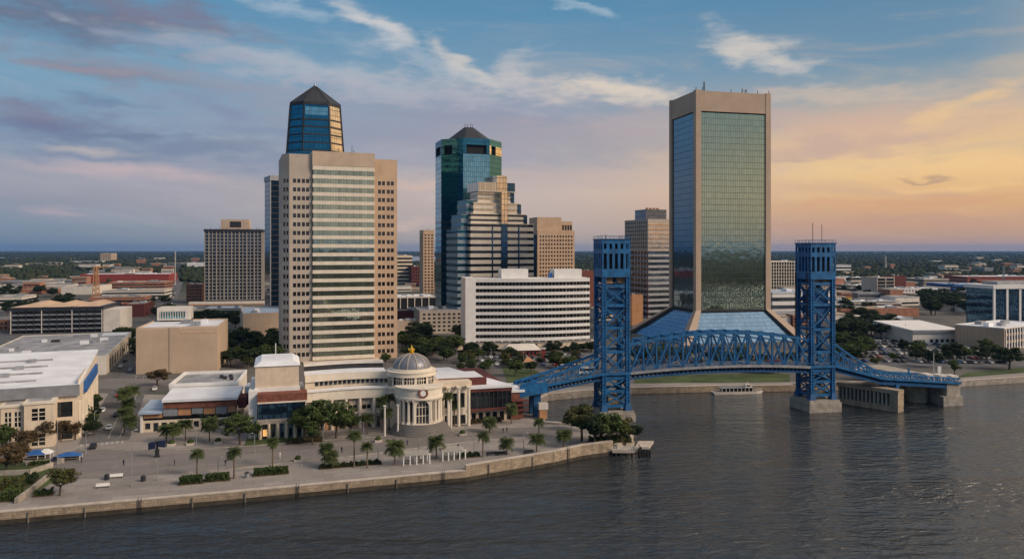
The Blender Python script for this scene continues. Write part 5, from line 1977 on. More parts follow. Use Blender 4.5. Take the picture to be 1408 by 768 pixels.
    w_ = xc - xb
    p.face((xb + .1, yr + .2, 0), (1, 0, 0), w_ - .1, 4.6, [(.8 + k * w_ / 6, .1, .8 + k * w_ / 6 + w_ / 6 * .62, 3.2) for k in range(6)])
    p.mb.wall((xc, yr + .2, 0), (0, 1, 0), 40, 4.6, [])
    p.done('arcade_wall')
    for k in range(10):
        x = xb + .4 + k * (w_ - .6) / 9
        MB().box(x, x + .25, yr - .2, yr, 4.6, zr - 1.2).build('mullion', M['dark_metal'], r)
    MB().box(xb - 1, xc + .5, yr - 1.8, yr + .1, 4.2, 4.6).build('awning', M['brick_dark'], r)
    # red terrace at the far right end
    xd = loc(722, yr - 1)
    MB().box(xc + .3, xd, yr + 1, yr + 14, 0, zr - 2.2).build('terrace_block', M['brick'], r)
    MB().box(xc + .3, xd + .4, yr + .5, yr + 14.4, zr - 2.2, zr - 1.4).build('terrace_roof', M['roof_white'], r)
    for k in range(3):
        MB().box(xc + .2, xd + 1.5, yr - .6, yr + .6, 3 + k * 1.6, 3.3 + k * 1.6).build('terrace_rail', M['brick_dark'], r)
    # free standing posts of the porch garden
    for px in (529, 547, 616, 620):
        x = loc(px, -14 if px < 600 else -10)
        y_ = -14 if px < 600 else -10
        c = MB().cone((x, y_, 0), (x, y_, 9.2), .34, .28, 10)
        c.box(x - .42, x + .42, y_ - .42, y_ + .42, 9.2, 9.5)
        c.build('column', M['offwhite'], r)
    return r


domed_building()


# ------------------------------------------------------------------ vertical lift bridge
def bridge():
    X0, Y0 = XD(841, 272)
    TH = rad(11.5)
    cs, sn = math.cos(TH), math.sin(TH)
    root = thing('lift_bridge', 'blue steel vertical lift bridge with two latticed towers across the river', 'bridge', (X0, Y0, 0), TH)
    def lx(px, v=0.):
        k = (px - CX) / F
        return (k * (Y0 + v * cs) - X0 + v * sn) / (cs - k * sn)
    def lz(py, u, v=0.):
        return Z(py, Y0 + u * sn + v * cs)
    BL, BD = M['bridge'], M['bridge_dark']
    hw = 5.0
    T2 = lx(1121)
    def tower(x, low, ztop, zhead, levels):
        """levels: heights of the horizontal struts, bottom to top"""
        legs = MB()
        a = hw - .65
        part = legs
        for sx in (-1, 1):
            for sy in (-1, 1):
                cx_, cy_ = x + sx * a, sy * a
                # four corner angles with batten plates, so the leg reads as built-up steel
                for i in (-1, 1):
                    for j in (-1, 1):
                        legs.box(cx_ + i * .5 - .18, cx_ + i * .5 + .18, cy_ + j * .5 - .18, cy_ + j * .5 + .18, low, zhead)
                legs.box(cx_ - .42, cx_ + .42, cy_ - .42, cy_ + .42, low, zhead)
                z_ = low + .4
                while z_ < zhead - .8:
                    legs.box(cx_ - .74, cx_ + .74, cy_ - .74, cy_ + .74, z_, z_ + .34)
                    z_ += 1.15
        t = legs.build('lift_tower', BL, root)
        for zi, z_ in enumerate(levels):
            g = MB()
            for s_ in (-1, 1):
                g.box(x - a + .5, x + a - .5, s_ * a - .3, s_ * a + .3, z_ - .5, z_ + .5)
                g.box(x + s_ * a - .3, x + s_ * a + .3, -a + .5, a - .5, z_ - .5, z_ + .5)
            g.build('strut', BL, t)
        for z0, z1 in zip(levels[:-1], levels[1:]):
            for s_ in (-1, 1):
                if 13 < (z0 + z1) / 2 < 22 and False:
                    continue
                b = MB()
                b.bar((x - a, s_ * (a - .1), z0 + .3), (x + a, s_ * (a - .1), z1 - .3), .42, .5)
                b.bar((x - a, s_ * (a + .1), z1 - .3), (x + a, s_ * (a + .1), z0 + .3), .42, .5)
                b.build('cross_brace', BL, t)
                if not (14 < (z0 + z1) / 2 < 25):
                    b = MB()
                    b.bar((x + s_ * (a - .1), -a, z0 + .3), (x + s_ * (a - .1), a, z1 - .3), .42, .5)
                    b.bar((x + s_ * (a + .1), -a, z1 - .3), (x + s_ * (a + .1), a, z0 + .3), .42, .5)
                    b.build('cross_brace', BL, t)
        # head house: slotted plate walls
        hd = MB()
        zb, zt = zhead, ztop
        hh = zt - zb
        e = hw + .12
        def holes(wid, n):
            hs = []
            st = wid / n
            for i in range(n):
                hs.append((st * i + st * .22, hh * .22, st * i + st * .78, hh * .62))
                hs.append((st * i + st * .26, hh * .74, st * i + st * .74, hh * .88))
            return hs
        for o, u in (((x - e, -e, zb), (1, 0, 0)), ((x + e, -e, zb), (0, 1, 0)), ((x + e, e, zb), (-1, 0, 0)), ((x - e, e, zb), (0, -1, 0))):
            hd.wall(o, u, 2 * e, hh, holes(2 * e, 5), .5)
        hd.box(x - e + .02, x + e - .02, -e + .02, e - .02, zb, zb + .3)
        h_ = hd.build('head_house', BL, t)
        MB().box(x - e + 1., x + e - 1., -e + 1., e - 1., zb + .3, zt - .4).build('head_dark_inner', M['recess'], t)  # dark inner box gives the slots their shade
        rm = MB().box(x - e - .2, x + e + .2, -e - .2, e + .2, zt - .3, zt + .12)
        rm.build('head_roof', BD, t)
        rl = MB()
        for s_ in (-1, 1):
            rl.bar((x - e, s_ * e, zt + 1.1), (x + e, s_ * e, zt + 1.1), .1)
            rl.bar((x + s_ * e, -e, zt + 1.1), (x + s_ * e, e, zt + 1.1), .1)
            for k in range(8):
                u_ = -e + k * 2 * e / 7
                rl.bar((x + u_, s_ * e, zt), (x + u_, s_ * e, zt + 1.15), .1)
                rl.bar((x + s_ * e, u_, zt), (x + s_ * e, u_, zt + 1.15), .1)
        rl.build('head_railing', BL, t)
        # sheaves and counterweight below the head
        for s_ in (-1, 1):
            sh = MB()
            sh.cone((x - 2.6, s_ * 3 - .5, zb - .4), (x - 2.6, s_ * 3 + .5, zb - .4), 1.9, 1.9, 16)
            sh.cone((x + 2.6, s_ * 3 - .5, zb - .4), (x + 2.6, s_ * 3 + .5, zb - .4), 1.9, 1.9, 16)
            sh.build('sheave', M['panel_tan'] if s_ < 0 else BD, t)
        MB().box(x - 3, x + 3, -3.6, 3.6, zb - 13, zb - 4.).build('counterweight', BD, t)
        cb = MB()
        for k in range(6):
            for s_ in (-1, 1):
                cb.bar((x - 2 + k * .8, s_ * 2.6, zb - 4), (x - 2 + k * .8, s_ * 2.6, zb - .2), .09)
        cb.build('lift_cable', M['dark_metal'], t)
        MB().bar((x - 3.4, -3.6, zt), (x - 3.4, -3.6, zt + 7.5 if x > 20 else zt + 1.6), .16).build('mast', M['dark_metal'], t)
        MB().bar((x + 3.4, 1., zt), (x + 3.4, 1., zt + 7 if x > 20 else zt + 1.4), .14).build('mast', M['dark_metal'], t)
        return t
    zt1 = lz(328.5, 0, -5)
    zh1 = lz(381, 0, -5)
    lev1 = [5.2, 10.4, 15.2, lz(484, 0, -5), lz(451, 0, -5), lz(420, 0, -5), lz(393, 0, -5)]
    tower(0, 3.6, zt1, zh1, lev1)
    zt2, zh2 = lz(334, T2, -5), lz(384, T2, -5)
    lev2 = [6., 11., 15.2, lz(484, T2, -5), lz(453, T2, -5), lz(419, T2, -5), lz(390, T2, -5)]
    tower(T2, 4.4, zt2, zh2, lev2)
    # concrete tower bases
    for x, zb in ((0, 3.6), (T2, 4.4)):
        p = MB().box(x - hw - 1.6, x + hw + 1.6, -hw - 1.6, hw + 1.6, -2, zb - .9)
        p.box(x - hw - 1.1, x + hw + 1.1, -hw - 1.1, hw + 1.1, zb - .9, zb)
        pb = p.build('tower_base', M['concrete'], root)
        MB().box(x - 2.2, x + 2.2, -3, 3, zb, zb + 4.6).build('base_block', M['wall_stone'], pb)
        for sx in (-1, 1):
            for sy in (-1, 1):
                f = MB()
                cx_, cy_ = x + sx * (hw - .65), sy * (hw - .65)
                f.hull8([(cx_ + i * 1.3, cy_ + j * 1.3, zb) for i, j in ((-1, -1), (1, -1), (1, 1), (-1, 1))], [(cx_ + i * .75, cy_ + j * .75, zb + 2.4) for i, j in ((-1, -1), (1, -1), (1, 1), (-1, 1))])
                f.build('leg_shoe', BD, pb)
    # ---------------- main span
    py_ = 4.1
    x0, x1 = hw + .3, T2 - hw - .3
    N_ = 14
    xs = [x0 + (x1 - x0) * i / N_ for i in range(N_ + 1)]
    zl0, zlm = 16.6, 17.9
    def zlow(x):
        t = (x - x0) / (x1 - x0)
        return zl0 + (zlm - zl0) * 4 * t * (1 - t)
    zu0, zum = lz(472, x0), lz(456, (x0 + x1) / 2)
    def zup(x):
        t = (x - x0) / (x1 - x0)
        return zu0 + (zum - zu0) * 4 * t * (1 - t)
    span = bpy.data.objects.new('lift_span', None)
    COL.objects.link(span)
    span.parent = root
    for s_ in (-1, 1):
        ch, cl = MB(), MB()
        for i in range(N_):
            ch.bar((xs[i], s_ * py_, zup(xs[i])), (xs[i + 1], s_ * py_, zup(xs[i + 1])), .75, .8)
            cl.bar((xs[i], s_ * py_, zlow(xs[i])), (xs[i + 1], s_ * py_, zlow(xs[i + 1])), .7, .9)
        for x_ in xs:
            for mb_, zc_ in ((cl, zlow(x_)), (ch, zup(x_))):
                mb_.box(x_ - .75, x_ + .75, s_ * py_ - .42, s_ * py_ + .42, zc_ - .6, zc_ + .6)
        ch.build('top_chord', BL, span)
        cl.build('bottom_chord', BL, span)
    for s_ in (-1, 1):
        for i in range(N_ + 1):
            g = MB().bar((xs[i], s_ * py_, zlow(xs[i]) + .3), (xs[i], s_ * py_, zup(xs[i]) - .3), .5, .55)
            g.build('vertical', BL, span)
        for i in range(N_):
            xm = (xs[i] + xs[i + 1]) / 2
            up = i % 2 == 0
            g = MB()
            g.bar((xs[i], s_ * py_, zlow(xs[i]) if up else zup(xs[i])), (xs[i + 1], s_ * py_, zup(xs[i + 1]) if up else zlow(xs[i + 1])), .5, .55)
            g.build('diagonal', BL, span)
            zm = (zlow(xm) + zup(xm)) / 2
            g = MB().bar((xm, s_ * py_, zm), (xs[i] if up else xs[i + 1], s_ * py_, zup(xs[i]) if up else zup(xs[i + 1])), .28, .3)
            g.bar((xm, s_ * py_, zm), (xs[i + 1] if up else xs[i], s_ * py_, zlow(xs[i + 1]) if up else zlow(xs[i])), .28, .3)
            g.build('sub_diagonal', BL, span)
    for xq in (x0 + .6, x1 - .6):
        cbl = MB()
        for s_ in (-1, 1):
            for k in range(4):
                cbl.bar((xq + (k - 1.5) * .22, s_ * 3.6, zup(xq)), (xq + (k - 1.5) * .22, s_ * 3.6, zh1 + 1), .1)
        cbl.build('lift_cable', M['dark_metal'], span)
    for i in range(N_ + 1):
        g = MB().bar((xs[i], -py_, zup(xs[i])), (xs[i], py_, zup(xs[i])), .4, .6)
        if i < N_:
            g.bar((xs[i], -py_, zup(xs[i])), (xs[i + 1], py_, zup(xs[i + 1])), .25)
            g.bar((xs[i], py_, zup(xs[i])), (xs[i + 1], -py_, zup(xs[i + 1])), .25)
        if 0 < i < N_:
            g.bar((xs[i], -py_, zup(xs[i]) - 1.8), (xs[i], py_, zup(xs[i]) - 1.8), .35)
        g.build('top_bracing', BL, span)
    # floor system: grid deck, edge rail, floor beams hanging under it
    def floor(xa, xb, zf, n, name):
        d, f_, rl = MB(), MB(), MB()
        es = {-1: MB(), 1: MB()}
        for i in range(n):
            a, b = xa + (xb - xa) * i / n, xa + (xb - xa) * (i + 1) / n
            za, zb = zf(a), zf(b)
            d.hull8([(a, -py_ - .9, za), (b, -py_ - .9, zb), (b, py_ + .9, zb), (a, py_ + .9, za)], [(a, -py_ - .9, za + .35), (b, -py_ - .9, zb + .35), (b, py_ + .9, zb + .35), (a, py_ + .9, za + .35)])
            for s_ in (-1, 1):
                es[s_].bar((a, s_ * (py_ + 1.05), za - .1), (b, s_ * (py_ + 1.05), zb - .1), .25, .9)
                f_.bar((a, s_ * (py_ + .2), za - 2.1), (b, s_ * (py_ + .2), zb - 2.1), .5, .6)
                rl.bar((a, s_ * (py_ + 1.1), za + 1.5), (b, s_ * (py_ + 1.1), zb + 1.5), .14)
                rl.bar((a, s_ * (py_ + 1.1), za + 1.), (b, s_ * (py_ + 1.1), zb + 1.), .1)
            k = 3
            for q in range(k):
                xq = a + (b - a) * q / k
                zq = za + (zb - za) * q / k
                f_.box(xq - .16, xq + .16, -py_ - .3, py_ + .3, zq - 2., zq - .05)
                for s_ in (-1, 1):
                    rl.bar((xq, s_ * (py_ + 1.1), zq + .3), (xq, s_ * (py_ + 1.1), zq + 1.5), .12)
        dk = d.build(name, M['deck'], root)
        for e in es.values():
            e.build('edge_beam', M['bridge'] if name != 'roadway' else M['metal_grey'], dk)
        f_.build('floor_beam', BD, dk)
        rl.build('railing', BL, dk)
        return dk
    floor(x0, x1, lambda x: zlow(x) + .1, N_, 'roadway')
    # through the towers
    for x in (0, T2):
        floor(x - hw - .3, x + hw + .3, lambda q: zl0 + .1, 2, 'tower_roadway')
    # ---------------- left approach: tapering side trusses
    xe = lx(716, -4)
    zA = lambda x: zl0 + .1 - (zl0 - lz(536, xe, -4)) * ((-hw - .3 - x) / (-hw - .3 - xe))
    floor(xe, -hw - .3, zA, 7, 'approach_roadway')
    zt_ = lz(492, -hw, -4)
    def zAt(x):
        t = (-hw - .3 - x) / (-hw - .3 - xe)
        return zA(x) + 1.6 + (zt_ - zl0 - 1.6) * (1 - t) ** 1.35
    def side_truss(xa, xb, n, zf, zu, flip):
        xs_ = [xa + (xb - xa) * i / n for i in range(n + 1)]
        for s_ in (-1, 1):
            g = MB()
            for i in range(n):
                g.bar((xs_[i], s_ * py_, zu(xs_[i])), (xs_[i + 1], s_ * py_, zu(xs_[i + 1])), .7, .75)
                g.bar((xs_[i], s_ * py_, zf(xs_[i]) - .2), (xs_[i + 1], s_ * py_, zf(xs_[i + 1]) - .2), .6, .8)
            t = g.build('approach_truss', BL, root)
            for i in range(n):
                a, b = (xs_[i], xs_[i + 1])
                MB().bar((a, s_ * py_, zf(a)), (a, s_ * py_, zu(a)), .42).build('vertical', BL, t)
                up = (i % 2 == 0)
                MB().bar((a, s_ * py_, zf(a) if up else zu(a)), (b, s_ * py_, zu(b) if up else zf(b)), .42).build('diagonal', BL, t)
        return t
    side_truss(xe, -hw - .3, 7, zA, zAt, False)
    # solid girder end and ramp down to the street behind the hall
    for s_ in (-1, 1):
        MB().hull8([(xe - .6, s_ * (py_ + 1.1) - .3, zA(xe) - 2.4), (xe + 9, s_ * (py_ + 1.1) - .3, zA(xe + 9) - 2.4), (xe + 9, s_ * (py_ + 1.1) + .3, zA(xe + 9) - 2.4), (xe - .6, s_ * (py_ + 1.1) + .3, zA(xe) - 2.4)],
                   [(xe - .6, s_ * (py_ + 1.1) - .3, zA(xe) + 1.4), (xe + 9, s_ * (py_ + 1.1) - .3, zA(xe + 9) + 1.2), (xe + 9, s_ * (py_ + 1.1) + .3, zA(xe + 9) + 1.2), (xe - .6, s_ * (py_ + 1.1) + .3, zA(xe) + 1.4)]).build('end_girder', BL, root)
    rp = MB()
    rp.hull8([(xe - 42, -5, LZ - .3), (xe - .7, -5, LZ - .3), (xe - .7, 5, LZ - .3), (xe - 42, 5, LZ - .3)], [(xe - 42, -5, LZ + 2.5), (xe - .7, -5, zA(xe) + .3), (xe - .7, 5, zA(xe) + .3), (xe - 42, 5, LZ + 2.5)])
    rp.build('ramp', M['concrete'], root)
    xp = lx(738, -3)
    for s_ in (-1, 1):
        MB().box(xp - 1.2, xp + 1.2, s_ * 3 - 1, s_ * 3 + 1, LZ, zA(xp) - 2.2).build('approach_pier', BD, root)
    xp2 = lx(745, -5)
    MB().box(xp2 - 1.3, xp2 + 1.3, -7.4, -5.6, LZ, LZ + 3.4).build('pier_housing_foot', M['panel_tan'], root)
    MB().box(xp2 - 1.6, xp2 + 1.6, -7.6, -5.5, LZ + 3.2, lz(553, xp2, -6)).build('pier_housing', M['offwhite'], root)
    # ---------------- right approach
    xr1 = lx(1204)
    xr2 = lx(1308)
    za0 = 16.7
    zr1 = lz(517, xr1)
    zr2 = lz(523, xr2)
    xr0 = T2 + hw + .3
    def zB(x):
        if x < xr1:
            return za0 + (zr1 - za0) * (x - xr0) / (xr1 - xr0)
        return zr1 + (zr2 - zr1) * (x - xr1) / (xr2 - xr1)
    zt2_ = lz(471, xr0)
    def zBt(x):
        t = min(1, (x - xr0) / (xr1 - xr0))
        return zB(x) + 1.7 + (zt2_ - za0 - 1.7) * (1 - t) ** 1.4
    side_truss(xr0, xr1, 6, zB, zBt, True)
    floor(xr0, xr1, zB, 6, 'approach_roadway')
    floor(xr1, xr2, zB, 8, 'approach_roadway')
    for s_ in (-1, 1):
        g = MB()
        n = 14
        for i in range(n):
            a, b = xr1 + (xr2 - xr1) * i / n, xr1 + (xr2 - xr1) * (i + 1) / n
            g.bar((a, s_ * py_, zB(a) + 1.5), (b, s_ * py_, zB(b) + 1.5), .5, .55)
            g.bar((a, s_ * py_, zB(a) - 1.8), (b, s_ * py_, zB(b) - 1.8), .6, 1.2)
            g.bar((a, s_ * py_, zB(a)), (b, s_ * py_, zB(b) + 1.5), .3)
            g.bar((a, s_ * py_, zB(a)), (a, s_ * py_, zB(a) + 1.5), .35)
        g.build('approach_girder', BL, root)
    MB().bar((lx(1262), 5, zB(lx(1262))), (lx(1262), 5, zB(lx(1262)) + 3.4), .5).build('end_post', BL, root)
    for px in (1272, 1290, 1306):
        MB().box(lx(px) - 1, lx(px) + 2.2, -2, 2, zB(lx(px)) + .36, zB(lx(px)) + 2.2).build('toll_cabin', M['offwhite'], root)
    # steel bent and piers
    xb_ = lx(1222)
    g = MB()
    for s_ in (-1, 1):
        g.box(xb_ - .8, xb_ + .8, s_ * 3.5 - .8, s_ * 3.5 + .8, 5, zB(xb_) - 2)
    g.box(xb_ - .7, xb_ + .7, -5, 5, zB(xb_) - 3.4, zB(xb_) - 1.9)
    g.build('steel_bent', BL, root)
    # fender wall, swinging out toward the viewer
    def wl(px, py, z=0.):
        X, Y = P(px, py, z)
        dx, dy = X - X0, Y - Y0
        return Vector((dx * cs + dy * sn, -dx * sn + dy * cs))
    pa, pb = wl(1150, 553), wl(1234, 567)
    d = (pb - pa).normalized()
    nn = Vector((-d.y, d.x))
    L = (pb - pa).length
    fw = MB()
    q = lambda a, o: tuple(pa + d * a + nn * o)
    fw.prism([q(0, 2.6), q(L, 2.6), q(L, 4.2), q(0, 4.2)], -2, 7.2)
    fw.prism([q(0, 0), q(L + .3, 0), q(L + .3, 4.4), q(0, 4.4)], 6.6, 8.1)
    fw.prism([q(0, 0), q(L + .2, 0), q(L + .2, 4.3), q(0, 4.3)], -2, 2.0)
    fw.prism([q(L - 2.4, -.1), q(L + .25, -.1), q(L + .25, 4.35), q(L - 2.4, 4.35)], 2.0, 6.6)
    f = fw.build('fender_pier', M['wall_stone'], root)
    for k in range(14):
        a = .6 + k * (L - 3.6) / 13
        MB().prism([q(a, .2), q(a + .5, .2), q(a + .5, 2.6), q(a, 2.6)], 2., 6.6).build('pier_rib', M['concrete'], f)
    MB().prism([q(0, 2.35), q(L - 2.4, 2.35), q(L - 2.4, 2.58), q(0, 2.58)], 2., 6.6).build('dark_bay', M['recess'], f)  # thin near-black sheet gives the bays their shade
    # abutment pier
    c = wl(1270, 553)
    c2 = wl(1240, 547)
    ab = MB()
    zt_a = zB(c.x) + .6
    ab.lathe(c.x - .5, c.y + 3.4, [(4.0, -2), (4.0, zt_a - .9), (4.3, zt_a - .9), (4.3, zt_a), (0, zt_a)], 20)
    ab.box(c.x - 4.4, c.x + 3.4, c.y + 3.6, c.y + 15, -2, zB(c.x) - 2.2)
    ab.box(c.x - 12, c.x - 4.6, c.y + 5, c.y + 13, -2, zB(c.x) - 2.4)
    ab.build('abutment_pier', M['wall_stone'], root)
    MB().box(c.x - 11, c.x - 6.2, c.y + 4.8, c.y + 5.2, 0, 4.4).build('dark_bay', M['recess'], root)
    # low stone landing that carries the bridge end onto the bank
    lnd = MB()
    ex = xr2 - 5
    lnd.prism([(c.x + 3.6, 3), (ex - 3.5, -5.8), (ex + 5, -5.8), (ex + 13, c.y + 44), (c.x + 3.6, c.y + 44)], -1.5, 3.6)
    lnd.prism([(ex - 1, -4.6), (ex + 5, -4.6), (ex + 8, 5.6), (ex + 6, 42), (ex - 6, 42), (ex - 1, 5.6)], 3.6, zB(ex) - .3)
    lnd.build('landing', M['concrete'], root)
    lp = MB()
    for px, hgt in ((1270, 11), (1280, 6)):
        x = lx(px)
        lp.cone((x, -py_ - 1.2, zB(x)), (x, -py_ - 1.2, zB(x) + hgt), .16, .1, 6)
    lp.build('lamp_pole', M['steel_white'], root)
    fl = MB()
    x = lx(1280)
    fl.box(x - 1.5, x - .1, -py_ - 1.26, -py_ - 1.14, zB(x) + 3.4, zB(x) + 6.)
    fl.build('flag', M['steel_white'], root)
    return root, lx, zB, zlow


BR = bridge()


# ------------------------------------------------------------------ tour boat below the far lawn
def tour_boat():
    X, Y = P(1014, 540.5, 0)
    r = thing('tour_boat', 'long white tour boat with a flat canopy moored along the far bank lawn', 'boat', (X, Y, 0), rad(6))
    r.scale = (1, 1, .78)
    hl = 11.
    h = MB()
    outline = lambda s_: [(-hl * s_, -1.9 * s_), (hl * .72 * s_, -2.0 * s_), (hl * s_, -.3), (hl * s_, .3), (hl * .72 * s_, 2.0 * s_), (-hl * s_, 1.9 * s_)]
    h.prism(outline(.95), -.4, 1.3, 0, outline(1.))
    h.build('hull', M['offwhite'], r)
    MB().prism([(x * .97, y * .9) for x, y in outline(.97)], 1.3, 1.42).build('deck', M['wood'], r)
    MB().box(-hl * .62, hl * .55, -1.5, 1.5, 1.42, 3.1).build('cabin', M['win'], r)
    c = MB().box(-hl * .72, hl * .6, -1.9, 1.9, 3.1, 3.35)
    c.build('canopy', M['panel_grey'], r)
    for k in range(9):
        x = -hl * .66 + k * hl * 1.2 / 8
        for s_ in (-1, 1):
            MB().box(x - .1, x + .1, s_ * 1.7 - .08, s_ * 1.7 + .08, 1.42, 3.1).build('canopy_post', M['steel_white'], r)
    w = MB().hull8([(3, -1.1, 3.35), (6, -1.1, 3.35), (6, 1.1, 3.35), (3, 1.1, 3.35)], [(3.2, -.9, 4.9), (5.4, -.9, 4.9), (5.4, .9, 4.9), (3.2, .9, 4.9)])
    w.build('wheelhouse', M['offwhite'], r)
    MB().box(3.6, 5.2, -1.08, -.9, 3.9, 4.6).build('wheelhouse_window', M['win'], r)
    MB().bar((4.4, 0, 4.9), (4.4, 0, 6.6), .1).build('mast', M['steel_white'], r)
    rl = MB()
    for s_ in (-1, 1):
        rl.bar((-hl * .95, s_ * 1.8, 2.2), (-hl * .7, s_ * 1.85, 2.2), .08)
        rl.bar((hl * .6, s_ * 1.9, 2.2), (hl * .95, s_ * .4, 2.2), .08)
        for x in (-hl * .93, -hl * .8, hl * .68, hl * .85):
            rl.bar((x, s_ * (1.8 if x < hl * .7 else 1.1), 1.4), (x, s_ * (1.8 if x < hl * .7 else 1.1), 2.2), .07)
    rl.build('railing', M['steel_white'], r)


tour_boat()


# ------------------------------------------------------------------ timber dock at the end of the river wall
def dock():
    a = Vector(P(842, 624, 0.5))
    b_ = Vector(P(873, 624, .5))
    c = Vector(P(887, 606, 2.5))
    r = thing('dock', 'pale landing stage with railings and dark piles at the tip of the river wall', 'dock', (a.x, a.y, 0))
    d = Vector((b_ - a))
    n = Vector((-d.y, d.x)).normalized()
    pl = MB()
    q = [Vector((0, 0)), d, d + n * 5, n * 5]
    pl.prism([tuple(v) for v in q], .9, 1.5)
    e = Vector(c - a)
    pl.prism([tuple(d + d.normalized() * .05), tuple(d + d.normalized() * 4.2), tuple(e + d.normalized() * 2.6), tuple(e - d.normalized() * 2.)], 2.0, 2.6)
    pl.build('platform', M['coping'], r)
    rl = MB()
    for k in range(9):
        p = d * (k / 8)
        rl.bar((p.x, p.y, 1.5), (p.x, p.y, 2.7), .14)
    for z_ in (2.1, 2.7):
        rl.bar((0, 0, z_), (d.x, d.y, z_), .12)
    rl.build('railing', M['steel_white'], r)
    st = MB()
    for k in range(5):
        p = d + d.normalized() * (.4 + .3 * k)
        st.prism([tuple(p), tuple(p + d.normalized() * .35), tuple(p + d.normalized() * .35 + n * 3), tuple(p + n * 3)], 1.5, 1.8 + .25 * k)
    st.build('steps', M['coping'], r)
    for k in range(5):
        p = d + d.normalized() * (1.2 + k * .75) - n * .2 * k
        MB().cone((p.x, p.y, -2), (p.x, p.y, 2.0), .32, .3, 8).build('pile', M['pile'], r)
    for k in range(4):
        p = d * (.15 + k * .24)
        MB().cone((p.x, p.y, -2), (p.x, p.y, .9), .28, .28, 8).build('pile', M['pile'], r)


dock()


# ------------------------------------------------------------------ trees
def crown_mesh(name, seed, rx, rz, zc, m, nclump=26, leaf=.66, per=34, flat=.75):
    r = np.random.default_rng(seed)
    V, Fc = [], []
    cl = []
    while len(cl) < nclump:
        p = r.uniform(-1, 1, 3)
        d = np.linalg.norm(p)
        if .35 < d < 1. and p[2] > -.75:
            cl.append(p)
    for p in cl:
        c = np.array((p[0] * rx * .8, p[1] * rx * .8, zc + p[2] * rz * .85))
        rc = rx * r.uniform(.24, .40)
        for k in range(per):
            n = r.normal(size=3)
            n /= np.linalg.norm(n)
            pos = c + n * rc * r.uniform(.55, 1.05) * np.array((1, 1, flat))
            t = np.cross(n + r.normal(size=3) * .5, (0, 0, 1.))
            t /= np.linalg.norm(t) + 1e-6
            b = np.cross(n, t)
            b /= np.linalg.norm(b) + 1e-6
            s = leaf * r.uniform(.5, 1.4)
            i = len(V)
            V += [pos - t * s * .5, pos - b * s * .45, pos + t * s * .5, pos + b * s * .55]
            Fc.append((i, i + 1, i + 2, i + 3))
    me = bpy.data.meshes.new(name)
    me.from_pydata([tuple(v) for v in V], [], Fc)
    me.materials.append(m)
    return me


def trunk_mesh(name, seed, h, r0, spread, limbs=5):
    r = random.Random(seed)
    g = MB()
    top = (r.uniform(-.3, .3), r.uniform(-.3, .3), h)
    g.cone((0, 0, -.2), top, r0, r0 * .7, 7)
    for k in range(limbs):
        a = k * 2 * math.pi / limbs + r.uniform(-.3, .3)
        e = (math.cos(a) * spread * r.uniform(.4, .7), math.sin(a) * spread * r.uniform(.4, .7), h + spread * r.uniform(.35, .7))
        g.cone((top[0], top[1], h - .3), e, r0 * .5, r0 * .14, 5)
    o = g.build(name, M['bark'], uv=False)
    me = o.data
    bpy.data.objects.remove(o)
    return me


TREES = {}
for kind, m, n in (('oak', 'leaf', 6), ('dark', 'leaf_dark', 5), ('olive', 'leaf_olive', 3), ('brown', 'leaf_brown', 2)):
    TREES[kind] = []
    for k in range(n):
        s = 100 + len(kind) * 17 + k
        wide = (1.15, 1., .9, 1.05)[k % 4]
        TREES[kind].append((crown_mesh('crown', s, 3.5 * wide, 3.0, 5.4, M[m], nclump=24 + 3 * k, per=66, leaf=.5), trunk_mesh('trunk', s, 3.0, .26, 3.2)))
# every prototype is about 8.5 m tall and 7 m wide


def tree(kind, x, y, h, label, group=None, wide=1., name='tree', z=LZ):
    cm, tm = RD.choice(TREES[kind])
    t = thing(name, label, 'tree', (x, y, z), RD.uniform(0, 6.28), group)
    s = h / 8.6
    t.scale = (s * wide * RD.uniform(.92, 1.08), s * wide, s)
    t.rotation_euler = (RD.uniform(-.05, .05), RD.uniform(-.05, .05), t.rotation_euler.z)
    for me, nm in ((tm, 'trunk'), (cm, 'crown')):
        o = bpy.data.objects.new(nm, me)
        COL.objects.link(o)
        o.parent = t
    return t


def tpx(kind, px, py, htop, label, group=None, wide=1., name='tree'):
    """tree whose foot is at photo pixel (px, py) and whose top reaches row htop"""
    x, y = P(px, py)
    return tree(kind, x, y, Z(htop, y) - LZ, label, group, wide, name)


# palms -------------------------------------------------------------
def palm_crown(seed, rad_, droop, n, m):
    r = random.Random(seed)
    g = MB()
    for k in range(n):
        a = 2 * math.pi * k / n * 2.4 + r.uniform(-.2, .2)
        lift = r.uniform(-.55, 1.1)
        L = rad_ * r.uniform(.8, 1.1)
        pts = []
        for i in range(6):
            t = i / 5
            out = L * (t * math.cos(lift * (1 - .3 * t)) )
            zz = L * (math.sin(lift) * t - droop * t * t)
            pts.append((math.cos(a) * out, math.sin(a) * out, zz))
        sx, sy = -math.sin(a), math.cos(a)
        for i in range(5):
            p, q = pts[i], pts[i + 1]
            for s_ in (-1, 1):
                w_ = .34 * rad_ * (.5 + .9 * (i + .5) / 5 * (1.3 - (i + .5) / 5) * 1.6)
                for e in (0., .5):
                    b0 = tuple(p[j] + (q[j] - p[j]) * e for j in range(3))
                    b1 = tuple(p[j] + (q[j] - p[j]) * (e + .42) for j in range(3))
                    tip = (b1[0] + sx * s_ * w_ + (q[0] - p[0]) * .4, b1[1] + sy * s_ * w_ + (q[1] - p[1]) * .4, b1[2] - w_ * .45)
                    g.add([b0, b1, tip], [(0, 1, 2)])
    o = g.build('palm_crown', m, uv=False)
    me = o.data
    bpy.data.objects.remove(o)
    return me


PCROWN = {'fan': [palm_crown(s, 1.85, .45, 64, M['leaf_palm']) for s in (1, 2, 3)], 'date': [palm_crown(s, 2.9, .42, 84, M['leaf_palm']) for s in (4, 5)]}


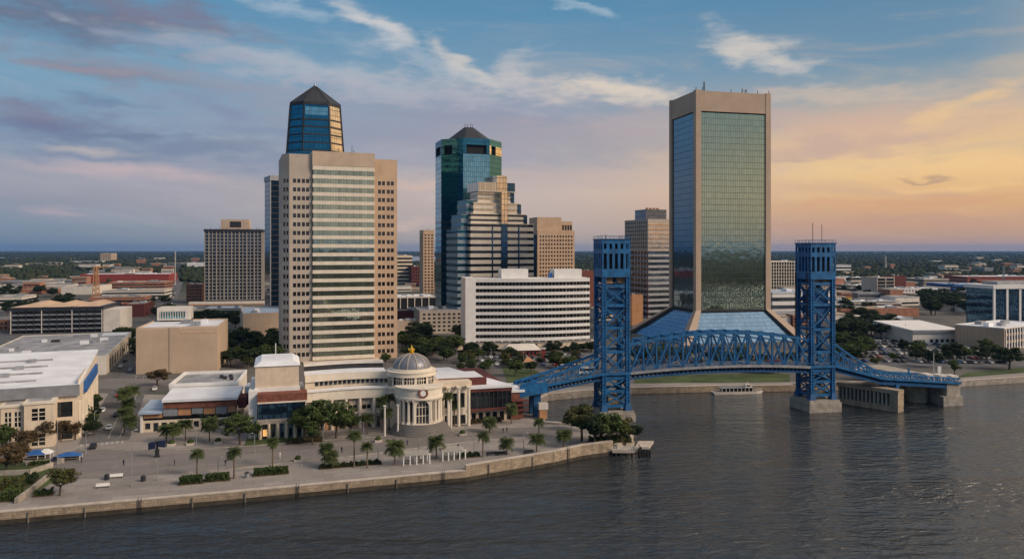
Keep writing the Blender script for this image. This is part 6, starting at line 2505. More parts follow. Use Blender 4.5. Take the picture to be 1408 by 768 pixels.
def palm(px, py, top, kind, label, group='palms along the riverside promenade', lean=0., thick=1.):
    x, y = P(px, py)
    h = Z(top, y) - LZ
    t = thing('palm_tree', label, 'palm', (x, y, LZ), RD.uniform(0, 6.28), group)
    cr = 1.5 if kind == 'fan' else 2.0
    ht = max(1.5, h - cr)
    g = MB()
    prof = [(0, .30), (.12, .22), (.5, .18), (.9, .19), (1., .24)]
    for (a, ra), (b, rb) in zip(prof[:-1], prof[1:]):
        g.cone((lean * a * a, 0, ht * a - (.2 if a == 0 else 0)), (lean * b * b, 0, ht * b), ra * thick, rb * thick, 8)
    g.build('trunk', M['palm_bark'], t, uv=False)
    o = bpy.data.objects.new('crown', RD.choice(PCROWN[kind]))
    COL.objects.link(o)
    o.parent = t
    o.location = (lean, 0, ht)
    o.scale = (thick * RD.uniform(.85, 1.12), thick * RD.uniform(.85, 1.12), thick * RD.uniform(.85, 1.15))
    o.rotation_euler = (RD.uniform(-.15, .15), RD.uniform(-.15, .15), RD.uniform(0, 6.28))
    return t


for a in [
    (271, 654, 613, 'fan', 'tall fan palm beside the first clipped hedge from the left'),
    (322, 657, 612, 'fan', 'thick crowned fan palm between the two clipped hedges', 0., 1.2),
    (375, 640, 597, 'fan', 'tall slim fan palm standing behind the hedge nearest the oak clump'),
    (446, 640, 603, 'date', 'bushy palm, the upper of a pair leaning together below the oaks', .6, .75),
    (455, 643, 614, 'date', 'short bushy palm, the lower of a pair below the oaks', -.3, .85),
    (487, 642, 588, 'fan', 'tallest slim palm left of the round porch, beside a low shrub strip'),
    (505, 643, 603, 'fan', 'small slim palm at the end of the low shrub strip'),
    (543, 639, 601, 'date', 'wide date palm left of the white pergola'),
    (600, 630, 595, 'date', 'wide date palm between the two pergolas'),
    (664, 628, 590, 'fan', 'slim fan palm just right of the second pergola'),
    (697, 624, 597, 'date', 'short date palm above the stone wall right of the second pergola', 0., .85),
    (741, 601, 571, 'fan', 'small fan palm on the far side of the drive near the bridge pier'),
    (738, 621, 591, 'date', 'bushy palm of two crowns near the bridge end of the promenade', 0., .85),
    (775, 614, 586, 'date', 'spreading palm last before the wooded point', 0., .9),
    (673, 594, 569, 'date', 'leafy palm across the drive in front of the arcade', 0., .9),
    (703, 582, 551, 'date', 'taller palm at the corner of the dark glass block', 0., .9),
]:
    palm(*a[:5], 'palms along the riverside promenade', *(a[5:] if len(a) > 5 else ()))
for a in [
    (526, 594, 540, 'date', 'tall palm left of the round porch, first of the close cluster', 0., .8),
    (535, 591, 538, 'fan', 'tall palm closest to the left side of the round porch', 0., 1.1),
    (531, 597, 556, 'date', 'lower bushy palm under the close cluster by the porch', 0., .8),
    (616, 588, 536, 'fan', 'tallest palm right of the round porch', 0., 1.),
    (625, 584, 545, 'date', 'bushy palm behind the tallest one right of the porch', 0., .85),
    (608, 582, 548, 'date', 'palm tucked against the right side of the round porch', 0., .75),
    (505, 597, 564, 'date', 'palm before the brown doors of the curved wing', 0., .85),
    (372, 601, 575, 'date', 'palm before the columns of the blue windowed block', 0., .8),
]:
    palm(*a[:5], 'palms close to the domed hall', *a[5:])
for a in [
    (255, 606, 572, 'date', 'palm in a round bed before the orange panelled pavilion', 0., .9),
    (288, 606, 570, 'date', 'palm beside the glowing lamp at the right of the pavilion', 0., .95),
    (229, 608, 579, 'date', 'left palm of the close pair before the pavilion', 0., .9),
    (238, 610, 578, 'date', 'right palm of the close pair before the pavilion', 0., .9),
    (171, 598, 556, 'date', 'lower palm of the street row nearest the pavilion corner', 0., .9),
    (178, 598, 568, 'date', 'small bushy palm at the pavilion corner of the street', 0., .85),
    (171, 561, 531, 'date', 'palm of the street row farther up beside its taller neighbour', 0., 1.),
    (182, 558, 527, 'date', 'tallest palm of the street row farther up the street', 0., 1.1),
    (176, 578, 545, 'date', 'middle palm of the street row by the pavilion', 0., 1.),
]:
    palm(*a[:5], 'palms by the market pavilion and street', *a[5:])

# broadleaf trees one can point to -----------------------------------
for a in [
    ('oak', 330, 611, 566, 'big round oak right of the orange panelled pavilion', 1.25),
    ('oak', 350, 606, 580, 'smaller oak leaning against the big round one by the pavilion', 1.1),
    ('oak', 418, 606, 556, 'left oak of the big clump before the curved wing', 1.15),
    ('oak', 440, 604, 547, 'tallest oak in the middle of the clump before the curved wing', 1.15),
    ('oak', 462, 602, 550, 'right of centre oak in the clump before the curved wing', 1.15),
    ('oak', 482, 599, 566, 'rightmost oak of the clump before the curved wing', 1.1),
    ('oak', 430, 611, 577, 'front low oak of the clump before the curved wing', 1.2),
    ('brown', 62, 612, 575, 'brown leafed tree before the lit window of the cream hall', 1.45),
    ('brown', 84, 606, 576, 'bare brownish tree at the corner of the cream hall', 1.2),
    ('brown', 34, 622, 588, 'rusty tree between the left-edge green tree and the lit window', 1.3),
    ('brown', 104, 604, 578, 'thin brownish tree closest to the street at the cream hall', 1.1),
    ('brown', 22, 640, 604, 'rust brown tree right of the biggest one at the left edge', 1.2),
    ('oak', 4, 622, 582, 'green tree at the left edge above the brown one', 1.2),
    ('brown', 10, 652, 608, 'big rust brown tree at the left edge above the garden wall', 1.3),
    ('olive', 82, 681, 640, 'young leaning olive green tree on the river wall corner', 1.25),
    ('olive', 800, 606, 556, 'olive green tree at the left of the wooded point', 1.3),
    ('dark', 818, 612, 566, 'dark tree with a bare stem in the middle of the wooded point', 1.1),
    ('oak', 838, 610, 565, 'round green tree before the foot of the nearer bridge tower', 1.2),
    ('olive', 855, 609, 570, 'yellowish tree at the tip of the wooded point', 1.15),
    ('dark', 872, 605, 582, 'low dark bush tree leaning over the landing stage', 1.2),
    ('dark', 800, 592, 552, 'tree peeking up behind the olive one by the bridge tower', .9),
    ('brown', 216, 531, 506, 'brownish tree at the left foot of the tan theatre block', 1.6),
    ('olive', 252, 527, 513, 'low olive tree below the pilaster of the tan theatre block', 1.8),
    ('oak', 1313, 517, 493, 'single small tree on the lawn past the right bridge end', 1.1),
    ('dark', 1388, 508, 476, 'large spreading tree on the lawn at the right edge', 1.7),
    ('dark', 1300, 500, 471, 'narrow dark tree right of the parking lot conifer group', .8),
    ('dark', 1316, 498, 468, 'narrow dark tree before the ribbed tan office', .8),
    ('dark', 1284, 505, 479, 'dark bushy tree above the right bridge end', 1.3),
    ('oak', 1228, 497, 483, 'round green tree in the parking lot above the right truss', 1.4),
    ('oak', 1340, 486, 475, 'low round tree at the ribbed wall of the tan office', 1.5),
    ('olive', 1205, 503, 490, 'olive hedge tree low over the right truss', 1.8),
    ('dark', 1243, 489, 463, 'tall dark tree standing in the rows of parked cars', .8),
    ('oak', 708, 517, 493, 'leafy green tree left of the orange tent by the bridge approach', 1.5),
    ('dark', 765, 505, 487, 'dark leafy tree behind the bridge approach truss', 1.6),
    ('oak', 530, 503, 484, 'small tree at the right foot of the tall beige tower', 1.1),
    ('olive', 340, 506, 488, 'yellowish round tree behind the domed hall left of the beige tower', 1.5),
]:
    tpx(a[0], a[1], a[2], a[3], a[4], None, a[5])


def grove(n, x0, x1, y0, y1, kind, hgt, name, label, wide=(1.1, 1.6)):
    """trees too small and many to tell apart, as one mass"""
    V, Fc, mi = [], [], []
    for k in range(n):
        x, y = P(RD.uniform(x0, x1), RD.uniform(y0, y1))
        cm, tm = RD.choice(TREES[kind])
        s = RD.uniform(*hgt) / 8.6
        w_ = s * RD.uniform(*wide)
        a = RD.uniform(0, 6.28)
        for me, j in ((cm, 0), (tm, 1)):
            b0 = len(V)
            for v in me.vertices:
                c_ = v.co
                V.append((x + w_ * (c_.x * math.cos(a) - c_.y * math.sin(a)), y + w_ * (c_.x * math.sin(a) + c_.y * math.cos(a)), LZ + s * c_.z))
            for p in me.polygons:
                Fc.append(tuple(b0 + i for i in p.vertices))
                mi.append(j)
    me = bpy.data.meshes.new(name)
    me.from_pydata(V, [], Fc)
    me.materials.append(TREES[kind][0][0].materials[0])
    me.materials.append(M['bark'])
    me.polygons.foreach_set('material_index', mi)
    o = bpy.data.objects.new(name, me)
    COL.objects.link(o)
    tag(o, label, 'trees', None, 'stuff')


def scatter(n, x0, x1, y0, y1, kinds, hgt, label, group, wide=(1.1, 1.6), avoid=()):
    k = 0
    while k < n:
        px, py = RD.uniform(x0, x1), RD.uniform(y0, y1)
        if any(a <= px <= b and c <= py <= d for a, b, c, d in avoid):
            continue
        x, y = P(px, py)
        tree(RD.choice(kinds), x, y, RD.uniform(*hgt), label, group, RD.uniform(*wide))
        k += 1


scatter(34, 300, 384, 468, 508, ['dark', 'oak'], (7, 11), 'dark green tree in the grove between the theatre block and the beige tower', 'trees of the grove left of the beige tower')
scatter(16, 245, 330, 440, 451, ['dark'], (8, 11), 'dark tree of the low belt before the gridded office slab', 'trees of the belt before the gridded slab')
scatter(36, 548, 640, 462, 500, ['dark', 'dark', 'oak'], (7, 12), 'dark tree in the grove between the beige tower and the white hotel', 'trees of the grove left of the white hotel')
grove(40, 640, 815, 481, 488, 'dark', (4, 6), 'tree_belt', 'dark tree belt running under the podium of the white hotel')
scatter(46, 630, 800, 490, 514, ['oak', 'dark', 'olive'], (3, 6.5), 'small tree among the parked cars between the domed hall and the white hotel', 'trees in the car park before the hotel')
scatter(40, 868, 1092, 492, 514, ['dark', 'oak'], (5, 9), 'tree on the riverside seen through the middle span of the bridge', 'trees seen through the bridge span')
grove(36, 1155, 1232, 450, 468, 'dark', (9, 13), 'tree_belt', 'thick dark tree belt between the right-hand parking lot and the white-roofed warehouse')
scatter(14, 1156, 1195, 478, 500, ['dark', 'oak'], (8, 12), 'tree just right of the farther bridge tower above the truss', 'trees right of the farther bridge tower')
scatter(14, 1255, 1408, 484, 500, ['dark', 'oak'], (5, 9), 'tree scattered among the cars below the tan office', 'trees among the right-hand cars')
grove(44, 1262, 1365, 412, 434, 'dark', (10, 15), 'tree_belt', 'wide dark tree belt above the white-roofed warehouse')
scatter(12, 1156, 1200, 424, 445, ['dark'], (9, 12), 'tree before the long terracotta warehouse', 'trees before the terracotta warehouse')
scatter(14, 150, 190, 462, 500, ['dark', 'oak'], (5, 8), 'street tree beside the grey roofed hall', 'street trees beside the grey roofed hall')
scatter(22, 117, 134, 508, 600, ['oak', 'dark'], (3, 5.5), 'small clipped tree along the side wall of the cream hall', 'small trees along the cream hall', (.9, 1.2))
scatter(10, 205, 232, 400, 440, ['dark', 'oak'], (7, 12), 'street tree in the gap by the far straight street', 'trees beside the far straight street')
grove(40, 0, 120, 396, 440, 'dark', (8, 13), 'tree_belt', 'scattered dark trees among the low sheds on the left')
grove(60, 1156, 1408, 385, 420, 'dark', (9, 13), 'tree_belt', 'scattered dark trees between the right-hand warehouses')

# ------------------------------------------------------------------ hedges, beds and low plants
def hedge(px0, px1, py, h, label, depth=2.2, m='leaf', name='hedge', loose=False):
    a, b = Vector(P(px0, py)), Vector(P(px1, py - (px1 - px0) * .085))
    d = b - a
    L = d.length
    r = np.random.default_rng(int(px0) + 100)
    V, Fc = [], []
    nn = int(L * depth * h * 26) + 200
    for k in range(min(nn, 2600)):
        p = np.array((r.uniform(0, L), r.uniform(0, depth), r.uniform(.05, h)))
        ax_ = r.integers(0, 3)
        if ax_ == 0: p[2] = h * r.uniform(.88, 1.06)
        elif ax_ == 1: p[1] = r.choice((0, depth)) + r.normal() * .1
        if loose: p[2] *= .6 + .5 * math.sin(p[0] * 1.7 + px0) ** 2
        n = r.normal(size=3)
        n /= np.linalg.norm(n)
        t = np.cross(n, (.1, .2, 1.))
        t /= np.linalg.norm(t)
        q = np.cross(n, t)
        s = .22 * r.uniform(.7, 1.4)
        i = len(V)
        V += [p - t * s, p - q * s, p + t * s, p + q * s]
        Fc.append((i, i + 1, i + 2, i + 3))
    me = bpy.data.meshes.new(name)
    me.from_pydata([tuple(map(float, v)) for v in V], [], Fc)
    me.materials.append(M[m])
    root = thing(name, label, 'hedge', (a.x, a.y, LZ), math.atan2(d.y, d.x))
    o = bpy.data.objects.new('foliage', me)
    COL.objects.link(o)
    o.parent = root
    MB().box(.15, L - .15, .15, depth - .15, 0, h * .8).build('stems', M['leaf_dark'], root, uv=False)
    MB().box(-.3, L + .3, -.35, depth + .3, 0, .18).build('bed', M['soil'], root)


hedge(246, 278, 667, 1.7, 'clipped green hedge at the foot of the leftmost promenade palm')
hedge(282, 315, 663, 1.6, 'rounded hedge right of the leftmost promenade palm')
hedge(349, 396, 655, 1.6, 'clipped hedge below the slim palm near the oak clump')
hedge(440, 486, 645, 1.0, 'low shrub strip below the bushy pair of palms', 1.8, 'leaf_olive', 'shrub_bed', True)
hedge(488, 524, 641, 1.0, 'low dark shrub strip left of the white pergola', 1.8, 'leaf_dark', 'shrub_bed', True)
hedge(630, 660, 630, 1.1, 'low shrubs right of the second pergola', 1.6, 'leaf_dark', 'shrub_bed', True)
hedge(40, 68, 641, 1.2, 'low hedge inside the walled garden at the left', 1.8, 'leaf', 'hedge')
hedge(0, 24, 690, 2.2, 'overgrown shrubs in the garden at the bottom left corner', 5, 'leaf', 'shrub_bed', True)
hedge(22, 46, 668, 1.8, 'dense green shrubs filling the middle of the walled garden', 5, 'leaf_dark', 'shrub_bed', True)
hedge(-6, 30, 676, 2.0, 'tall olive shrubs behind the corner shrubs in the walled garden', 5, 'leaf_olive', 'shrub_bed', True)
hedge(46, 70, 683, 1.1, 'small shrubs at the foot of the leaning olive green tree', 2.5, 'leaf', 'shrub_bed', True)
hedge(818, 868, 612, 1.6, 'ragged undergrowth along the tip of the wooded point', 5, 'leaf_olive', 'shrub_bed', True)
hedge(646, 690, 583, 1.3, 'brown planted bed right of the round porch', 2, 'leaf_brown', 'shrub_bed', True)
hedge(395, 445, 611, .8, 'dry brown planted bed under the oak clump', 4, 'leaf_brown', 'shrub_bed', True)

# garden walls at the bottom left
gw = thing('garden_wall', 'low concrete garden wall curving round the plants at the bottom left', 'garden wall')
g = MB()
for (a, b) in (((-40, 655), (40, 652)), ((40, 652), (72, 642)), ((36, 640), (88, 636)), ((22, 692), (44, 676)), ((44, 676), (70, 655))):
    A, Bq = Vector(P(*a)), Vector(P(*b))
    d = (Bq - A).normalized()
    n = Vector((-d.y, d.x)) * .35
    g.prism([tuple(A - n), tuple(Bq - n), tuple(Bq + n), tuple(A + n)], LZ - .1, LZ + 1.3)
g.build('wall', M['concrete'], gw)


# ------------------------------------------------------------------ pergolas, lamps, sign and small things on the promenade
def pergola(px0, px1, py, label, dep=3.6, h=2.4):
    a, b = Vector(P(px0, py)), Vector(P(px1, py - (px1 - px0) * .085))
    d = b - a
    L = d.length
    r = thing('pergola', label, 'pergola', (a.x, a.y, LZ), math.atan2(d.y, d.x))
    n = 5
    for k in range(n):
        x = .2 + (L - .4) * k / (n - 1)
        for y in (.15, dep - .15):
            MB().box(x - .15, x + .15, y - .15, y + .15, 0, h).build('post', M['steel_white'], r)
    g = MB()
    for y in (.15, dep - .15):
        g.box(-.2, L + .2, y - .12, y + .12, h, h + .3)
    for k in range(int(L / .45)):
        x = .1 + k * .45
        g.box(x - .08, x + .08, -.3, dep + .3, h + .3, h + .48)
    g.build('beams', M['offwhite'], r)
    for k in range(2):
        x = L * (.15 + .45 * k)
        q = MB().box(x, x + 2.2, 1.4, 2., .42, .5)
        q.box(x, x + 2.2, 1.95, 2.05, .5, .95)
        for e in (.15, 1.95):
            q.box(x + e, x + e + .1, 1.45, 1.95, 0, .42)
        q.build('bench', M['wood'], r)


pergola(554, 592, 640, 'longer white pergola over benches on the promenade')
pergola(608, 641, 634, 'shorter white pergola right of the wide date palm')


def lamp(px, py, top, label, group=None, arm=True):
    x, y = P(px, py)
    h = Z(top, y) - LZ
    r = thing('street_lamp', label, 'street lamp', (x, y, LZ), RD.uniform(0, 3), group)
    p = MB().cone((0, 0, 0), (0, 0, h), .13, .07, 8)
    p.cone((0, 0, 0), (0, 0, .7), .22, .16, 8)
    if arm:
        p.bar((0, 0, h - .1), (1.1, 0, h + .1), .09)
    p.build('pole', M['metal_grey'], r)
    MB().box(.7 if arm else -.25, 1.4 if arm else .25, -.18, .18, h + .02, h + .2).build('lamp_head', M['metal_grey'] if arm else M['steel_white'], r)


lamp(181, 668, 592, 'very tall thin grey lamp pole on the river wall left of the hedges')
lamp(216, 660, 634, 'short thin lamp pole right of the tall one on the river wall')
lamp(79, 638, 580, 'thin lamp pole before the brown trees of the cream hall')
lamp(444, 612, 588, 'thin lamp pole under the oak clump')
for px, py in ((300, 652), (414, 642), (520, 633), (575, 628), (652, 622), (720, 617), (785, 609)):
    lamp(px, py, py - 22, 'slim dark promenade lamp along the back of the river wall', 'promenade lamps')
for px, py in ((130, 592), (118, 622), (196, 590), (270, 612), (350, 622), (500, 606), (640, 600)):
    lamp(px, py, py - 26, 'pale street lamp along the riverside drive', 'riverside drive lamps')
for k, (px, py, tp) in enumerate(((676, 500, 480), (745, 492, 466), (779, 486, 458), (720, 505, 484), (628, 500, 480), (1245, 470, 445), (1262, 492, 455))):
    lamp(px, py, tp, 'slim parking lot lamp pole standing behind the bridge line', 'parking lot lamp poles', k % 2 == 0)


def banner_sign():
    x, y = P(216, 628)
    r = thing('banner_stand', 'navy canvas banner stand on a dark post at the street corner', 'sign', (x, y, LZ), rad(12))
    p = MB().box(-.5, .5, -.4, .4, 0, 2.2)
    p.box(-.25, .25, -.2, .2, 2.2, 4.4)
    p.box(-.7, .7, -.5, .5, 0, .35)
    p.build('post', M['dark_metal'], r)
    for s_, z0 in ((-1, 2.5), (1, 3.0)):
        MB().hull8([(s_ * .3, -.6, z0), (s_ * 2.2, -.5, z0 - .3), (s_ * 2.2, -.3, z0 - .3), (s_ * .3, -.4, z0)], [(s_ * .3, -.6, z0 + 1.6), (s_ * 2.2, -.5, z0 + 1.5), (s_ * 2.2, -.3, z0 + 1.5), (s_ * .3, -.4, z0 + 1.6)]).build('banner', M['navy'], r)
    MB().hull8([(-2.2, -.3, 3.9), (2.2, -.3, 4.2), (2.2, .9, 4.2), (-2.2, .9, 3.9)], [(-2.2, -.3, 4.0), (2.2, -.3, 4.5), (2.2, .9, 4.5), (-2.2, .9, 4.0)]).build('canvas_top', M['navy'], r)


banner_sign()


def bin_(px, py, label, m='dark_metal'):
    x, y = P(px, py)
    r = thing('litter_bin', label, 'litter bin', (x, y, LZ))
    MB().cone((0, 0, 0), (0, 0, 1.15), .55, .62, 12).build('bin_body', M[m], r)
    MB().cone((0, 0, 1.17), (0, 0, 1.5), .66, .3, 12).build('lid', M['dark_metal'], r)


bin_(197, 661, 'black litter bin right of the tall lamp pole')
bin_(147, 659, 'black litter bin left of the white bench')
bin_(340, 656, 'dark litter bin between the hedges on the river wall', 'metal_grey')


def bench(px, py, label, m='wood', L=3., rz=18, group=None):
    x, y = P(px, py)
    r = thing('bench', label, 'bench', (x, y, LZ), rad(rz), group)
    MB().box(-L / 2, L / 2, -.3, .3, .42, .52).build('seat', M[m], r)
    MB().box(-L / 2, L / 2, .28, .38, .52, 1.05).build('backrest', M[m], r)
    for e in (-L / 2 + .2, L / 2 - .35):
        MB().box(e, e + .15, -.28, .28, 0, .42).build('leg', M['dark_metal'], r)


bench(156, 657, 'long white bench left of the tall lamp pole', 'steel_white', 4.2)
bench(141, 670, 'pale bench at the edge of the river wall', 'steel_white', 3.)
for k, px in enumerate((648, 676, 690, 727)):
    bench(px, 622 + (676 - px) * .05 + 4, 'dark bench facing the river near the bridge end of the promenade', 'dark_metal', 3., 18, 'dark benches near the bridge end')


def tent(px, py, label, w_, d_, h, m, rz=15):
    x, y = P(px, py)
    r = thing('market_tent', label, 'tent', (x, y, LZ), rad(rz))
    MB().hull8([(-w_ / 2, -d_ / 2, h * .6), (w_ / 2, -d_ / 2, h * .6), (w_ / 2, d_ / 2, h * .6), (-w_ / 2, d_ / 2, h * .6)],
               [(-w_ * .12, -d_ * .1, h), (w_ * .12, -d_ * .1, h), (w_ * .12, d_ * .1, h), (-w_ * .12, d_ * .1, h)]).build('canopy', M[m], r)
    for sx in (-1, 1):
        for sy in (-1, 1):
            MB().box(sx * (w_ / 2 - .15) - .07, sx * (w_ / 2 - .15) + .07, sy * (d_ / 2 - .15) - .07, sy * (d_ / 2 - .15) + .07, 0, h * .6).build('pole', M['steel_white'], r)
    MB().box(-w_ / 2 + .6, w_ / 2 - .6, -d_ / 2 + .5, d_ / 2 - .5, .6, .75).build('table', M['wood'], r)


tent(50, 631, 'blue tent among the brown trees at the left', 5.5, 3.4, 2.6, 'blue_canvas')
tent(95, 632, 'long blue and white stall beside the street corner', 6.2, 2.6, 2.2, 'blue_canvas')
tent(63, 630, 'white tent next to the blue one at the left', 3.4, 3.2, 2.7, 'steel_white')
tent(75, 637, 'small navy stall below the white tent', 1.8, 1.8, 1.9, 'navy')
tent(726, 505, 'orange tent behind the leafy tree by the bridge approach', 6, 4, 5, 'panel_tan')


def red_roof_house():
    b = B('pavilion', 'long red pavilion with a pale pitched roof before the white hotel', 'pavilion', 696, 409, 12)
    r = b.root
    W_ = b.w(742)
    MB().box(0, W_, 0, 9, 0, 3.4).build('wall', M['red'], r)
    MB().hull8([(-.8, -1, 3.4), (W_ + .8, -1, 3.4), (W_ + .8, 10, 3.4), (-.8, 10, 3.4)], [(2, 4.3, 6.4), (W_ - 2, 4.3, 6.4), (W_ - 2, 4.7, 6.4), (2, 4.7, 6.4)]).build('roof', M['offwhite'], r)
    for k in range(8):
        x = 1 + k * (W_ - 2) / 8
        MB().box(x, x + 1.2, -.1, .1, .8, 2.6).build('window', M['win_small'], r)
    # red gateway post
    X, Y = P(747, 497)
    r2 = thing('gate_post', 'bright red post right of the long red pavilion', 'post', (X, Y, LZ))
    MB().box(-1., 1., -1, 1, 0, 6.5).build('shaft', M['red'], r2)
    MB().box(-1.3, 1.3, -1.3, 1.3, 6.5, 7.1).build('cap', M['offwhite'], r2)


red_roof_house()


# masts and crane -----------------------------------------------------
def lattice(name, label, px, base, top, w_, m, cat='mast', jib=None):
    x, y = P(px, base)
    h = Z(top, y) - LZ
    r = thing(name, label, cat, (x, y, LZ))
    g = MB()
    n = max(6, int(h / (w_ * 1.6)))
    for sx in (-1, 1):
        for sy in (-1, 1):
            g.bar((sx * w_ / 2, sy * w_ / 2, 0), (sx * w_ * .3, sy * w_ * .3, h), w_ * .16)
    for k in range(n):
        z0, z1 = h * k / n, h * (k + 1) / n
        e = w_ / 2 * (1 - .35 * k / n)
        for s_ in (-1, 1):
            g.bar((-e, s_ * e, z0), (e, s_ * e, z1), w_ * .09)
            g.bar((s_ * e, -e, z1), (s_ * e, e, z0), w_ * .09)
    g.build('lattice', M[m], r)
    if jib:
        j = MB().bar((-jib * .25, 0, h * .96), (jib, jib * .2, h * 1.0), w_ * .3)
        j.build('jib', M[m], r)
        MB().box(-jib * .3, -jib * .18, -1, 1, h * .93, h * .96).build('counterweight', M['concrete'], r)


lattice('radio_mast', 'thin pale radio mast rising beside the far straight street', 241, 392, 345, 1.2, 'offwhite')
lattice('construction_crane', 'orange lattice crane among the brick sheds on the left', 132, 408, 366, 5.5, 'panel_tan', 'crane', 14)
lattice('radio_mast', 'thin mast above the red stadium stand on the right', 1380, 400, 366, 2.5, 'metal_grey')
lattice('radio_mast', 'short thin mast over the far woods right of the brown pair of blocks', 1218, 372, 352, 3.5, 'offwhite')


# ------------------------------------------------------------------ people on the drive
def person(px, py, label, rz, coat='cloth'):
    x, y = P(px, py)
    verts = [(0, 0, .95), (0, 0, 1.2), (0, 0, 1.42), (0, .01, 1.52), (0, .03, 1.62), (0, .03, 1.74),
             (.10, 0, .88), (.12, .04, .48), (.13, -.02, .07), (.13, .12, .03),
             (-.10, 0, .88), (-.12, -.02, .48), (-.13, -.08, .07), (-.13, .05, .03),
             (.20, 0, 1.40), (.25, -.02, 1.13), (.24, .08, .88), (-.20, 0, 1.40), (-.25, -.02, 1.13), (-.24, .08, .88)]
    edges = [(0, 1), (1, 2), (2, 3), (3, 4), (4, 5), (0, 6), (6, 7), (7, 8), (8, 9), (0, 10), (10, 11), (11, 12), (12, 13), (2, 14), (14, 15), (15, 16), (2, 17), (17, 18), (18, 19)]
    rads = [.15, .15, .16, .065, .10, .085, .10, .075, .05, .045, .10, .075, .05, .045, .075, .05, .04, .075, .05, .04]
    me = bpy.data.meshes.new('person')
    me.from_pydata(verts, edges, [])
    me.materials.append(M[coat])
    o = bpy.data.objects.new('person', me)
    COL.objects.link(o)
    o.location = (x, y, LZ + .05)
    o.rotation_euler.z = rz
    o.modifiers.new('skin', 'SKIN')
    for v, rr in zip(me.skin_vertices[0].data, rads):
        v.radius = (rr, rr)
    me.skin_vertices[0].data[0].use_root = True
    s = o.modifiers.new('sub', 'SUBSURF')
    s.levels = s.render_levels = 1
    tag(o, label, 'person', 'people walking on the drive')


person(692, 595, 'person in dark clothes walking on the drive, left of a pair', .6)
person(697, 594, 'person in dark clothes walking on the drive, right of a pair', 2.2)
person(660, 609, 'person in a pale shirt standing before the second pergola palm', 1.0, 'offwhite')
person(112, 636, 'person in dark clothes at the end of the blue and white stall', 4.)


# ------------------------------------------------------------------ cars
def car_mesh(paint):
    g = MB()
    side = [(-2.2, .35), (-2.25, .8), (-1.9, .95), (-1.2, 1.0), (-.6, 1.42), (.75, 1.45), (1.45, 1.0), (2.1, .9), (2.25, .6), (2.2, .35)]
    n = len(side)
    L = [(x, -.85 if z < 1.1 else -.66, z) for x, z in side]
    R_ = [(x, .85 if z < 1.1 else .66, z) for x, z in side]
    g.add(L + R_, [(i, (i + 1) % n, n + (i + 1) % n, n + i) for i in range(n)] + [tuple(range(n - 1, -1, -1)), tuple(range(n, 2 * n))], 0)
    # windows stand a little proud of the cabin
    for s_ in (-1, 1):
        g.add([(-1.05, s_ * .85, 1.03), (1.25, s_ * .85, 1.03), (.72, s_ * .70, 1.38), (-.58, s_ * .70, 1.38)], [(0, 1, 2, 3)], 1)
    g.add([(1.43, -.72, 1.05), (1.43, .72, 1.05), (.83, .6, 1.43), (.83, -.6, 1.43)], [(0, 1, 2, 3)], 1)
    g.add([(-1.18, -.72, 1.05), (-1.18, .72, 1.05), (-.66, .6, 1.42), (-.66, -.6, 1.42)], [(0, 1, 2, 3)], 1)
    for x in (-1.35, 1.4):
        for s_ in (-1, 1):
            g.cone((x, s_ * .68, .33), (x, s_ * .9, .33), .33, .33, 10, 2)
            g.cone((x, s_ * .9, .33), (x, s_ * .91, .33), .18, .17, 8, 3)
    o = g.build('parked_car', [paint, M['car_glass'], M['rubber'], M['metal_grey']], uv=False)
    me = o.data
    bpy.data.objects.remove(o)
    return me


PAINTS = {'white': (.75, .75, .73), 'silver': (.42, .43, .44), 'black': (.02, .02, .022), 'red': (.36, .03, .025), 'blue': (.04, .09, .25), 'grey': (.16, .165, .17), 'orange': (.55, .17, .04)}
CARS = {k: car_mesh(mat(k + ' car paint', v, .3, .05, 1., spec=.6)) for k, v in PAINTS.items()}


def car(px, py, colr, label, group, rz):
    x, y = P(px, py)
    o = bpy.data.objects.new('parked_car', CARS[colr])
    COL.objects.link(o)
    o.location = (x, y, LZ + .07)
    o.rotation_euler.z = rz
    tag(o, label, 'car', group)


CC = ['white', 'grey', 'silver', 'black', 'black', 'grey', 'silver', 'black', 'silver', 'white', 'blue', 'red']
for row, y in enumerate((466, 469, 472.5, 477, 481, 486, 491, 497)):
    x = 1168 + row * 3
    while x < 1300 + row * 12:
        if RD.random() < .62:
            c = RD.choice(CC)
            car(x, y + (x - 1168) * .012, c, c + ' car parked in the rows of the right-hand lot beyond the bridge', 'cars in the right-hand lot', rad(100 + RD.uniform(-4, 4)))
        x += 5.0 + row * .35
for row, y in enumerate((488, 492, 497, 502)):
    x = 655 + row * 4
    while x < 800:
        if RD.random() < .55:
            c = RD.choice(CC)
            car(x, y, c, c + ' car parked in the lot between the domed hall and the white hotel', 'cars in the hotel lot', rad(100 + RD.uniform(-5, 5)))
        x += 8
for k, (px, py, c) in enumerate(((165, 538, 'grey'), (213, 536, 'white'), (172, 497, 'black'), (166, 505, 'white'), (179, 510, 'silver'), (139, 505, 'black'), (157, 482, 'white'), (176, 476, 'grey'))):
    car(px, py, c, ['grey car at the crossing behind the tall street palms', 'white car left of the pavilion roof block', 'black car on the street above the crossing beside the theatre block', 'white car following the black one up the street',
                    'silver car nearest the left corner of the theatre block', 'black car beside the side wall of the grey roofed hall', 'white car far up beside the grey roofed hall', 'grey car far up the street beside the theatre block'][k], 'cars on the left-hand street', rad(112))
for k in range(26):
    px, py = RD.uniform(-10, 60), RD.uniform(470, 492)
    c = RD.choice(CC)
    car(px, py, c, c + ' car parked left of the grey roofed hall', 'cars left of the grey roofed hall', rad(20 + RD.choice((0, 90))))
for k in range(30):
    t = k / 30
    px, py = 228 + 10 * t + RD.uniform(-3, 5), 440 - 48 * t
    c = RD.choice(CC)
    car(px, py, c, c + ' car on the far straight street below the radio mast', 'cars on the far straight street', rad(112))
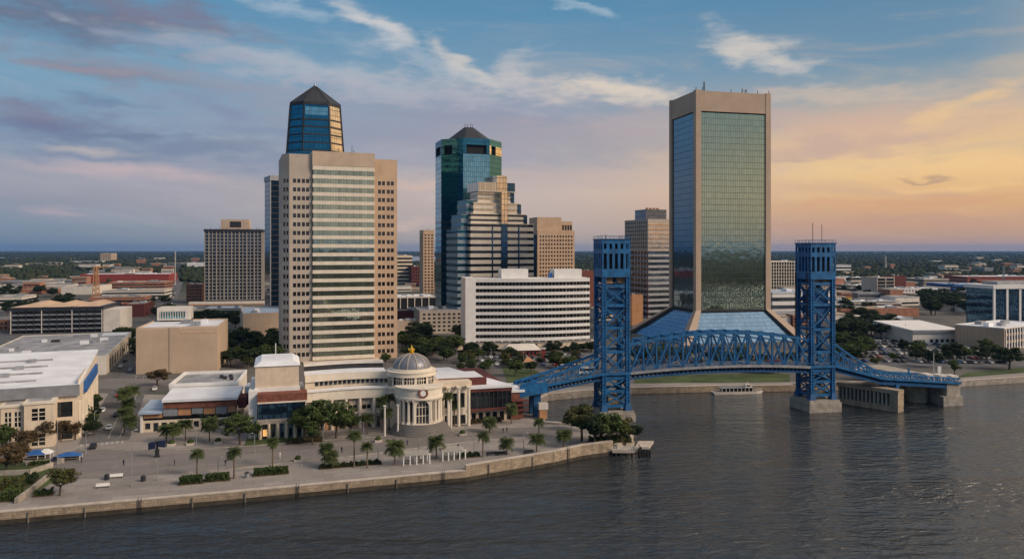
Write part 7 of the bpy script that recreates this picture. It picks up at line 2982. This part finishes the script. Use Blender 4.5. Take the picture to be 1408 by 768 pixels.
for k, (px, py, c) in enumerate(((150, 590, 'silver'), (141, 566, 'white'), (160, 572, 'black'), (163, 545, 'red'), (250, 524, 'white'), (300, 525, 'grey'), (128, 616, 'black'))):
    car(px, py, c, ['silver car on the street just above the crosswalk', 'white car driving up the street beside the cream hall', 'black car on the street beside the middle street palm', 'red car on the street by the tallest street palm',
                    'white car before the tan theatre block', 'grey car before the right half of the tan theatre block', 'black car at the corner by the bare brownish tree'][k], 'cars on the left-hand street', rad(112 if px < 200 else 12))
for k, (px, py, cl) in enumerate(((310, 640, 'cloth'), (385, 630, 'offwhite'), (470, 622, 'navy'), (560, 612, 'cloth'), (720, 607, 'offwhite'), (630, 618, 'navy'), (240, 640, 'cloth'), (170, 640, 'navy'))):
    person(px, py, ['person in dark clothes walking past the thick crowned palm', 'person in a pale shirt on the drive beside the slim palm', 'person in navy clothes on the drive before the oak clump', 'person in dark clothes crossing before the round porch',
                    'person in a pale shirt near the bridge end of the drive', 'person in navy clothes left of the slim palm by the second pergola', 'person in dark clothes right of the banner stand', 'person in navy clothes left of the tall lamp pole'][k], k * 1.3, cl)
# kerb islands that edge the drive
for nm, pts in (('kerb', [(110, 618), (230, 619), (330, 614), (450, 605), (530, 600)]), ('kerb', [(620, 592), (700, 586), (780, 584)]), ('kerb', [(250, 651), (480, 628), (640, 608), (760, 598)])):
    g = MB()
    for a, b2 in zip(pts[:-1], pts[1:]):
        A, Bq = Vector(P(*a)), Vector(P(*b2))
        d = (Bq - A).normalized()
        n = Vector((-d.y, d.x)) * .2
        g.prism([tuple(A - n), tuple(Bq - n), tuple(Bq + n), tuple(A + n)], LZ - .1, LZ + .2)
    tag(g.build(nm, M['concrete']), kind='structure')
# a white bus crossing the left approach of the bridge
root, lx, zB, zlow = BR
bus = thing('bus', 'white bus crossing the bridge just left of the nearer tower', 'bus', (0, 0, 0))
u = lx(804)
bus.matrix_world = root.matrix_basis @ Matrix.Translation((u, -1.6, 16.2))
MB().box(-3, 3, -1.1, 1.1, .35, 2.7).build('body', M['white'], bus)
MB().box(-2.6, 2.6, -1.14, -1.09, 1.4, 2.2).build('window', M['car_glass'], bus)
for x in (-1.8, 1.8):
    MB().cone((x, -1.15, .4), (x, -.8, .4), .4, .4, 10).build('wheel', M['rubber'], bus)
    MB().cone((x, .8, .4), (x, 1.15, .4), .4, .4, 10).build('wheel', M['rubber'], bus)


def deck_car(px, colr, lane, label):
    u_ = lx(px)
    z_ = zlow(u_) + .46 if px < 1090 else zB(u_) + .36
    o = bpy.data.objects.new('car_on_bridge', CARS[colr])
    COL.objects.link(o)
    o.matrix_world = root.matrix_basis @ Matrix.Translation((u_, lane, z_)) @ Matrix.Rotation(0 if lane < 0 else math.pi, 4, 'Z')
    tag(o, label, 'car', 'cars crossing the bridge')


deck_car(925, 'white', -1.7, 'white car crossing the left part of the middle span')
deck_car(960, 'black', 1.7, 'black car on the far lane of the middle span')
deck_car(1020, 'silver', -1.7, 'silver car right of the crown of the middle span')
deck_car(1065, 'red', 1.7, 'red car on the far lane near the farther tower')
deck_car(1180, 'white', -1.7, 'white car coming off the farther tower on the right approach')
for k, (px, py, m_) in enumerate(((236, 612, 'coping'), (262, 611, 'coping'), (300, 609, 'coping'), (520, 607, 'coping'), (636, 598, 'coping'), (410, 634, 'coping'))):
    X_, Y_ = P(px, py)
    pr = thing('planter', ['square planter before the left palm pair', 'square planter by the round palm bed', 'square planter beside the pavilion lamp palm', 'square planter left of the porch steps', 'square planter right of the porch steps', 'square planter between the slim palm and the bushy pair'][k], 'planter', (X_, Y_, LZ), .3, 'square planters on the drive')
    MB().box(-1.1, 1.1, -1.1, 1.1, 0, .7).build('tub', M[m_], pr)
    MB().lathe(0, 0, [(1.0, .7), (.9, 1.2), (.5, 1.6), (0, 1.7)], 10).build('shrub', M['leaf'], pr, uv=False)


# ------------------------------------------------------------------ far city: low buildings one can count, then woods
def far_city():
    protos = []
    for k, (w_, d_, h, wm, rm, n) in enumerate(((30, 18, 7, 'offwhite', 'roof_grey', 1), (24, 14, 9, 'offwhite', 'roof_tan', 2), (40, 22, 6, 'beige', 'roof_tan', 1), (18, 14, 12, 'orange', 'roof_tan', 3), (26, 16, 8, 'panel_grey', 'roof_grey', 2))):
        r = thing('low_building', '', 'building')
        wmb = MB().box(-w_ / 2, w_ / 2, -d_ / 2, d_ / 2, 0, h)
        wmb.build('wall', M[wm], r)
        MB().box(-w_ / 2 - .3, w_ / 2 + .3, -d_ / 2 - .3, d_ / 2 + .3, h, h + .8).build('roof', M[rm], r)
        for i in range(n):
            z_ = 1.4 + i * 3.4
            MB().box(-w_ / 2 + 1, w_ / 2 - 1, -d_ / 2 - .1, -d_ / 2 + .1, z_, z_ + 1.6).build('window_strip', M['win'], r)
        protos.append(r)
    names = ['pale grey-roofed', 'off-white two-storey', 'long beige', 'small terracotta', 'grey metal']
    zones = [(0, 130, 384, 402, 30, 'among the trees of the left-hand sheds'), (120, 236, 370, 380, 14, 'behind the left-hand depot'), (0, 280, 356, 372, 20, 'far in the woods on the left'),
             (548, 592, 362, 400, 12, 'in the gap between the beige and the teal tower'), (1062, 1300, 384, 420, 38, 'in the warehouse district on the right'), (1160, 1408, 356, 382, 24, 'far in the woods on the right'),
             (1300, 1408, 398, 432, 16, 'below the arena on the right'), (790, 865, 390, 440, 10, 'in the gap by the nearer bridge tower'), (1062, 1160, 404, 450, 12, 'behind the farther bridge tower')]
    used = set()
    for x0, x1, y0, y1, n, where in zones:
        for k in range(n):
            px, py = RD.uniform(x0, x1), RD.uniform(y0, y1)
            i = RD.randrange(5)
            X, Y = P(px, py)
            if i in used:
                o = copy_tree(protos[i])
            else:
                o = protos[i]
                used.add(i)
            s = RD.uniform(.7, 1.2) * (1.5 if py < 375 else 1.)
            o.location = (X, Y, LZ)
            o.rotation_euler.z = rad(RD.choice((12, 20, 100, 8)))
            o.scale = (s, s, s * RD.uniform(.8, 1.1))
            o['label'] = names[i] + ' low building ' + where
            o['group'] = 'low buildings ' + where


far_city()


def far_woods():
    """canopy that reads as one mass out to the horizon"""
    r = np.random.default_rng(5)
    phi = (1 + 5 ** .5) / 2
    ico = np.array([(-1, phi, 0), (1, phi, 0), (-1, -phi, 0), (1, -phi, 0), (0, -1, phi), (0, 1, phi), (0, -1, -phi), (0, 1, -phi), (phi, 0, -1), (phi, 0, 1), (-phi, 0, -1), (-phi, 0, 1)]) / 1.902
    fi = np.array([(0, 11, 5), (0, 5, 1), (0, 1, 7), (0, 7, 10), (0, 10, 11), (1, 5, 9), (5, 11, 4), (11, 10, 2), (10, 7, 6), (7, 1, 8), (3, 9, 4), (3, 4, 2), (3, 2, 6), (3, 6, 8), (3, 8, 9), (4, 9, 5), (2, 4, 11), (6, 2, 10), (8, 6, 7), (9, 8, 1)])
    pts = []
    while len(pts) < 17000:
        px = r.uniform(-120, 1530)
        py = 345.0 + 45 * r.random() ** 1.35
        D = (H - LZ) * F / (py - HY)
        if D > 24000: continue
        # keep the streets, sheds and lots open
        if py > 372 and 100 < px < 240 and r.random() < .93: continue
        if py > 384 and r.random() < .6: continue
        if 226 < px < 250 and py > 362: continue
        x, y = (px - CX) / F * D, D
        clear = math.sin(x * .004 + 1.3) * math.sin(y * .0016 + .4) + .5 * math.sin(x * .011 + y * .004)
        if clear > .75 and r.random() < .8: continue
        if 520 < px < 600 and 351 < py < 360: continue
        pts.append((x, y, D))
    # the wooded far bank behind the viewer, seen in the mirror glass
    for k in range(4200):
        y = -85 - 5000 * r.random() ** 2.6
        x = r.uniform(-1500, 3200)
        pts.append((x, y, 1800.))
    pts = np.array(pts)
    n = len(pts)
    rx = 6.5 * r.uniform(.7, 1.35, n) * np.clip(pts[:, 2] / 2400, .8, 4.5)
    south = pts[:, 1] < 0
    rx = np.where(south, rx * 1.5, rx)
    rz = np.where(south, 2.0, 1.0) * 5.0 * r.uniform(.75, 1.25, n) * np.clip(pts[:, 2] / 6000, .8, 1.3)
    V = ico[None] * (1 + r.normal(0, .16, (n, 12, 1)))
    V = V * np.stack([rx, rx, rz], 1)[:, None, :]
    V[:, :, 0] += pts[:, None, 0]
    V[:, :, 1] += pts[:, None, 1]
    V[:, :, 2] += LZ + (rz * 1.15)[:, None]
    Fc = (fi[None] + (np.arange(n) * 12)[:, None, None]).reshape(-1, 3)
    me = bpy.data.meshes.new('far_woods')
    me.vertices.add(n * 12)
    me.vertices.foreach_set('co', V.reshape(-1).astype(np.float32))
    me.loops.add(len(Fc) * 3)
    me.loops.foreach_set('vertex_index', Fc.reshape(-1).astype(np.int32))
    me.polygons.add(len(Fc))
    me.polygons.foreach_set('loop_start', (np.arange(len(Fc)) * 3).astype(np.int32))
    me.update(calc_edges=True)
    m, t, b = newmat('distant woods')
    oc = t.new('ShaderNodeTexCoord').outputs['Object']
    t.put(b.inputs['Base Color'], t.ramp(t.noise(oc, .035, 4., .7), [(.3, (.018, .028, .016)), (.5, (.034, .045, .022)), (.72, (.06, .062, .032))]))
    b.inputs['Roughness'].default_value = .9
    b.inputs['Specular IOR Level'].default_value = .1
    me.materials.append(m)
    o = bpy.data.objects.new('far_woods', me)
    COL.objects.link(o)
    tag(o, 'dark flat woods stretching to the horizon behind the city', 'woods', None, 'stuff')


far_woods()


# ------------------------------------------------------------------ air
def haze():
    m = bpy.data.materials.new('haze')
    m.use_nodes = True
    nt = m.node_tree
    for n in list(nt.nodes):
        nt.nodes.remove(n)
    out = nt.nodes.new('ShaderNodeOutputMaterial')
    v = nt.nodes.new('ShaderNodeVolumePrincipled')
    v.inputs['Color'].default_value = (.24, .50, 1., 1)
    v.inputs['Density'].default_value = HAZE
    v.inputs['Anisotropy'].default_value = .2
    nt.links.new(v.outputs[0], out.inputs['Volume'])
    try:
        m.cycles.homogeneous_volume = True
    except Exception:
        pass
    g = MB().box(-28000, 28000, -28000, 28000, -3.0, 190.)
    o = g.build('haze', m, uv=False)
    tag(o, kind='stuff')


HAZE = 3.2e-5
haze()
